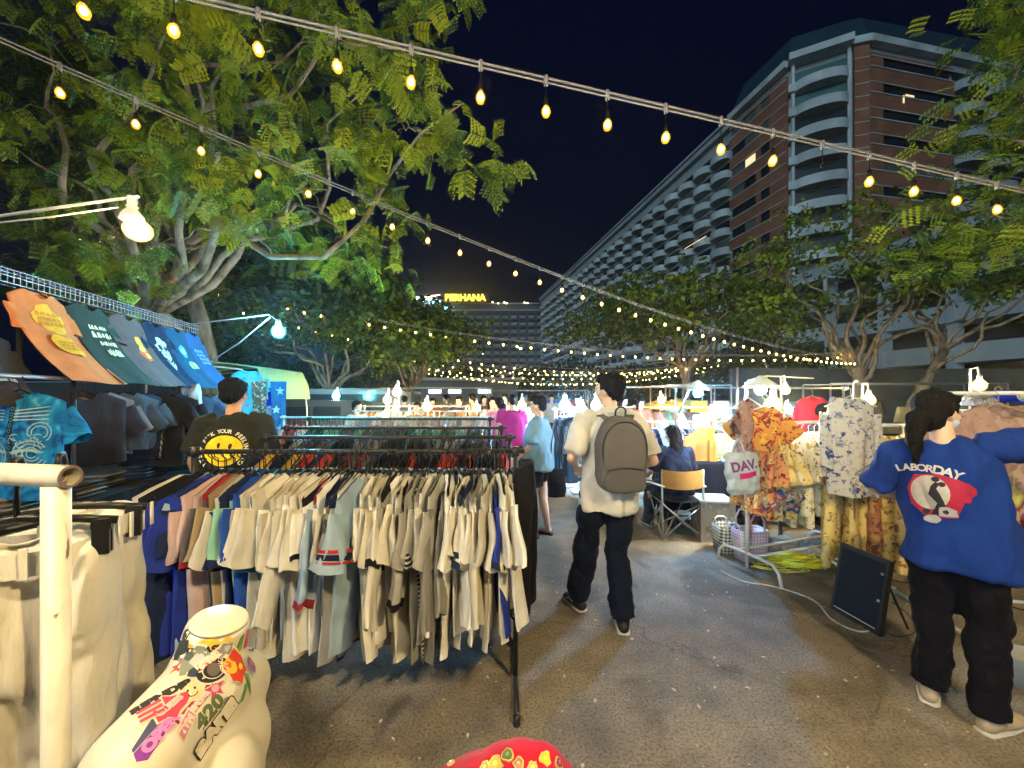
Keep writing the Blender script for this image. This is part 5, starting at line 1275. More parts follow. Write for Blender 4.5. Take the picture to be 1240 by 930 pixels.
# ------------------------------------------------------------------ stickered mannequin torso and red cap
def mannequin():
    m, nt, b = nodes('cream_plastic', .38, .5); t = _tex(nt, scale=3, det=3); r = _ramp(nt, t.outputs[0], [(.3, (.52, .49, .39)), (.7, (.62, .59, .48))]); nt.links.new(r.outputs[0], b.inputs['Base Color'])
    base = Vector((-.57, .74, 0)); root = thing('mannequin_torso', 'cream plastic mannequin torso with a cluster of colourful stickers on its chest', 'mannequin', base)
    S1 = P(140, 925, .60) - base; S2 = P(300, 812, .88) - base; N0 = P(266, 752, .80) - base
    mid = (S1 + S2) / 2; mb = MB(); ax = (S2 - S1).normalized()
    mb.tube([N0, N0 + Vector((-.008, .0, -.03)), N0 + Vector((-.014, -.005, -.07)), mid + Vector((0, 0, -.05))], [(.060, .055), (.060, .056), (.068, .062), (.13, .085)], 24, side=(0, 1, 0))
    mb.ell(S1 + Vector((.015, .02, -.02)), (.075, .075, .075)); mb.ell(S2 + Vector((-.01, -.02, -.015)), (.066, .062, .072))
    mb.tube([S1 + Vector((.01, .01, -.01)), mid + Vector((0, 0, .012)), S2 + Vector((0, -.01, -.01))], [(.062, .062), (.085, .08), (.055, .055)], 20)
    mb.tube([mid + Vector((0, 0, .02)), mid + Vector((.01, 0, -.10)), mid + Vector((.01, 0, -.25)), mid + Vector((.01, 0, -.42)), mid + Vector((.01, 0, -.52))], [(.11, .06), (.145, .09), (.130, .085), (.11, .075), (.13, .09)], 28, side=tuple(ax))
    mb.ell(mid + Vector((.055, -.05, -.11)), (.085, .10, .09)); mb.ell(mid + Vector((.025, .06, -.12)), (.07, .08, .09))
    body = fuse(mb, 'torso', m, root, .009, 9)
    c = MB(); tn = (N0 - (N0 + Vector((-.008, 0, -.03)))).normalized(); c.tube([N0 + tn * .0, N0 + tn * .004, N0 + tn * .007], [(.054, .050), (.052, .048), (.046, .042)], 28, side=(0, 1, 0)); c.build('neck_cap', m, root, True)
    st = MB(); st.tube([(0, 0, .02), (0, 0, mid.z - .45)], .014, 10); st.tube([(0, 0, .0), (0, 0, .02)], .16, 24); st.build('stand', STEEL, root, True)
    # stickers: fan of flat decals, spread over the chest facing the camera
    bvh = BVHTree.FromPolygons([v.co.copy() for v in body.data.vertices], [tuple(p.vertices) for p in body.data.polygons])
    camp = cam.location - base
    _n = [0]
    def stk(name, px, py, shapes, rot=0.0, k=1.0):
        d = (P(px, py, 1.0) - cam.location).normalized(); h = bvh.ray_cast(camp, d)
        if h[0] is None: return
        nn = h[1]; nn = (nn - d * .9).normalized(); upv = Matrix.Rotation(rot, 3, nn) @ Vector((0, 0, 1))
        decal(name, body, [((s[0][0], *s[0][1:]), s[1]) for s in shapes], h[0], nn, upv, parent=root, off=.0010 + .0006 * (_n[0] % 5), maxe=.012, ks=1.28); _n[0] += 1
    W_ = (.62, .58, .46); K = (.02, .02, .02)
    def lab(t, w, h, bg, fg, sz, out=W_, rot=0.0, seed=1, bold=.0015):
        o = [(('p', [(-w - .003, -h - .003), (w + .003, -h - .003), (w + .003, h + .003), (-w - .003, h + .003)]), out)] if out else []
        return o + [(('p', [(-w, -h), (w, -h), (w, h), (-w, h)]), bg), (('t', t, 0, 0, sz, 0, bold), fg)]
    tl = R(-22)
    stk('sticker', 222, 780, [(('c', 0, .012, .007, .009, 0), (.04, .045, .05)), (('p', [(-.012, .004), (.010, .006), (.013, -.022), (-.016, -.020)]), (.04, .045, .05))])
    stk('sticker', 254, 787, [(('p', [(-.026, -.008), (.026, -.008), (.028, .008), (.02, .014), (.012, .008), (.004, .016), (-.004, .008), (-.012, .015), (-.02, .008), (-.028, .012)]), (.75, .42, .05)), (('t', 'THRASHER', 0, 0, .0125, 0, .0008), K)], R(-6))
    stk('sticker', 236, 800, [(('p', blob(0, 0, .021, 3, 14, 1.3)), W_), (('p', blob(0, 0, .018, 3, 14, 1.3)), (.20, .22, .18)), (('p', blob(.004, 0, .009, 5, 9)), (.42, .42, .38)), (('p', blob(-.010, .004, .006, 6, 8)), (.08, .09, .08))], tl)
    stk('sticker', 272, 787, [(('p', blob(0, 0, .013, 8, 11, 1.1)), W_), (('p', blob(0, 0, .0105, 8, 11, 1.1)), (.24, .25, .26)), (('p', blob(.003, .002, .005, 9, 8)), (.5, .5, .5))])
    stk('sticker', 254, 800, lab('SUPER', .014, .005, (.55, .04, .12), W_, .009, rot=tl), R(25))
    stk('sticker', 208, 802, [(('p', [(-.024, .012), (-.004, .016), (.012, .002), (-.016, -.020)]), W_), (('p', [(-.020, .010), (-.005, .013), (.006, .002)]), (.72, .66, .52)), (('p', [(-.020, .008), (-.002, .0), (-.016, -.016)]), (.66, .60, .46)), (('p', [(-.021, .0100), (.008, .0025), (.0085, .0018), (-.021, .009)]), K), (('p', [(-.021, .010), (-.0155, -.017), (-.0165, -.017), (-.0225, .010)]), K)])
    stk('sticker', 216, 808, [(('p', star(0, 0, .014)), W_), (('p', star(0, 0, .011)), (.50, .05, .05))])
    stk('sticker', 234, 815, [(('p', blob(0, 0, .011, 12, 9)), W_), (('p', blob(0, 0, .009, 12, 9)), (.04, .05, .10))])
    stk('sticker', 258, 812, [(('c', 0, 0, .023, .019, R(25)), W_), (('c', 0, 0, .021, .017, R(25)), K), (('arc', 0, 0, .013, .0012, 0, 6.28), W_), (('c', 0, 0, .008, .010, 0), (.12, .10, .09))] + arctext('A BATHING APE', 0, 0, .0155, .006, R(90), R(250), W_), R(-10))
    stk('sticker', 282, 808, [(('p', blob(0, 0, .027, 14, 15, .8)), W_), (('p', blob(.002, -.003, .024, 14, 15, .8)), (.62, .05, .02)), (('p', blob(-.006, .004, .013, 15, 10, .8)), (.75, .45, .03)), (('p', blob(-.008, .006, .006, 16, 9)), (.55, .10, .02)), (('p', blob(.010, -.006, .005, 17, 9)), (.78, .5, .05))])
    stk('sticker', 288, 782, [(('p', [(-.006, -.020), (.006, -.016), (.010, .018), (.0, .012)]), (.10, .22, .06)), (('p', [(.001, -.014), (.004, -.012), (.006, .010)]), (.35, .42, .12))], R(-20))
    stk('sticker', 298, 773, lab('', .006, .013, (.45, .08, .14), W_, .006), R(-15)); stk('sticker', 301, 786, [(('p', [(0, .012), (.012, 0), (0, -.012), (-.012, 0)]), (.08, .10, .16)), (('p', [(0, .006), (.006, 0), (0, -.006), (-.006, 0)]), (.4, .4, .42))])
    stk('sticker', 303, 806, [(('c', 0, 0, .011, .016, 0), (.55, .52, .5)), (('c', 0, 0, .009, .013, 0), (.20, .12, .28)), (('c', .002, .003, .004, .005, 0), (.5, .2, .1))])
    stk('sticker', 300, 826, [(('p', [(-.004, .016), (.005, .010), (.002, -.022), (-.002, -.010)]), (.12, .28, .07))])
    stk('sticker', 183, 826, [(('p', [(-.034, -.012), (-.020, .016), (.030, .010), (.020, -.002)]), W_), (('p', [(-.031, -.010), (-.019, .013), (.026, .008), (.018, -.001)]), (.62, .36, .10)), (('p', [(-.031, -.010), (-.019, .013), (-.012, .012), (-.026, -.008)]), (.16, .06, .03)), (('c', -.010, .006, .005, .004, 0), (.25, .05, .03)), (('c', .006, .006, .005, .004, 0), (.25, .05, .03)), (('c', .0, -.001, .004, .003, 0), (.25, .05, .03))])
    stk('sticker', 196, 843, [(('t', 'RIPNDIP', 0, 0, .0165, 0, .0035), W_), (('t', 'RIPNDIP', 0, 0, .0165, 0, .0014), K)], R(17))
    stk('sticker', 232, 838, [(('p', blob(0, 0, .016, 19, 12)), W_), (('c', 0, 0, .012, .012, 0), (.70, .52, .30)), (('c', -.004, .003, .0014, .002, 0), K), (('c', .004, .003, .0014, .002, 0), K), (('arc', 0, -.001, .006, .0012, R(200), R(340)), K)])
    stk('sticker', 260, 834, [(('p', star(0, 0, .017)), W_), (('p', star(0, 0, .0145)), (.42, .04, .16)), (('c', 0, 0, .005, .005, 0), (.6, .3, .3))])
    stk('sticker', 205, 856, [(('p', blob(0, 0, .018, 22, 14, 1.3)), W_), (('p', blob(0, 0, .016, 22, 14, 1.3)), (.62, .05, .10)), (('t', 'GUESS', 0, 0, .011, 0, .0008), (.75, .45, .45))], R(24))
    stk('sticker', 182, 862, [(('p', [(-.014, -.016), (.014, -.012), (.014, .012), (-.014, .008)]), W_)] + [(('p', [(-.012, -.013 + .008 * k), (.012, -.010 + .008 * k), (.012, -.005 + .008 * k), (-.012, -.008 + .008 * k)]), (.60, .06, .10)) for k in range(3)], R(8))
    stk('sticker', 237, 853, lab('Supreme', .028, .0065, (.30, .02, .06), (.70, .55, .50), .013, None), R(28))
    stk('sticker', 254, 862, [(('t', '420', 0, 0, .026, 0, .004), W_), (('t', '420', 0, 0, .026, 0, .0015), (.10, .13, .06))], R(24))
    stk('sticker', 275, 852, [(('p', blob(0, 0, .012, 31, 9, .8)), W_), (('p', blob(0, 0, .010, 31, 9, .8)), (.18, .20, .22))]); stk('sticker', 292, 843, [(('p', [(-.016, -.006), (-.002, -.004), (.014, .012), (.016, .005), (.004, -.008)]), (.10, .28, .06))])
    stk('sticker', 262, 879, [(('t', 'BAPE!', 0, 0, .025, 0, .004), K), (('t', 'BAPE!', 0, 0, .025, 0, .0025), W_)], R(26))
    stk('sticker', 192, 882, [(('p', [(-.032, -.014), (-.024, -.022), (.028, .0), (.026, .018), (.004, .018), (-.028, .002)]), W_), (('p', [(-.030, -.013), (-.023, -.020), (.026, .0), (.024, .008), (-.028, -.004)]), (.20, .03, .30)), (('p', [(-.028, -.003), (.024, .008), (.024, .016), (.004, .016), (-.027, .001)]), (.05, .06, .14)), (('t', 'OPEN', 0, -.006, .017, R(12), .0012), (.62, .2, .5))], R(18))
    stk('sticker', 225, 878, [(('p', [(-.018, -.010), (.016, -.006), (.018, .010), (-.014, .008)]), W_), (('p', [(-.016, -.008), (.014, -.004), (.015, .008), (-.012, .006)]), (.50, .20, .22)), (('t', 'TYM', 0, 0, .012, 0, .001), (.72, .5, .5))], R(28))
mannequin()
def redcap():
    c = P(604, 996, .80); root = thing('red_cap', 'red velvet cap studded with small cartoon-like enamel pins at the bottom edge', 'cap', c)
    m, nt, b = nodes('red_velvet', .8, .2); t = _tex(nt, scale=8, det=4); r = _ramp(nt, t.outputs[0], [(.3, (.36, .004, .02)), (.7, (.58, .01, .035))]); nt.links.new(r.outputs[0], b.inputs['Base Color'])
    try: b.inputs['Sheen Weight'].default_value = .08
    except Exception: pass
    mb = MB(); mb.ell((0, 0, 0), (.185, .11, .115)); mb.ell((.05, .01, .018), (.135, .10, .125)); mb.ell((-.07, -.02, -.02), (.17, .10, .095)); o = fuse(mb, 'crown', m, root, .008, 5, .012, 9)
    mb = MB(); mb.tube([(0, 0, -c.z + .02), (0, 0, -.04)], .013, 8); mb.tube([(0, 0, -c.z), (0, 0, -c.z + .02)], .14, 20); mb.build('stand', BLKMET, root, True)
    rr = random.Random(3); pins = [(615, 915, .014, (.12, .16, .06)), (660, 919, .013, (.70, .55, .05)), (600, 926, .016, (.62, .45, .10)), (628, 925, .012, (.45, .2, .12)), (676, 924, .012, (.25, .06, .10)), (546, 925, .009, (.55, .48, .35)), (588, 930, .012, (.5, .35, .1)), (645, 930, .012, (.65, .5, .12))]
    bvh = BVHTree.FromPolygons([v.co.copy() for v in o.data.vertices], [tuple(p.vertices) for p in o.data.polygons])
    for i, (x, y, r_, col) in enumerate(pins):
        d = (P(x, y, 1) - cam.location).normalized(); h = bvh.ray_cast(cam.location - c, d)
        if h[0] is None: continue
        q = h[1].to_track_quat('Z', 'Y').to_matrix().to_4x4(); M = Matrix.Translation(h[0]) @ q
        mb = MB(); mb.prism([(a, b_) for a, b_ in blob(0, 0, r_, i, 14)], 0, .003, M); pn = mb.build('pin', plain((.65, .52, .20), .3, metal=.4, name='gilt'), root)
        mb = MB(); mb.prism([(a, b_) for a, b_ in blob(0, 0, r_ * .75, i, 14)], .003, .0045, M); mb.build('enamel', flat(col, .25), pn); mb = MB(); mb.ell((0, 0, .0045), (r_ * .3, r_ * .25, .002), M=M); mb.build('enamel', flat(sc3(col, 2.2), .25), pn)
redcap()

# ------------------------------------------------------------------ right side stalls
FY = lambda s: floral((.70, .54, .20), [(.45, .26, .06), (.22, .13, .05), (.72, .60, .34)], 13, s, .43)
GA = floral((.70, .63, .46), [(.58, .40, .10), (.20, .20, .10), (.40, .16, .08)], 16, 1.2, .40)
GB = floral((.72, .64, .42), [(.50, .38, .08), (.18, .12, .05)], 15, 4.2, .42)
GO = floral((.62, .28, .05), [(.36, .05, .03), (.70, .42, .06), (.20, .03, .02)], 12, 6.2, .44)
GK = floral((.30, .18, .14), [(.12, .05, .05), (.42, .28, .20), (.45, .20, .10)], 15, 7.2, .43)
GW = floral((.50, .50, .48), [(.04, .07, .22), (.16, .20, .30), (.36, .37, .37)], 15, 9.1, .42)
GR = floral((.60, .25, .10), [(.40, .05, .04), (.70, .45, .15), (.12, .03, .03)], 14, 2.9, .44)
GL = floral((.55, .52, .42), [(.04, .08, .28), (.50, .35, .12), (.30, .08, .10)], 10, 5.5, .46)
RA0 = (2.17, 3.66); RA1 = (3.36, 4.06)
rt, rz, Lr = rack('white wheeled clothes rack with curved feet carrying patterned tops', RA0, RA1, 1.36, WHTMET, .66, base=True, r=.015, curved=True, shelf=.17)
dv = Vector((RA1[0] - RA0[0], RA1[1] - RA0[1], 0)).normalized()
rlist = [(.10, GR, 'orange red floral top', 1), (.16, FY(1), 'yellow floral top', 0), (.23, GB, 'pale yellow sprigged top', 0), (.31, FY(2), 'gold leaf patterned top', 0), (.40, GA, 'white top with rust sprigs', 0), (.47, GB, 'cream sprigged top', 0), (.56, GB, 'straw and cream patterned top', 0), (.64, GB, 'thin cream printed top', 0), (.71, GA, 'white and rust printed top', 0),
         (.80, FY(3), 'mustard patterned top', 0), (.88, GR, 'rust floral top', 0), (.95, GA, 'ivory floral top', 0), (1.02, GR, 'salmon floral top', 0), (1.09, GB, 'straw coloured printed top', 0)]
for i, (s, m, lab, o1) in enumerate(rlist):
    p = Vector((RA0[0], RA0[1], 1.36 - HANG)) + dv * s; a = rz + R(90) + rnd.uniform(-.25, .25) - .35
    o = tee_mb(.54, rnd.uniform(.70, .86), .28, .22, 70, .05, .03, 700 + i, sdep=.05, flare=.05).build('floral_blouse', m, None, True); o.location = p; o.rotation_euler = (0, 0, a)
    tag(o, f"{lab}, {ordn(i)} from the left on the white rack with curved feet", 'top', 'patterned tops on the white rack'); hanger(HG_WHT, p, a, 'white hanger on the rail of the white rack with curved feet', 'white hangers on the rack with curved feet')
# front hung pieces
def hung(label, x, y, Y, w, L, mat, seed, rz=0, cat='top', name='floral_blouse', rod=None, **k):
    p = P(x, y, Y); o = tee_mb(w, L, k.pop('sl', .24), k.pop('sw', .2), k.pop('droop', 60), k.pop('depth', .05), k.pop('fold', .02), seed, **k).build(name, mat, None, True)
    o.location = p; o.rotation_euler = (0, 0, rz); return tag(o, label, cat)
hung('brown patterned kimono top hanging left of the orange blouse', 904, 480, 3.65, .32, .56, GK, 801, R(38), droop=50, sl=.16, depth=.06)
hanger(HG_WHT, P(906, 480, 3.65), R(25), 'white hanger of the brown patterned kimono top', 'white hanger of the brown kimono top')
hung('orange floral blouse glowing beside the bare warm bulb', 922, 488, 3.60, .33, .42, GO, 802, R(-42), droop=44, sl=.18, depth=.07)
hanger(HG_WHT, P(926, 490, 3.60), R(-25), 'white hanger of the orange floral blouse', 'white hanger of the orange blouse')
hung('pale yellow printed dress below the orange blouse', 930, 540, 3.62, .42, .55, GB, 803, R(-10), droop=80)
o = drape('orange red patterned cloth at the lower left of the white rack', P(916, 590, 3.6).x, 3.58, P(916, 590, 3.6).z, .20, .22, GR, 21, R(-10), 'patterned_cloth', 'cloths hung low on the white rack', 2, .02)
mb = MB(); mb.ell((0, 0, -.17), (.13, .09, .17)); mb.ell((.09, .02, -.20), (.10, .08, .14)); mb.ell((-.07, 0, -.26), (.10, .08, .10)); o = fuse(mb, 'bundle', GL, None, .012, 3, .05, 9, seed=4); o.location = P(948, 575, 3.5); tag(o, 'blue and white patterned cloth bundle hanging at the rack\'s lower middle', 'cloth bundle')
mb = MB(); mb.tube([(0, 0, -.0), (0, 0, .12)], .003, 4); mb.build('tie', WHTMET, o)
# white carrier bag
def carrier():
    p = P(896, 545, 3.40); root = thing('carrier_bag', 'pale plastic carrier bag with purple letters and a pink band hanging on the rack', 'bag', p, R(8)); mb = MB()
    mb.tube([(0, 0, -.02), (0, 0, -.06), (0, 0, -.20), (0, 0, -.34), (0, 0, -.38)], [(.15, .02), (.16, .035), (.155, .06), (.15, .05), (.12, .02)], 22, side=(1, 0, 0)); mb.v = [(x + (.10 * -z), y, z) for x, y, z in mb.v]
    o = fuse(mb, 'bag_body', plain((.42, .50, .55), .35, spec=.5, name='thin_plastic'), root, .007, 2, .016, 14, seed=2)
    mb = MB(); mb.tube([(-.08, 0, -.03), (-.06, -.02, .06), (-.01, 0, .10), (.03, .01, .05), (.05, 0, -.03)], [(.012, .004)] * 5, 6); mb.build('handle', plain((.42, .50, .55), .35, spec=.5, name='thin_plastic'), root, True)
    decal('lettering', o, [(('t', 'DAV.', -.01, .03, .11, R(8), .004), (.20, .05, .22)), (('p', [(-.07, -.035), (.10, -.012), (.10, -.055), (-.06, -.08)]), (.60, .02, .20))], (.02, 0, -.16), (0, -1, 0), (0, 0, 1), off=.006)
carrier()
# big floral blouse
o = hung('large off white blouse with blue flower sprays hanging high in front of the racks', 1030, 478, 3.35, .37, .84, GW, 810, R(-4), sl=.44, droop=80, sw=.20, depth=.06, fold=.03, nk=.08, long=True)
hanger(HG_WHT, P(1030, 478, 3.35), R(-4), 'white hanger of the large blue sprayed blouse', 'white hanger of the large blouse')
root = thing('display_hook', 'thin steel post with a hook that carries the large floral blouse', 'stand', G(1034, 3.42)); zt = P(1030, 478, 3.35).z + .10
mb = MB(); mb.tube([(0, 0, 0), (0, 0, zt), (-.01, -.04, zt + .02), (-.02, -.08, zt)], .010, 6); mb.tube([(0, 0, 0), (0, 0, .02)], .14, 14); mb.build('post', STEEL, root, True)
# red dress behind
p = P(984, 478, 5.2); o = tee_mb(.42, .95, .55, .16, 80, .07, .03, 811, long=True).build('dress', cloth((.45, .02, .04)), None, True); o.location = p; tag(o, 'plain red long sleeved dress hanging behind the white rack', 'dress')
hanger(HG_WOOD, p, 0, 'pale wooden hanger of the red dress', 'wooden hanger of the red dress')
rack('tall white rail that the red dress hangs from', (3.5, 5.25), (4.35, 5.2), p.z + HANG, STEEL, .5, base=False)
for i, (s, m, lab) in enumerate(((.75, (.10, .10, .12), 'dark grey shirt'),)):
    q = (3.5 + s, 5.24, p.z); o = tee_mb(.48, .9, .24, .2, 74, .05, .03, 815 + i).build('tshirt', cloth(m), None, True); o.location = q; o.rotation_euler = (0, 0, R(60)); tag(o, lab + ' on the tall white rail with the red dress', 'shirt')
# second white rack of long yellow trousers
RB0 = (2.86, 3.62); RB1 = (4.35, 3.20)
rt, rz2, L2 = rack('white rack carrying the long yellow printed trousers behind the black panel', RB0, RB1, 1.36, WHTMET, .66, base=True, r=.015, curved=True, shelf=.17)
dv2 = Vector((RB1[0] - RB0[0], RB1[1] - RB0[1], 0)).normalized()
tl = [(.06, 1, 'gold', 35), (.20, 2, 'mustard', 50), (.34, 3, 'rust', 60), (.42, 4, 'amber', 10), (.58, 5, 'ochre', 40), (.68, 6, 'straw', 55), (.80, 7, 'dull yellow', 50), (1.3, 8, 'olive yellow', 40), (1.42, 9, 'brass', 50)]
for i, (s, k, nm, a) in enumerate(tl):
    m = FY(k * 1.3) if nm != 'rust' else floral((.36, .16, .09), [(.55, .34, .12), (.16, .06, .04)], 13, 3, .45)
    p = Vector((RB0[0], RB0[1], 1.36 - .10)) + dv2 * s + Vector((0, 0, 0))
    trousers('printed_trousers', f"{nm} printed wide trousers, {ordn(i)} from the left on the rack behind the black panel", p, R(a), m, 1.16, .17, .12, .045, 'yellow printed trousers', 30 + i, .03, .014)
    hanger(HG_WHT, p + Vector((0, 0, .012)), R(a), 'white hanger on the yellow trousers rack', 'white hangers on the yellow trousers rack')
for k in range(10):
    hanger(HG_BLK, Vector((RB0[0], RB0[1], 1.36 - HANG)) + dv2 * (.55 + k * .05), R(70), 'black hanger on the yellow trousers rack', 'black hangers on the yellow trousers rack')
# high rail at far right with brown blouse and caps
RC0 = (3.05, 2.86); RC1 = (4.6, 2.55)
hz = P(1190, 476, 2.75).z
rack('high white rail at the right edge behind the woman in blue', RC0, RC1, hz, WHTMET, .8, base=True, r=.014)
p = P(1220, 486, 2.62); o = tee_mb(.62, .62, .30, .22, 30, .06, .03, 830, nk=.14, vneck=.03).build('tshirt', floral((.34, .22, .18), [(.28, .17, .14), (.42, .30, .25)], 10, 3, .45), None, True); o.location = p; o.rotation_euler = (0, 0, R(-6)); tag(o, 'brown wide necked blouse hanging at the right edge', 'blouse')
hanger(HG_WOOD, p + Vector((-.06, 0, .0)), R(-6), 'pale hanger of the brown wide necked blouse', 'pale hanger of the brown blouse')
p = P(1235, 560, 2.75); o = tee_mb(.5, .60, .2, .2, 78, .06, .03, 831).build('floral_blouse', floral((.32, .08, .08), [(.12, .02, .03), (.55, .38, .30)], 10, 8, .46), None, True); o.location = p; tag(o, 'dark red patterned top low at the right edge', 'top')
mb = MB(); mb.ell((0, 0, -.03), (.04, .03, .07)); o = fuse(mb, 'garlic_like_pouch', cloth((.55, .45, .12)), None, .006, 2, .01, 20); o.name = 'yellow_pouch'; o.location = P(1228, 596, 2.55); tag(o, 'small yellow drawstring pouch hanging on the dark red top', 'pouch')
mb = MB(); mb.tube([(0, 0, .03), (.004, 0, .14)], .003, 4); mb.build('string', cloth((.55, .45, .12)), o)
def cap(label, x, y, Y, mat, emb=None, rz=0.0):
    p = P(x, y, Y); root = thing('baseball_cap', label, 'cap', p, rz, 'caps on the high rail'); mb = MB(); mb.ell((0, 0, 0), (.09, .10, .075)); 
    mb.v = [(a, b, max(c, -.02)) for a, b, c in mb.v]; o = mb.build('crown', mat, root, True)
    mb = MB(); mb.tube([(0, -.07, -.012), (0, -.16, -.025)], [(.085, .005), (.06, .004)], 16, side=(1, 0, 0), rounded=True); mb.build('brim', mat, root, True)
    if emb: decal('emblem', o, emb, (0, -.09, .02), (0, -1, .4), (0, 0, 1), parent=root, off=.003)
cap('grey patterned cap left of the bright blue one at far right', 1185, 488, 2.95, floral((.25, .25, .26), [(.08, .08, .1), (.5, .5, .5)], 30, 1, .45))
cap('bright blue cap with a white round emblem at far right', 1218, 484, 2.95, cloth((.01, .03, .45)), [(('arc', 0, 0, .028, .01, 0, 6.28), (.6, .6, .6)), (('p', [(-.018, -.02), (.018, -.02), (.018, .02), (-.018, .02)]), (.55, .55, .55))])
root = thing('cap_shelf', 'narrow white wire shelf under the caps at far right', 'shelf', P(1200, 495, 2.98)); mb = MB()
for k in range(5): mb.tube([(-.25, -.1 + k * .05, -.01), (.55, -.1 + k * .05, -.01)], .004, 4)
mb.tube([(-.2, -.1, -.01), (-.2, .1, -.01)], .005, 4); mb.tube([(.5, -.1, -.01), (.5, .1, -.01)], .005, 4); mb.tube([(-.1, .1, -.01), (-.1, .1, -1.5)], .008, 5); mb.tube([(.4, .1, -.01), (.4, .1, -1.5)], .008, 5); mb.build('wire_rack', WHTMET, root, True)

# black framed panel leaning, cables, basket things
def panel():
    c = P(1042, 775, 2.62); w_, h_ = .36, .50
    root = thing('framed_panel', 'black framed panel standing tilted beside the woman in blue', 'panel', (2.42, 2.80, 0), R(-84))
    T = Matrix.Rotation(R(-10), 4, 'X')
    mb = MB(); mb.box((0, 0, h_ / 2 + .02), (w_, .035, h_), M=T); o = mb.build('frame', plain((.02, .018, .018), .35, name='black_paint'), root)
    bm = bmesh.new(); bm.from_mesh(o.data); bmesh.ops.bevel(bm, geom=bm.edges[:], offset=.004, segments=2, affect='EDGES'); bm.to_mesh(o.data); bm.free()
    mb = MB(); mb.box((0, -.0185, h_ / 2 + .02), (w_ - .05, .003, h_ - .06), M=T); mb.build('face', plain((.010, .013, .022), .7, spec=.15, name='board_face'), root)
    mb = MB(); mb.box((0, -.0205, .055), (w_ - .06, .003, .004), M=T); mb.build('edge_strip', WHTMET, root)
    for z in (.24, .42): mb = MB(); mb.tube([(w_ / 2 - .035, -.019, z), (w_ / 2 - .035, -.024, z)], .010, 12, M=T); mb.build('stud', STEEL, root, True)
    mb = MB(); mb.tube([(-.10, .10, .42), (-.10, .30, .01)], .008, 6, M=None); mb.tube([(.10, .10, .42), (.10, .30, .01)], .008, 6); mb.build('strut', BLKMET, root, True)
panel()
def coil(label, c, col, r, n, R0, seed, group=None):
    rr = random.Random(seed); pts = []; K = n * 14
    for k in range(K):
        a = 2 * PI * k / 14; q = R0 * (.55 + .45 * math.sin(k * .37 + seed) ** 2); pts.append((q * math.cos(a) * 1.5 + rr.uniform(-.01, .01) + .05 * math.sin(k * .05), q * math.sin(a) * .7 + .04 * math.cos(k * .07), r + .05 * abs(math.sin(k * .11)) * rr.uniform(.5, 1)))
    mb = MB(); mb.tube(pts, r, 6); o = mb.build('coiled_rope' if 'rope' in label else 'cable', plain(col, .5, name='coil_plastic'), None, True); o.location = c; return tag(o, label, 'rope' if 'rope' in label else 'cable', group)
coil('heaped yellow plastic rope lying under the white rack', G(972, 3.80), (.62, .58, .02), .010, 9, .19, 2)
coil('thinner tangle of yellow rope left of the main heap', G(940, 3.72), (.60, .58, .12), .006, 5, .17, 3)
def gcable(label, pts, r, col, sd=0):
    rr = random.Random(sd); out = []
    P0 = [Vector(p) for p in pts]
    for i in range(len(P0) - 1):
        for k in range(6):
            t = k / 6; a = P0[max(i - 1, 0)]; b = P0[i]; c = P0[i + 1]; d = P0[min(i + 2, len(P0) - 1)]
            out.append(.5 * ((2 * b) + (c - a) * t + (2 * a - 5 * b + 4 * c - d) * t * t + (3 * b - a - 3 * c + d) * t ** 3))
    out.append(P0[-1]); mb = MB(); mb.tube([(p.x, p.y, r + .002) for p in out], r, 6); return tag(mb.build('power_cable', plain(col, .5, name='cable_rubber'), None, True), label, 'cable', 'cables on the asphalt')
def gp(x, y): Y = HC * F / (y - CY); return ((x - CX) / F * Y, Y, 0)
gcable('pale cable snaking from the white rack foot to the black panel', [gp(872, 692), gp(900, 705), (gp(940, 712)), gp(985, 728), gp(1008, 752), gp(1040, 766), gp(1060, 762)], .006, (.50, .48, .42))
gcable('thin brown cable looping in front of the black panel', [gp(960, 715), gp(1000, 740), gp(1035, 778), gp(1060, 790), gp(1085, 782), gp(1066, 776), gp(1036, 782), gp(1075, 792), gp(1115, 800), gp(1160, 840)], .004, (.14, .11, .07))
gcable('dark cable running under the trousers rack to the right edge', [gp(1040, 690), gp(1085, 704), gp(1130, 712), gp(1200, 728), gp(1300, 760)], .005, (.04, .04, .04))
gcable('curled dark cable behind the black panel', [gp(1080, 730), gp(1100, 745), gp(1108, 765), gp(1090, 772), gp(1076, 768)], .004, (.05, .05, .04))
# far right bucket
root = thing('glass_tub', 'small clear tub on the ground at the right edge', 'tub', G(1230, 2.25)); mb = MB(); mb.lathe([(.07, 0), (.09, .0), (.105, .16), (.11, .165), (.10, .16), (.085, .01)], 20); mb.build('tub_wall', plain((.42, .42, .40), .2, spec=.8, name='cloudy_plastic'), root, True); mb = MB(); mb.tube([(0, 0, .002), (0, 0, .01)], .085, 16); mb.build('tub_floor', plain((.3, .3, .28), .3, name='cloudy_plastic'), root)

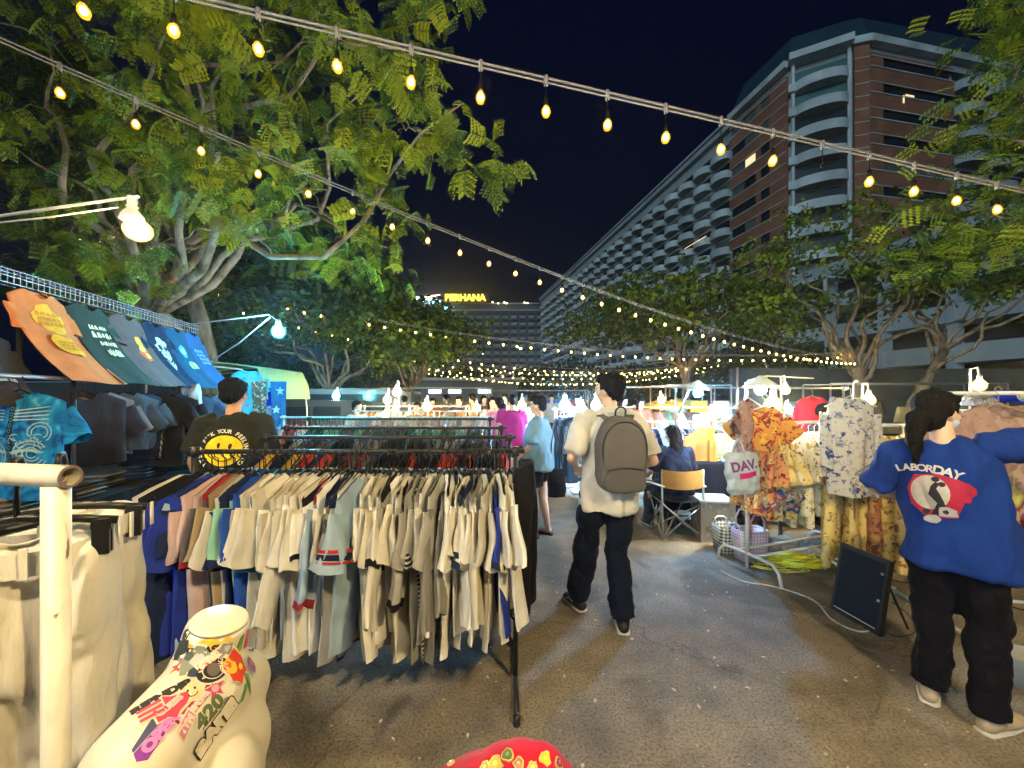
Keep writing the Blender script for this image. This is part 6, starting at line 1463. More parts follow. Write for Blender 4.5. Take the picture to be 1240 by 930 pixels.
# tables behind the white rack
def ttable(label, x, y, z, w, d, rz, top, cloth_=None, group='tables of the right hand stalls'):
    root = thing('stall_table', label, 'table', (x, y, 0), rz, group); mb = MB(); mb.box((0, 0, z - .015), (w, d, .03)); mb.build('tabletop', top, root)
    for a in (-1, 1):
        for b in (-1, 1): mb = MB(); mb.box((a * (w / 2 - .04), b * (d / 2 - .04), (z - .03) / 2), (.03, .03, z - .03)); mb.build('leg', BLKMET, root)
    mb = MB()
    for b in (-1, 1): mb.tube([(-w / 2 + .05, b * (d / 2 - .04), .15), (w / 2 - .05, b * (d / 2 - .04), .15)], .01, 5)
    mb.build('stretcher', BLKMET, root)
    if cloth_:
        mb = MB(); mb.box((0, 0, z + .004), (w + .03, d + .03, .006)); n = 26
        per = [(-w / 2 - .02, -d / 2 - .02), (w / 2 + .02, -d / 2 - .02), (w / 2 + .02, d / 2 + .02), (-w / 2 - .02, d / 2 + .02), (-w / 2 - .02, -d / 2 - .02)]; vs = []
        for s in range(4):
            for k in range(n): t = k / n; vs.append((per[s][0] * (1 - t) + per[s + 1][0] * t, per[s][1] * (1 - t) + per[s + 1][1] * t))
        m_ = len(vs); V = [(a, b, z + .004) for a, b in vs] + [(a * (1.03 + .015 * math.sin(k * 1.1)), b * (1.05 + .03 * math.sin(k * 1.1)), .22 + .02 * math.sin(k * .4)) for k, (a, b) in enumerate(vs)]
        mb.add(V, [(k, (k + 1) % m_, m_ + (k + 1) % m_, m_ + k) for k in range(m_)]); mb.build('table_cloth', cloth_, root, True)
    return root
ttable('black clothed table carrying the orange slats beside the seated woman', 2.50, 5.1, .80, 1.15, .6, R(-6), BLKMET, cloth((.008, .010, .022)))
ttable('dark metal legged table behind the white rack of patterned tops', 3.55, 4.9, .62, 1.0, .6, R(5), BLKMET)
ttable('dark table with blue lit goods farther behind the patterned tops', 4.6, 6.2, .75, 1.4, .6, 0, BLKMET, cloth((.02, .04, .10)))
# orange slatted display on the table
root = thing('slat_display', 'stepped display of upright orange wooden slats on the black table', 'display', (G(846, 5.0).x, 5.0, .812), R(-6))
OW = plain((.48, .15, .035), .45, var=.25, scale=8, name='orange_wood'); OW2 = plain((.68, .24, .02), .4, var=.1, scale=8, name='bright_orange_wood')
xs = -.26
for k in range(12):
    h_ = [.24, .26, .30, .34, .36, .42, .42, .42, .42, .42, .26, .26][k]; w2 = .044
    if k == 10: xs = .10
    mb = MB(); mb.box((xs + w2 / 2, -.04 if k > 9 else 0, h_ / 2), (w2 - .005, .09, h_)); o = mb.build('slat', OW2 if 7 < k < 10 else OW, root); xs += w2
for k, x in enumerate((-.02, .07)):
    root = thing('small_box', ['light blue carton on the left atop the orange slats', 'light blue carton on the right atop the orange slats'][k], 'box', (G(846, 5.0).x + x + .0, 5.0 - .0, .812 + .421), R(-6), 'light blue cartons')
    mb = MB(); mb.box((0, 0, .075), (.082, .07, .15)); mb.build('carton', plain((.22, .42, .62), .5, name='blue_card'), root); mb = MB(); mb.box((0, 0, .151), (.078, .066, .003)); mb.build('lid', plain((.45, .58, .68), .5, name='pale_card'), root)
root = thing('photo_frame', 'white framed picture leaning on the black table right of the slats', 'picture frame', (G(877, 4.9).x, 4.95, .812), R(-6)); T = Matrix.Rotation(R(-12), 4, 'X')
mb = MB(); mb.box((0, 0, .17), (.26, .015, .34), M=T); mb.build('frame', WHTMET, root); mb = MB(); mb.box((0, -.009, .17), (.22, .004, .30), M=T); mb.build('picture', floral((.10, .16, .08), [(.35, .38, .15), (.5, .5, .4)], 8, 3, .45), root)
for i, (x, c) in enumerate(((-.10, (.25, .5, .65)), (.16, (.5, .55, .6)), (.30, (.1, .35, .6)))):
    root = thing('goods_tray', ['light blue tray of small goods by the picture frame', 'pale tray of small goods right of the picture frame', 'blue tray at the right end of the black table'][i], 'tray', (2.75 + x, 4.86, .812)); mb = MB(); mb.box((0, 0, .012), (.12, .16, .02)); mb.build('tray', plain(c, .4, name='tray_plastic'), root)
    mb = MB(); rr = random.Random(i)
    for k in range(9): mb.ell((rr.uniform(-.045, .045), rr.uniform(-.06, .06), .03), (.012, .012, .010), nu=8, nv=5)
    mb.build('trinkets', flat((.6, .6, .55), .3), root)
# crates and woven bags on the ground
root = thing('storage_box', 'grey marbled cardboard box on the ground beside the folding chair', 'box', (G(868, 4.45).x, 4.55, 0), R(-8))
mb = MB(); mb.box((0, 0, .22), (.36, .36, .44)); mb.build('carton', floral((.26, .22, .17), [(.18, .15, .12), (.36, .33, .28)], 8, 3, .45), root); mb = MB(); mb.box((0, 0, .452), (.38, .38, .02)); mb.build('lid', plain((.36, .42, .40), .6, name='card'), root)
def wbag(label, x, Y, w, h, m, hm, hh, rz=0, dep=.5):
    root = thing('woven_bag', label, 'bag', (G(x, Y).x, Y, 0), rz, None); mb = MB(); vs = []; fs = []; n = 32
    for (k, z) in ((.86, 0), (.94, h * .35), (1.0, h * .7), (1.03, h), (.97, h), (.90, h * .3), (.82, .012)):
        for i in range(n):
            a = 2 * PI * i / n; c, s = math.cos(a), math.sin(a); vs.append((w / 2 * k * abs(c) ** .45 * (1 if c > 0 else -1), w * dep * k * abs(s) ** .45 * (1 if s > 0 else -1), z))
    L_ = 7
    for j in range(L_ - 1): fs += [(j * n + i, j * n + (i + 1) % n, (j + 1) * n + (i + 1) % n, (j + 1) * n + i) for i in range(n)]
    fs.append(tuple(reversed(range(n)))); fs.append(tuple(range((L_ - 1) * n, L_ * n))); mb.add(vs, fs); mb.build('basket', m, root, True)
    for s in (-1, 1):
        mb = MB(); mb.tube([(-w * .28, s * w * dep * .95, h - .06), (-w * .27, s * w * dep * .9, h + hh * .6), (-w * .14, s * w * dep * .8, h + hh), (w * .0 + w * .14 - w * .14, s * w * dep * .8, h + hh * 1.02)] if False else [(-w * .25, s * w * dep, h - .06), (-w * .24, s * w * dep, h + hh * .55), (-w * .12, s * w * dep, h + hh * .95), (w * .12, s * w * dep, h + hh * .95), (w * .24, s * w * dep, h + hh * .55), (w * .25, s * w * dep, h - .06)], .009, 7); mb.build('handle', hm, root, True)
wbag('black and white checked woven bag between the grey box and the pink bag', 880, 4.15, .24, .28, gingham((.05, .06, .05), (.55, .55, .52), 9), plain((.6, .6, .58), .4, name='strap'), .05)
wbag('pink and lilac checked woven bag with tall pink handles', 908, 3.95, .30, .30, gingham((.42, .30, .46), (.66, .58, .60), 10), plain((.65, .38, .48), .4, name='pink_strap'), .17, R(6), .35)
mb = MB(); mb.ell((0, 0, .06), (.17, .12, .09)); mb.ell((.1, 0, .05), (.12, .1, .06)); o = fuse(mb, 'cloth_heap', cloth((.30, .28, .24)), None, .012, 3, .05, 8, seed=3); o.location = G(940, 4.2); tag(o, 'small crumpled grey cloth heap on the ground right of the pink bag', 'cloth heap')

# plaid shirt rack beside the blue shirted man
p0 = G(672, 6.5); p1 = G(716, 6.1); hb = P(690, 496, 6.3).z
rack('white footed rack of dark plaid garments under the brightest blue bulb', (p0.x, p0.y), (p1.x, p1.y), hb, WHTMET, .6, base=True)
PLD = gingham((.02, .03, .07), (.28, .32, .40), 12)
for i in range(9):
    t = (i + .5) / 9; q = Vector((p0.x, p0.y, hb - HANG)).lerp(Vector((p1.x, p1.y, hb - HANG)), t); m = [PLD, cloth((.02, .05, .12)), cloth((.04, .10, .20)), PLD, cloth((.10, .12, .16)), cloth((.02, .03, .05)), cloth((.05, .09, .15)), PLD, cloth((.03, .06, .12))][i]
    o = tee_mb(.56, rnd.uniform(.85, 1.05), .42, .18, 78, .05, .03, 850 + i, long=True, sdep=.05).build('shirt', m, None, True); o.location = q; o.rotation_euler = (0, 0, R(75 - i * 8)); tag(o, f"{['dark check', 'navy', 'steel blue', 'black and white plaid', 'slate', 'black', 'denim blue', 'grey plaid', 'ink blue'][i]} shirt, {ordn(i)} on the rack under the brightest blue bulb", 'shirt', 'garments on the plaid rack')
    hanger(HG_WHT, q, o.rotation_euler.z, 'white hanger on the plaid garment rack', 'white hangers on the plaid garment rack')

# far stall umbrellas and awnings
def umbrella(label, x, y, Y, r, col, h=.28):
    p = P(x, y, Y); root = thing('market_umbrella', label, 'umbrella', (p.x, p.y, 0), 0, 'umbrellas over the far stalls'); n = 8; mb = MB(); z = p.z
    vs = [(0, 0, z + h)]; 
    for (q, dz) in ((.5, h * .62), (1, 0)):
        for k in range(n * 2): a = PI * k / n; rr_ = r * q * (1 if k % 2 == 0 else .93); vs.append((rr_ * math.cos(a), rr_ * math.sin(a), z + dz - (0 if k % 2 == 0 else .03)))
    m = n * 2; fs = [(0, 1 + k, 1 + (k + 1) % m) for k in range(m)] + [(1 + k, 1 + m + k, 1 + m + (k + 1) % m, 1 + (k + 1) % m) for k in range(m)]
    mb.add(vs, fs); mb.build('canopy', cloth(col), root); mb = MB(); mb.tube([(0, 0, 0), (0, 0, z + h)], .02, 6); mb.build('pole', STEEL, root, True)
umbrella('yellow market umbrella right of the backpack man', 815, 494, 10.5, 1.1, (.50, .38, .10)); umbrella('pale red market umbrella beyond the backpack man', 792, 499, 12.5, 1.3, (.45, .12, .08)); umbrella('beige market umbrella in front of the far trees', 838, 500, 13, 1.2, (.40, .34, .22))
umbrella('blue market umbrella above the centre of the crowd', 604, 489, 16, 1.1, (.03, .06, .25)); umbrella('cream market umbrella behind the warm bulbs at left centre', 545, 492, 15, 1.4, (.40, .36, .28))
def far_stall(label, x, Y, w, cols, seed, z=.85):
    rr = random.Random(seed); p = G(x, Y); root = thing('market_stall', label, 'stall', p, rr.uniform(-.1, .1), 'far market stalls'); mb = MB(); mb.box((0, 0, z), (w, .8, .04)); mb.build('tabletop', BLKMET, root)
    mb = MB()
    for a in (-1, 1):
        for b in (-1, 1): mb.tube([(a * w / 2, b * .4, 0), (a * w / 2, b * .4, 1.9)], .018, 5)
    mb.tube([(-w / 2, -.4, 1.9), (w / 2, -.4, 1.9)], .015, 5); mb.tube([(-w / 2, .4, 1.9), (w / 2, .4, 1.9)], .015, 5); mb.build('frame', STEEL, root, True)
    for k, c in enumerate(cols):
        o = MB(); x_ = -w / 2 + w * (k + .5) / len(cols); o.tube([(x_, -.42, 1.55 - rr.random() * .2), (x_, -.42, 1.1)], [(w / len(cols) * .38, .03), (w / len(cols) * .45, .05)], 10, side=(1, 0, 0)); o.build('hung_goods', cloth(c), root, True)
        o = MB(); o.box((x_, 0, z + .10), (w / len(cols) * .8, .5, .16)); o.build('goods_box', cloth(sc3(c, .8)), root)
far_stall('far stall with red and tan goods right of the backpack man', 790, 11, 3.0, [(.5, .08, .05), (.45, .30, .2), (.5, .42, .35), (.4, .05, .08)], 1)
far_stall('far stall with pale blue and yellow goods under the yellow umbrella', 835, 9.6, 1.6, [(.2, .5, .55), (.5, .45, .1), (.5, .48, .42)], 2)
far_stall('far stall left of the crowd with pale goods under warm bulbs', 530, 12, 3.2, [(.5, .45, .38), (.45, .40, .36), (.3, .28, .25), (.5, .2, .15)], 3)
far_stall('far stall behind the crowd with dark goods', 650, 16, 4.0, [(.1, .1, .12), (.4, .35, .3), (.06, .08, .2), (.3, .1, .1)], 4)
far_stall('far stall at the left, behind the warm bulb cluster', 440, 13, 3.0, [(.25, .22, .2), (.45, .42, .36), (.2, .1, .08)], 5)
far_stall('far stall behind the grey shirt rack at right', 890, 11.5, 3.5, [(.3, .3, .32), (.2, .22, .3), (.4, .36, .3)], 6)
far_stall('far stall behind the yellow trousers rack', 1090, 8.5, 3.5, [(.12, .1, .08), (.3, .22, .1), (.2, .18, .15)], 7)
# ------------------------------------------------------------------ people
def Rz(a): return Matrix.Rotation(a, 4, 'Z')
def head_mb(mb, c, yaw=0.0, pitch=0.0, s=1.0, detail=True):
    T = Matrix.Translation(c) @ Matrix.Rotation(yaw, 4, 'Z') @ Matrix.Rotation(pitch, 4, 'X') @ Matrix.Scale(s, 4)
    mb.ell((0, -.012, .022), (.074, .094, .088), M=T); mb.ell((0, .022, -.045), (.055, .062, .062), M=T); mb.ell((0, .045, -.085), (.030, .030, .024), M=T)
    if detail:
        mb.tube([(0, .080, .015), (0, .104, -.022), (0, .092, -.032)], [(.009, .010), (.014, .014), (.010, .008)], 8, M=T, rounded=True)
        mb.ell((0, .080, .028), (.05, .016, .012), M=T); mb.ell((0, .080, -.055), (.022, .012, .007), M=T); mb.ell((0, .078, -.066), (.019, .012, .007), M=T)
        for sg in (-1, 1): mb.ell((sg * .074, -.005, -.008), (.010, .019, .032), M=T); mb.ell((sg * .045, .055, -.02), (.022, .022, .02), M=T)
    return T
def hand_mb(mb, w, d, side, thumb, curl=.5, s=1.0):
    """w wrist point, d direction of hand, side: unit vector across the palm, thumb sign"""
    w = Vector(w); d = Vector(d).normalized(); sv = Vector(side); sv = (sv - d * sv.dot(d)).normalized(); nn = d.cross(sv)
    mb.tube([w - d * .02, w + d * .03, w + d * .085], [(.024, .017), (.036, .015), (.040, .013)], 12, side=tuple(sv), rounded=True)
    for k, (off, ln) in enumerate(((-.030, .062), (-.010, .074), (.011, .070), (.030, .055))):
        b = w + d * .08 + sv * off; a1 = curl * .6; a2 = curl * 1.3
        p1 = b + (d * math.cos(a1) + nn * math.sin(a1)) * ln * .5; p2 = p1 + (d * math.cos(a2) + nn * math.sin(a2)) * ln * .5
        mb.tube([b - d * .01, p1, p2], [.0088, .0082, .0068], 7, rounded=True)
    b = w + d * .025 + sv * .028 * thumb; p1 = b + (d * .7 + sv * .7 * thumb + nn * .2) * .035; p2 = p1 + (d * .9 + sv * .3 * thumb + nn * .3) * .032
    mb.tube([b, p1, p2], [.012, .0105, .008], 7, rounded=True)
def person(label, loc, rz, h, J=None, shirt=(.3, .3, .3), pants=(.02, .02, .03), shoe=(.03, .03, .03), hairc=HAIR, skin=SKIN, build=1.0, hair='short', yaw=0.0, pitch=0.0, sleeve=.62, legs='long', detail=True, hem=.86, group=None, seed=1,
           loose=1.0, shirtmat=None, pantmat=None, curl=.6, pantw=1.0, hair_len=.3, bare=False, sandals=False):
    k = h / 1.75; root = thing('person', label, 'person', loc, rz, group)
    D = dict(pel=(0, 0, .96), waist=(0, .005, 1.10), chest=(0, 0, 1.30), neck=(0, -.015, 1.47), head=(0, .015, 1.635))
    for sg, n in ((-1, 'L'), (1, 'R')):
        D['sh' + n] = (sg * .175, -.01, 1.425); D['el' + n] = (sg * .235, -.03, 1.14); D['wr' + n] = (sg * .24, .04, .90)
        D['hip' + n] = (sg * .09, 0, .93); D['kn' + n] = (sg * .10, .025, .50); D['an' + n] = (sg * .105, -.02, .085); D['toe' + n] = (sg * .125, .12, .03)
    if J: D.update(J)
    D = {a: Vector(b) * k for a, b in D.items()}; b_ = build * k
    vx = .011 if detail else .018
    mb = MB()
    mb.tube([D['pel'] - Vector((0, 0, .06)) * k, D['waist'], D['chest'], D['chest'].lerp(D['neck'], .62), D['neck']], [(.13 * b_, .085 * b_), (.115 * b_, .08 * b_), (.140 * b_, .09 * b_), (.12 * b_, .068 * b_), (.052 * k, .052 * k)], 18, side=(1, 0, 0))
    mb.tube([D['neck'] - Vector((0, 0, .03)) * k, D['neck'].lerp(D['head'], .6)], [.050 * k, .050 * k], 12)
    head_mb(mb, D['head'], yaw, pitch, k, detail)
    for n, sg in (('L', -1), ('R', 1)):
        mb.tube([D['sh' + n], D['sh' + n].lerp(D['el' + n], .5), D['el' + n]], [.048 * b_, .044 * b_, .036 * b_], 10, rounded=True)
        e, w = D['el' + n], D['wr' + n]; mb.tube([e, e.lerp(w, .3), w], [.037 * b_, .038 * b_, .024 * k], 10, rounded=True)
        dv = (w - e).normalized(); hand_mb(mb, w, dv, Vector((0, 1, 0)) if abs(dv.y) < .8 else Vector((1, 0, 0)) * -sg, 1 if abs(dv.y) < .8 else 1, curl)
        hp, kn, an = D['hip' + n], D['kn' + n], D['an' + n]
        mb.tube([hp, hp.lerp(kn, .4), kn], [.085 * b_, .078 * b_, .052 * b_], 12, rounded=True); mb.tube([kn, kn.lerp(an, .3), an], [.052 * b_, .055 * b_, .033 * k], 12, rounded=True)
        t = D['toe' + n]; mb.tube([an + Vector((0, 0, -.035)) * k - (t - an).normalized() * .02, an.lerp(t, .5) + Vector((0, 0, -.005)), t], [(.032 * k, .034 * k), (.038 * k, .028 * k), (.036 * k, .015 * k)], 10, side=(1, 0, 0), rounded=True)
    body = fuse(mb, 'body', skin, root, .0075 if detail else .013, 3)
    # trousers
    pm = pantmat or cloth(pants, wr=1.3); mb = MB(); pw = pantw * b_
    mb.tube([D['waist'] - Vector((0, 0, .02)), D['pel'], D['pel'] - Vector((0, 0, .10)) * k], [(.145 * b_, .108 * b_), (.165 * b_, .118 * b_), (.165 * b_, .120 * b_)], 18, side=(1, 0, 0))
    for n in 'LR':
        hp, kn, an = D['hip' + n], D['kn' + n], D['an' + n]
        if legs == 'long': mb.tube([hp, hp.lerp(kn, .35), kn, kn.lerp(an, .5), an + Vector((0, 0, .0))], [(.105 * pw, .115 * pw), (.100 * pw, .105 * pw), (.082 * pw, .084 * pw), (.078 * pw, .080 * pw), (.080 * pw, .085 * pw)], 16, side=(1, 0, 0))
        else: mb.tube([hp, hp.lerp(kn, .35), hp.lerp(kn, .62)], [(.105 * pw, .115 * pw), (.104 * pw, .110 * pw), (.106 * pw, .110 * pw)], 16, side=(1, 0, 0))
    fuse(mb, 'trousers' if legs == 'long' else 'shorts', pm, root, vx, 2, .032 if detail else .01, 9, (1, 1, .8), seed)
    # shirt
    sm = shirtmat or cloth(shirt, wr=1.3); mb = MB(); lo = loose * b_; hz = D['pel'] * 1.0; hz.z = hem * k
    mid = D['pel'].lerp(D['waist'], .6)
    mb.tube([Vector((hz.x, hz.y, hz.z)), mid, D['chest'] - Vector((0, 0, .05)) * k, D['chest'].lerp(D['neck'], .45), D['chest'].lerp(D['neck'], .82), D['neck'] + Vector((0, 0, .005))], [(.222 * lo, .158 * lo), (.200 * lo, .146 * lo), (.190 * lo, .132 * lo), (.182 * b_, .112 * b_), (.125 * b_, .085 * b_), (.068 * k, .066 * k)], 22, side=(1, 0, 0))
    for n, sg in (('L', -1), ('R', 1)):
        s, e, w = D['sh' + n], D['el' + n], D['wr' + n]; inn = s.lerp(D['neck'], .35)
        if sleeve <= 1: mb.tube([inn, s + Vector((sg * .0, 0, .004)), s.lerp(e, .5 * sleeve / .62), s.lerp(e, sleeve)], [.062 * b_, .070 * b_, (.076 * lo, .072 * lo), (.086 * lo, .076 * lo)], 14)
        else: mb.tube([inn, s, s.lerp(e, .5), e, e.lerp(w, .5), e.lerp(w, .93)], [.062 * b_, .068 * b_, .066 * lo, .056 * lo, .05 * lo, .042 * lo], 14)
    so = fuse(mb, 'shirt', sm, root, vx, 2, .034 if detail else .012, 8, (1, 1, .5), seed + 3, bias=.22)
    # hair
    T = Matrix.Translation(D['head']) @ Rz(yaw) @ Matrix.Rotation(pitch, 4, 'X') @ Matrix.Scale(k, 4); mb = MB()
    mb.ell((0, -.028, .040), (.086, .096, .088), M=T); mb.ell((0, .035, .078), (.066, .062, .042), M=T); mb.ell((0, -.058, -.012), (.072, .060, .062), M=T)
    for sg in (-1, 1): mb.ell((sg * .062, -.022, .030), (.024, .058, .05), M=T)
    if hair == 'pony':
        a = T @ Vector((0, -.10, .0)); mb.tube([a, T @ Vector((0, -.145, -.02)), T @ Vector((0, -.15, -.02 - hair_len * .5)), T @ Vector((0, -.13, -.02 - hair_len))], [.034 * k, .044 * k, .038 * k, .014 * k], 10)
        mb.ell((0, -.060, -.02), (.078, .068, .08), M=T); mb.ell((0, -.03, .045), (.084, .097, .088), M=T)
    if hair == 'long':
        mb.tube([T @ Vector((0, -.05, .03)), T @ Vector((0, -.075, -.10)), T @ Vector((0, -.085, -.10 - hair_len * .6)), T @ Vector((0, -.08, -.10 - hair_len))], [(.088 * k, .065 * k), (.092 * k, .05 * k), (.082 * k, .038 * k), (.05 * k, .02 * k)], 14, side=(math.cos(yaw), math.sin(yaw), 0))
    fuse(mb, 'hair', hairc, root, .007 if detail else .013, 2, .011 if detail else .005, 60, (1, 1, .25), seed=seed)
    if detail:
        for sg in (-1, 1):
            mb = MB(); mb.ell((sg * .030, .0745, .006), (.011, .007, .0075), M=T, nu=10, nv=7); ey = mb.build('eye', flat((.62, .60, .56), .3), root, True)
            mb = MB(); mb.ell((sg * .030, .080, .006), (.0048, .003, .0052), M=T, nu=8, nv=6); mb.build('iris', flat((.02, .012, .01), .2), ey, True)
    # shoes
    for n in 'LR':
        an, t = D['an' + n], D['toe' + n]; d = (t - an); d.z *= 1; hd = Vector((d.x, d.y, 0)).normalized(); mb = MB(); dirv = (t - an); 
        heel = an - hd * .045 * k + Vector((0, 0, -.045 * k)); fore = t + Vector((0, 0, .012 * k))
        sm_ = plain(shoe, .6, name='shoe_fabric')
        if not sandals:
            mb.tube([heel, heel.lerp(fore, .3) + Vector((0, 0, .012 * k)), heel.lerp(fore, .7), fore + hd * .02], [(.040 * k, .042 * k), (.044 * k, .046 * k), (.050 * k, .034 * k), (.042 * k, .022 * k)], 14, side=(-hd.y, hd.x, 0), rounded=True)
            mb.tube([an + Vector((0, 0, .02 * k)), an + Vector((0, 0, -.03 * k))], [.045 * k, .048 * k], 12)
            o = fuse(mb, 'shoe', sm_, root, .008 if detail else .014, 3)
            if detail:
                m2 = MB(); m2.tube([heel - hd * .02 - Vector((0, 0, .036 * k)), heel.lerp(fore, .5) - Vector((0, 0, .030 * k)), fore + hd * .035 - Vector((0, 0, .022 * k))], [(.042 * k, .012), (.050 * k, .012), (.040 * k, .012)], 14, side=(-hd.y, hd.x, 0), rounded=True); m2.build('sole', flat((.5, .48, .44)), o, True)
        else:
            mb.tube([heel - Vector((0, 0, .03 * k)) - hd * .01, heel.lerp(fore, .5) - Vector((0, 0, .028 * k)), fore + hd * .03 - Vector((0, 0, .022 * k))], [(.040 * k, .012), (.048 * k, .012), (.040 * k, .012)], 14, side=(-hd.y, hd.x, 0), rounded=True)
            mb.tube([heel.lerp(fore, .62) + Vector((-hd.y, hd.x, 0)) * .048 - Vector((0, 0, .02)), heel.lerp(fore, .62) + Vector((0, 0, .03)), heel.lerp(fore, .62) - Vector((-hd.y, hd.x, 0)) * .048 - Vector((0, 0, .02))], [(.006, .03)] * 3, 8, side=(0, 0, 1)); mb.build('sandal', sm_, root, True)
    return root, D, T, so, k

# man with the grey backpack, walking away
BKm = cloth((.56, .55, .51), wr=1.4)
Jb = dict(elL=(-.285, -.05, 1.17), wrL=(-.20, .16, 1.08), elR=(.30, -.05, 1.14), wrR=(.17, .18, 1.06), hipL=(-.095, 0, .93), hipR=(.095, 0, .93),
          knL=(-.14, .13, .51), anL=(-.185, .17, .10), toeL=(-.23, .30, .03), knR=(.06, .03, .50), anR=(.06, -.10, .085), toeR=(.09, .03, .03))
rt, D, T, so, k = person('man in a cream short sleeved shirt and dark trousers walking away with a grey backpack', (.70, 2.84, 0), R(4), 1.77, Jb, pants=(.005, .009, .022), shoe=(.015, .015, .018), shirtmat=BKm, hair='short', yaw=R(42), sleeve=.86, loose=1.0, build=.94, hem=.80, seed=11, pantw=1.06, skin=SKIN2, curl=.9)
# collar
mb = MB(); c = D['neck']; vs = []
for j, (r_, z) in enumerate(((.074, .01), (.066, .045), (.078, .048), (.10, .012))):
    for i in range(18): a = 2 * PI * i / 18; vs.append((c.x + r_ * math.cos(a), c.y + r_ * math.sin(a) * .95, c.z + z))
mb.add(vs, [(j * 18 + i, j * 18 + (i + 1) % 18, (j + 1) * 18 + (i + 1) % 18, (j + 1) * 18 + i) for j in range(3) for i in range(18)]); mb.build('collar', BKm, rt, True)
# tattoo on left forearm
# white shoe stripes
for n in 'LR':
    an = D['an' + n]; mb = MB(); hd = (D['toe' + n] - an); hd.z = 0; hd.normalize(); sd = Vector((-hd.y, hd.x, 0))
    for s in (-1, 1): mb.tube([an + sd * s * .052 + hd * .00 + Vector((0, 0, -.03)), an + sd * s * .054 + hd * .05 + Vector((0, 0, -.02)), an + sd * s * .050 + hd * .09 + Vector((0, 0, -.045))], .004, 5)
    mb.build('shoe_stripe', flat((.6, .6, .56)), rt, True)
def backpack():
    GY = cloth((.115, .108, .102), wr=.5, var=.08); GY2 = cloth((.095, .09, .086), wr=.5, var=.08)
    m4 = rt.matrix_basis; root = thing('backpack', 'grey brown backpack with a curved front pocket worn by the walking man', 'backpack', Matrix.Translation((.70, 2.84, 0)) @ Rz(R(4)) @ Vector((.02, -.13, 1.22)), R(4))
    def shell(W, H, Dp, y0, n=30):
        mb = MB(); prof = []
        rings = [(0.0, 1.0), (.55, 1.0), (.85, .94), (1.0, .80)]
        out = []
        for a in range(n):
            q = 2 * PI * a / n; c, s = math.cos(q), math.sin(q); e = .55 if s < 0 else .8
            out.append((W / 2 * abs(c) ** e * (1 if c > 0 else -1), H / 2 * abs(s) ** (.55 if s < 0 else .85) * (1 if s > 0 else -1)))
        vs = []; 
        for t, f in rings: vs += [(x * f, y0 - Dp * t, z * f) for x, z in out]
        fs = [(j * n + i, (j + 1) * n + i, (j + 1) * n + (i + 1) % n, j * n + (i + 1) % n) for j in range(len(rings) - 1) for i in range(n)]; fs.append(tuple(range(n))); fs.append(tuple(reversed([(len(rings) - 1) * n + i for i in range(n)]))); mb.add(vs, fs); return mb
    fuse(shell(.34, .52, .13, .0), 'main_bag', GY, root, .009, 4, .010, 8, seed=2); p = shell(.27, .17, .035, -.12); p.v = [(x, y, z - .155) for x, y, z in p.v]; fuse(p, 'front_pocket', GY2, root, .007, 3, .008, 8, seed=3)
    p = shell(.285, .33, .012, -.125); p.v = [(x, y, z + .035) for x, y, z in p.v]; fuse(p, 'front_panel', GY, root, .006, 2, .006, 8, seed=5)
    mb = MB(); pts = [(.150 * math.cos(a), -.126, .04 + .185 * math.sin(a)) for a in [R(-25 + k * 11.5) for k in range(21)]]; mb.tube(pts, .0045, 6); mb.build('zip', BLACK, root, True)
    mb = MB(); mb.tube([(-.125, -.155, -.085), (0, -.162, -.070), (.125, -.155, -.085)], .004, 6); mb.build('pocket_zip', BLACK, root, True)
    mb = MB(); mb.tube([(-.035, -.03, .25), (-.034, -.045, .30), (-.015, -.05, .318), (.015, -.05, .318), (.034, -.045, .30), (.035, -.03, .25)], [(.010, .005)] * 6, 8, side=(0, 1, 0)); mb.build('grab_handle', BLACK, root, True)
    for s in (-1, 1):
        mb = MB(); mb.tube([(s * .07, .0, .23), (s * .10, .05, .26), (s * .125, .13, .245), (s * .14, .22, .17), (s * .15, .24, .03), (s * .11, .14, -.12), (s * .10, .01, -.20)], [(.03, .008)] * 5 + [(.015, .005)] * 2, 10, side=(1, 0, 0)); mb.build('shoulder_strap', GY2, root, True)
backpack()

# woman in the royal blue shirt, right foreground
BT = cloth((.008, .035, .21), wr=1.4, var=.08)
Jw = dict(chest=(-.03, -.03, 1.30), neck=(-.05, -.05, 1.475), shL=(-.235, -.06, 1.39), elL=(-.34, .02, 1.17), wrL=(-.20, .20, 1.08), shR=(.135, -.02, 1.455), elR=(.32, .20, 1.50), wrR=(.48, .42, 1.53), hipL=(-.085, 0, .93), hipR=(.085, 0, .93), knL=(-.09, .03, .50), knR=(.10, .02, .50), anL=(-.11, .06, .085), toeL=(-.12, .20, .03), anR=(.12, -.02, .085), toeR=(.20, .11, .03), head=(-.075, -.02, 1.625))
WP = G(1160, 2.0); rt, D, T, so, k = person('woman in an oversized royal blue t-shirt and black trousers with her right arm stretched out', (WP.x, WP.y, 0), R(-48), 1.64, Jw, pants=(.004, .004, .008), shoe=(.38, .30, .22), shirtmat=BT, hair='pony', yaw=R(-32), pitch=R(-2), sleeve=.88, loose=1.06, build=.92, hem=.80, seed=21, pantw=1.08, skin=SKIN2, hair_len=.26, curl=.7)
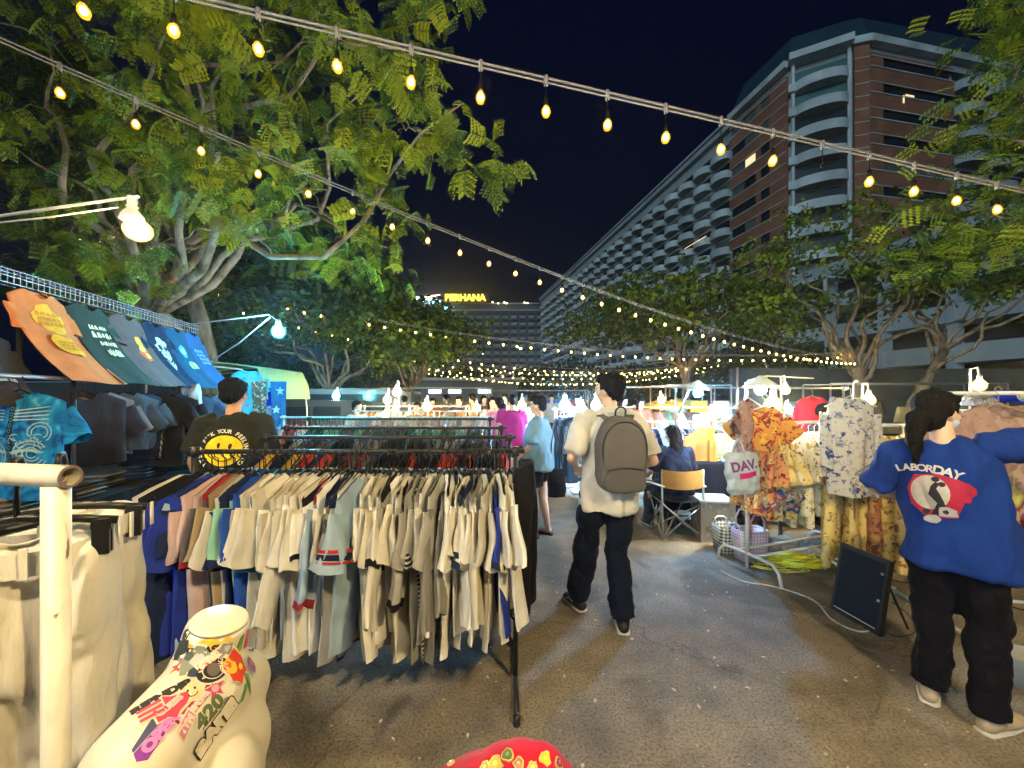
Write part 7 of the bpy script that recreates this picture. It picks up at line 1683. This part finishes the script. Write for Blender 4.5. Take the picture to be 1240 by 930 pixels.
# face mask
mb = MB(); mb.ell((0, .050, -.045), (.060, .052, .048), M=T); mk = fuse(mb, 'face_mask', plain((.45, .62, .72), .7, name='mask_paper'), rt, .006, 2)
mb = MB()
for s in (-1, 1): mb.tube([(s * .055, .055, -.03), (s * .075, .0, -.012), (s * .072, -.012, -.03)], .002, 4, M=T)
mb.build('ear_loop', flat((.6, .6, .6)), mk, True)
W2 = (.55, .55, .56); sh = [(('p', [(-.085, .11), (.02, .13), (.12, .10), (.14, .0), (.10, -.13), (-.02, -.15), (-.10, -.08), (-.12, .02)]), (.42, .02, .06)), (('p', blob(.12, .03, .06, 5, 12)), (.42, .02, .06)), (('c', -.015, .01, .088, .105, 0), (.50, .48, .44)),
    (('p', [(-.01, -.13), (.02, -.05), (-.02, .0), (-.01, .05), (.01, .08), (.03, .07), (.015, .04), (.03, .01), (.045, -.03), (.06, -.08), (.05, -.12)]), (.02, .02, .03)), (('c', .01, .095, .018, .016, 0), (.02, .02, .03)), (('c', .038, .068, .016, .015, 0), (.02, .02, .03)),
    (('p', blob(.06, -.10, .035, 3, 11, 1.4)), (.4, .4, .42)), (('p', blob(.0, -.15, .028, 4, 10, 1.6)), (.40, .40, .42)), (('p', blob(-.03, -.11, .018, 6, 9)), (.02, .02, .03)), (('p', blob(.055, -.10, .016, 7, 9)), (.02, .02, .03))]
sh += arctext('LABOR', -.045, -.23, .385, .060, R(96), R(21), W2) + arctext('DAY', -.03, -.23, .385, .070, R(76), R(12), W2)
decal('back_print', so, sh, (-.09 * k, -.17, 1.20 * k), (-.05, -1, .05), (0, 0, 1), off=.006, maxe=.02, ks=.80)

# man with the smiley on his black shirt
SB = cloth((.020, .022, .018), wr=1.2); SP = G(283, 2.95)
rt, D, T, so, k = person('man seen from behind in a black t-shirt with a big yellow smiley print', (SP.x, SP.y, 0), R(20), 1.74, dict(elL=(-.25, .0, 1.15), elR=(.25, .0, 1.15), wrL=(-.23, .12, .95), wrR=(.22, .14, .95)), pants=(.02, .02, .025), shirtmat=SB, hair='short', yaw=R(-14), pitch=R(-6), sleeve=.74, loose=1.08, build=1.05, seed=31, skin=plain((.50, .26, .13), .55, var=.06, scale=8, name='skin'))
YL = (.75, .55, .01); K = (.015, .015, .012); W2 = (.68, .66, .56)
sh = [(('c', 0, 0, .118, .108, 0), YL), (('c', -.030, .038, .011, .020, R(-8)), K), (('c', .042, .030, .011, .020, R(-8)), K), (('arc', 0, .006, .078, .008, R(200), R(335)), K), (('arc', -.075, -.02, .015, .006, R(60), R(170)), K), (('arc', .072, -.026, .015, .006, R(10), R(120)), K)]
for q in range(7): sh.append((('p', [(.01 - q * .008, .06 - q * .022), (.108 - abs(q - 3) * .006, .045 - q * .02), (.108 - abs(q - 3) * .006, .0438 - q * .02), (.01 - q * .008, .0588 - q * .022)]), (.30, .22, .01)))
sh += arctext('F**K YOUR FEELINGS OO', 0, 0, .137, .036, R(55), R(190), W2) + arctext('TTE F', 0, 0, .137, .034, R(195), R(50), W2)
decal('smiley_print', so, sh, (-.02, -.15, 1.235 * k), (0, -1, .05), (0, 0, 1), off=.006, maxe=.02)
e = D['shR'].lerp(D['elR'], .60); decal('sleeve_print', so, [(('c', 0, .015, .022, .020, 0), YL), (('c', 0, .015, .009, .008, 0), K), (('c', 0, -.025, .022, .020, 0), YL), (('c', 0, -.025, .009, .008, 0), K)], e + Vector((.07, -.02, 0)), (.9, -.45, .1), (0, 0, 1), off=.005)

# person in blue shirt and black shorts, left of the backpack man
BP = G(652, 4.6)
rt, D, T, so, k = person('person in a light blue shirt and black shorts standing in profile facing left', (BP.x, BP.y, 0), R(70), 1.62, dict(elL=(-.22, .04, 1.14), wrL=(-.20, .22, .98), elR=(.20, .02, 1.13), wrR=(.20, .12, .90), knL=(-.09, .05, .50), anL=(-.09, .03, .085), toeL=(-.10, .17, .03), anR=(.09, -.10, .085), knR=(.09, -.02, .5), toeR=(.11, .05, .03)), shirt=(.18, .34, .46), pants=(.008, .010, .016), shoe=(.03, .02, .02), legs='short', hair='short', yaw=R(8), sleeve=.8, loose=1.08, hem=.86, seed=41, skin=SKIN2, sandals=True, build=1.08)
mb = MB()
for s in (-1, 1): mb.tube([(s * .03 + .018 * math.cos(a), .088, .006 + .015 * math.sin(a)) for a in [2 * PI * q / 10 for q in range(11)]], .0018, 4, M=T); mb.tube([(s * .048, .086, .01), (s * .076, -.01, .012)], .0018, 4, M=T)
mb.build('glasses', BLACK, rt, True)
root = thing('shoulder_bag', 'black tote bag hanging at the side of the person in light blue', 'bag', (BP.x + .20, BP.y - .10, .62)); mb = MB(); mb.tube([(0, 0, -.14), (0, 0, .0), (0, 0, .18)], [(.10, .04), (.11, .05), (.09, .03)], 18, side=(1, 0, 0)); fuse(mb, 'bag_body', cloth((.012, .012, .016)), root, .01, 3, .02, 9); mb = MB(); mb.tube([(-.07, 0, .16), (-.06, 0, .45), (-.02, 0, .72), (.03, 0, .45), (.07, 0, .16)], .008, 6); mb.build('strap', BLACK, root, True)

# seated woman and her folding chair
CP = G(818, 4.62)
def chair():
    root = thing('folding_chair', 'folding chair with thin crossed steel legs and a tan canvas back', 'chair', (CP.x, CP.y, 0), R(0)); w_, d_ = .46, .42
    TN = cloth((.46, .27, .09), wr=.4)
    mb = MB()
    for x in (-w_ / 2, w_ / 2): mb.tube([(x, -d_ / 2, .02), (x, -d_ / 2 + .02, .80)], .011, 7)
    mb.build('back_post', STEEL, root, True)
    for (a, b) in (((-w_ / 2, -d_ / 2, .02), (w_ / 2, d_ / 2, .45)), ((w_ / 2, -d_ / 2, .02), (-w_ / 2, d_ / 2, .45)), ((-w_ / 2, d_ / 2, .02), (w_ / 2, -d_ / 2, .43)), ((w_ / 2, d_ / 2, .02), (-w_ / 2, -d_ / 2, .43)), ((-w_ / 2, -d_ / 2, .02), (-w_ / 2, d_ / 2, .45)), ((w_ / 2, -d_ / 2, .02), (w_ / 2, d_ / 2, .45)), ((-w_ / 2, d_ / 2, .02), (-w_ / 2, -d_ / 2, .45)), ((w_ / 2, d_ / 2, .02), (w_ / 2, -d_ / 2, .45)), ((-w_ / 2, -d_ / 2, .04), (w_ / 2, -d_ / 2, .42)), ((w_ / 2, -d_ / 2, .04), (-w_ / 2, -d_ / 2, .42))):
        mb = MB(); mb.tube([a, b], .0085, 6); mb.build('leg', STEEL, root, True)
    for s in (-1, 1): mb = MB(); mb.tube([(s * w_ / 2, -d_ / 2 - .02, .62), (s * (w_ / 2 + .05), .05, .61), (s * (w_ / 2 + .06), .22, .58)], [(.020, .010)] * 3, 8, side=(1, 0, 0), rounded=True); mb.build('armrest', WHTMET, root, True)
    mb = MB(); n = 12; vs = []
    for j in range(5):
        for i in range(n + 1): t = i / n; vs.append((-w_ / 2 + w_ * t, -d_ / 2 + .02 - .05 * math.sin(PI * t) - .012, .60 + .20 * j / 4 - .015 * math.sin(PI * t)))
    b = len(vs); vs += [(x, y + .012, z) for x, y, z in vs]
    fs = [(j * (n + 1) + i, j * (n + 1) + i + 1, (j + 1) * (n + 1) + i + 1, (j + 1) * (n + 1) + i) for j in range(4) for i in range(n)]; fs += [tuple(reversed([q + b for q in f])) for f in fs]; mb.add(vs, fs); mb.build('backrest', TN, root, True)
    mb = MB(); mb.tube([(-w_ / 2, 0, .45), (0, 0, .425), (w_ / 2, 0, .45)], [(d_ / 2, .008)] * 3, 14, side=(0, 1, 0)); mb.build('seat', cloth((.03, .03, .035)), root, True)
chair()
k_ = 1.0
rt, D, T, so, k = person('woman with a long dark ponytail seated in the folding chair, seen from behind', (CP.x, CP.y + .02, 0), R(6), 1.62, dict(pel=(0, -.02, .575), waist=(0, -.03, .72), chest=(0, .0, .93), neck=(0, .03, 1.10), head=(0, .07, 1.255), shL=(-.17, .02, 1.055), shR=(.17, .02, 1.055), elL=(-.26, .10, .80), elR=(.26, .10, .80), wrL=(-.20, .32, .72), wrR=(.20, .32, .72), hipL=(-.09, 0, .56), hipR=(.09, 0, .56), knL=(-.14, .42, .54), knR=(.14, .42, .54), anL=(-.17, .36, .10), anR=(.15, .48, .10), toeL=(-.19, .48, .035), toeR=(.17, .62, .035)), shirt=(.012, .018, .05), pants=(.05, .05, .055), hair='long', hair_len=.30, yaw=R(5), pitch=R(-10), sleeve=.85, hem=.55, seed=51, skin=SKIN)
# vendor behind the rack
person('vendor with dark hair tied back, half hidden behind the patterned tops', (G(997, 5.0).x, 5.0, 0), R(200), 1.52, dict(), shirt=(.03, .03, .04), hair='short', sleeve=.8, seed=61, detail=True, skin=SKIN2, pitch=R(-25))
person('vendor seated low behind the first racks, wearing a pale top', (G(432, 7.0).x, 7.0, 0), R(-110), 1.55, dict(), shirt=(.55, .50, .48), hair='short', sleeve=.7, seed=62, detail=False, skin=SKIN2)
# crowd in the far aisle
crowd = [(620, 6.6, 1.66, (.34, .02, .16), (.02, .03, .05), 4, 'person in a magenta t-shirt seen from behind in the aisle', 1.15), (604, 6.9, 1.60, (.62, .22, .34), (.02, .02, .02), 30, 'person in a pink top left of the magenta t-shirt', 1.0), (596, 8.0, 1.62, (.50, .45, .40), (.05, .05, .07), 180, 'person in a pale top left of the pink one', 1.0),
         (634, 7.6, 1.68, (.30, .34, .45), (.03, .04, .06), 10, 'person in lavender grey right behind the magenta t-shirt', 1.0), (612, 9.5, 1.70, (.5, .5, .5), (.03, .03, .04), 160, 'far person in a white top between pink and magenta', 1.0), (586, 10.5, 1.66, (.10, .10, .12), (.02, .02, .03), 200, 'far person in dark clothes left of the aisle', 1.0),
         (572, 9.6, 1.70, (.20, .12, .08), (.03, .03, .03), 40, 'far person in brown by the warm bulb', 1.05), (556, 9.0, 1.64, (.05, .05, .06), (.02, .02, .02), 170, 'far person in black left of the brown clothed one', 1.1), (540, 11, 1.7, (.45, .40, .35), (.04, .04, .05), 60, 'far person in beige at the stalls left of centre', 1.0),
         (524, 10, 1.6, (.30, .10, .06), (.03, .03, .03), 190, 'far person in rust red under the pale trunk', 1.0), (648, 11, 1.68, (.12, .20, .35), (.02, .02, .03), 0, 'far person in blue at the end of the aisle', 1.0), (700, 9.0, 1.66, (.5, .5, .52), (.05, .06, .1), 150, 'far person in white under the blue white bulbs', 1.0), (668, 12.5, 1.7, (.4, .3, .2), (.03, .03, .03), 170, 'far person in tan beyond the plaid rack', 1.0),
         (756, 9.5, 1.64, (.3, .3, .32), (.03, .03, .04), 200, 'far person in grey right of the backpack man', 1.0), (776, 8.4, 1.60, (.5, .2, .15), (.03, .03, .04), 180, 'far person in coral by the blue lit rack', 1.0), (505, 7.5, 1.52, (.45, .22, .08), (.03, .03, .03), 200, 'short person in orange brown near the wide warm bulb', 1.0), (490, 10.5, 1.66, (.2, .2, .22), (.02, .02, .02), 20, 'far person in grey behind the warm cluster', 1.0), (812, 10.2, 1.62, (.3, .45, .5), (.03, .03, .03), 190, 'far person in pale teal under the yellow umbrella', 1.0)]
for i, (x, Y, h, sc_, pc, a, lab, bl) in enumerate(crowd):
    p = G(x, Y); r_ = random.Random(i); sw_ = r_.uniform(-.12, .12)
    person(lab, (p.x, p.y, 0), R(a), h, dict(knL=(-.10, .03 + sw_, .5), anL=(-.11, sw_ * 1.2 - .02, .085), toeL=(-.12, .12 + sw_ * 1.2, .03), elL=(-.24, -sw_, 1.14), elR=(.24, sw_, 1.14)), shirt=sc_, pants=pc, hair='pony' if i in (1, 2, 9, 14) else 'short', seed=70 + i, detail=False, build=bl, yaw=R(r_.uniform(-30, 30)), skin=SKIN2 if i % 2 else SKIN)

# ------------------------------------------------------------------ thin haze added to put a glow round the lamps
mb = MB(); mb.box((0, 100, 38), (300, 240, 78)); m = bpy.data.materials.new('glow_haze'); m.use_nodes = True; nt = m.node_tree; nt.nodes.clear()
o_ = nt.nodes.new('ShaderNodeOutputMaterial'); v_ = nt.nodes.new('ShaderNodeVolumePrincipled'); v_.inputs['Density'].default_value = .0019; v_.inputs['Anisotropy'].default_value = .9; v_.inputs['Color'].default_value = (.8, .85, .9, 1)
nt.links.new(v_.outputs[0], o_.inputs['Volume']); tag(mb.build('haze', m), kind='stuff')
sc.cycles.volume_bounces = 0
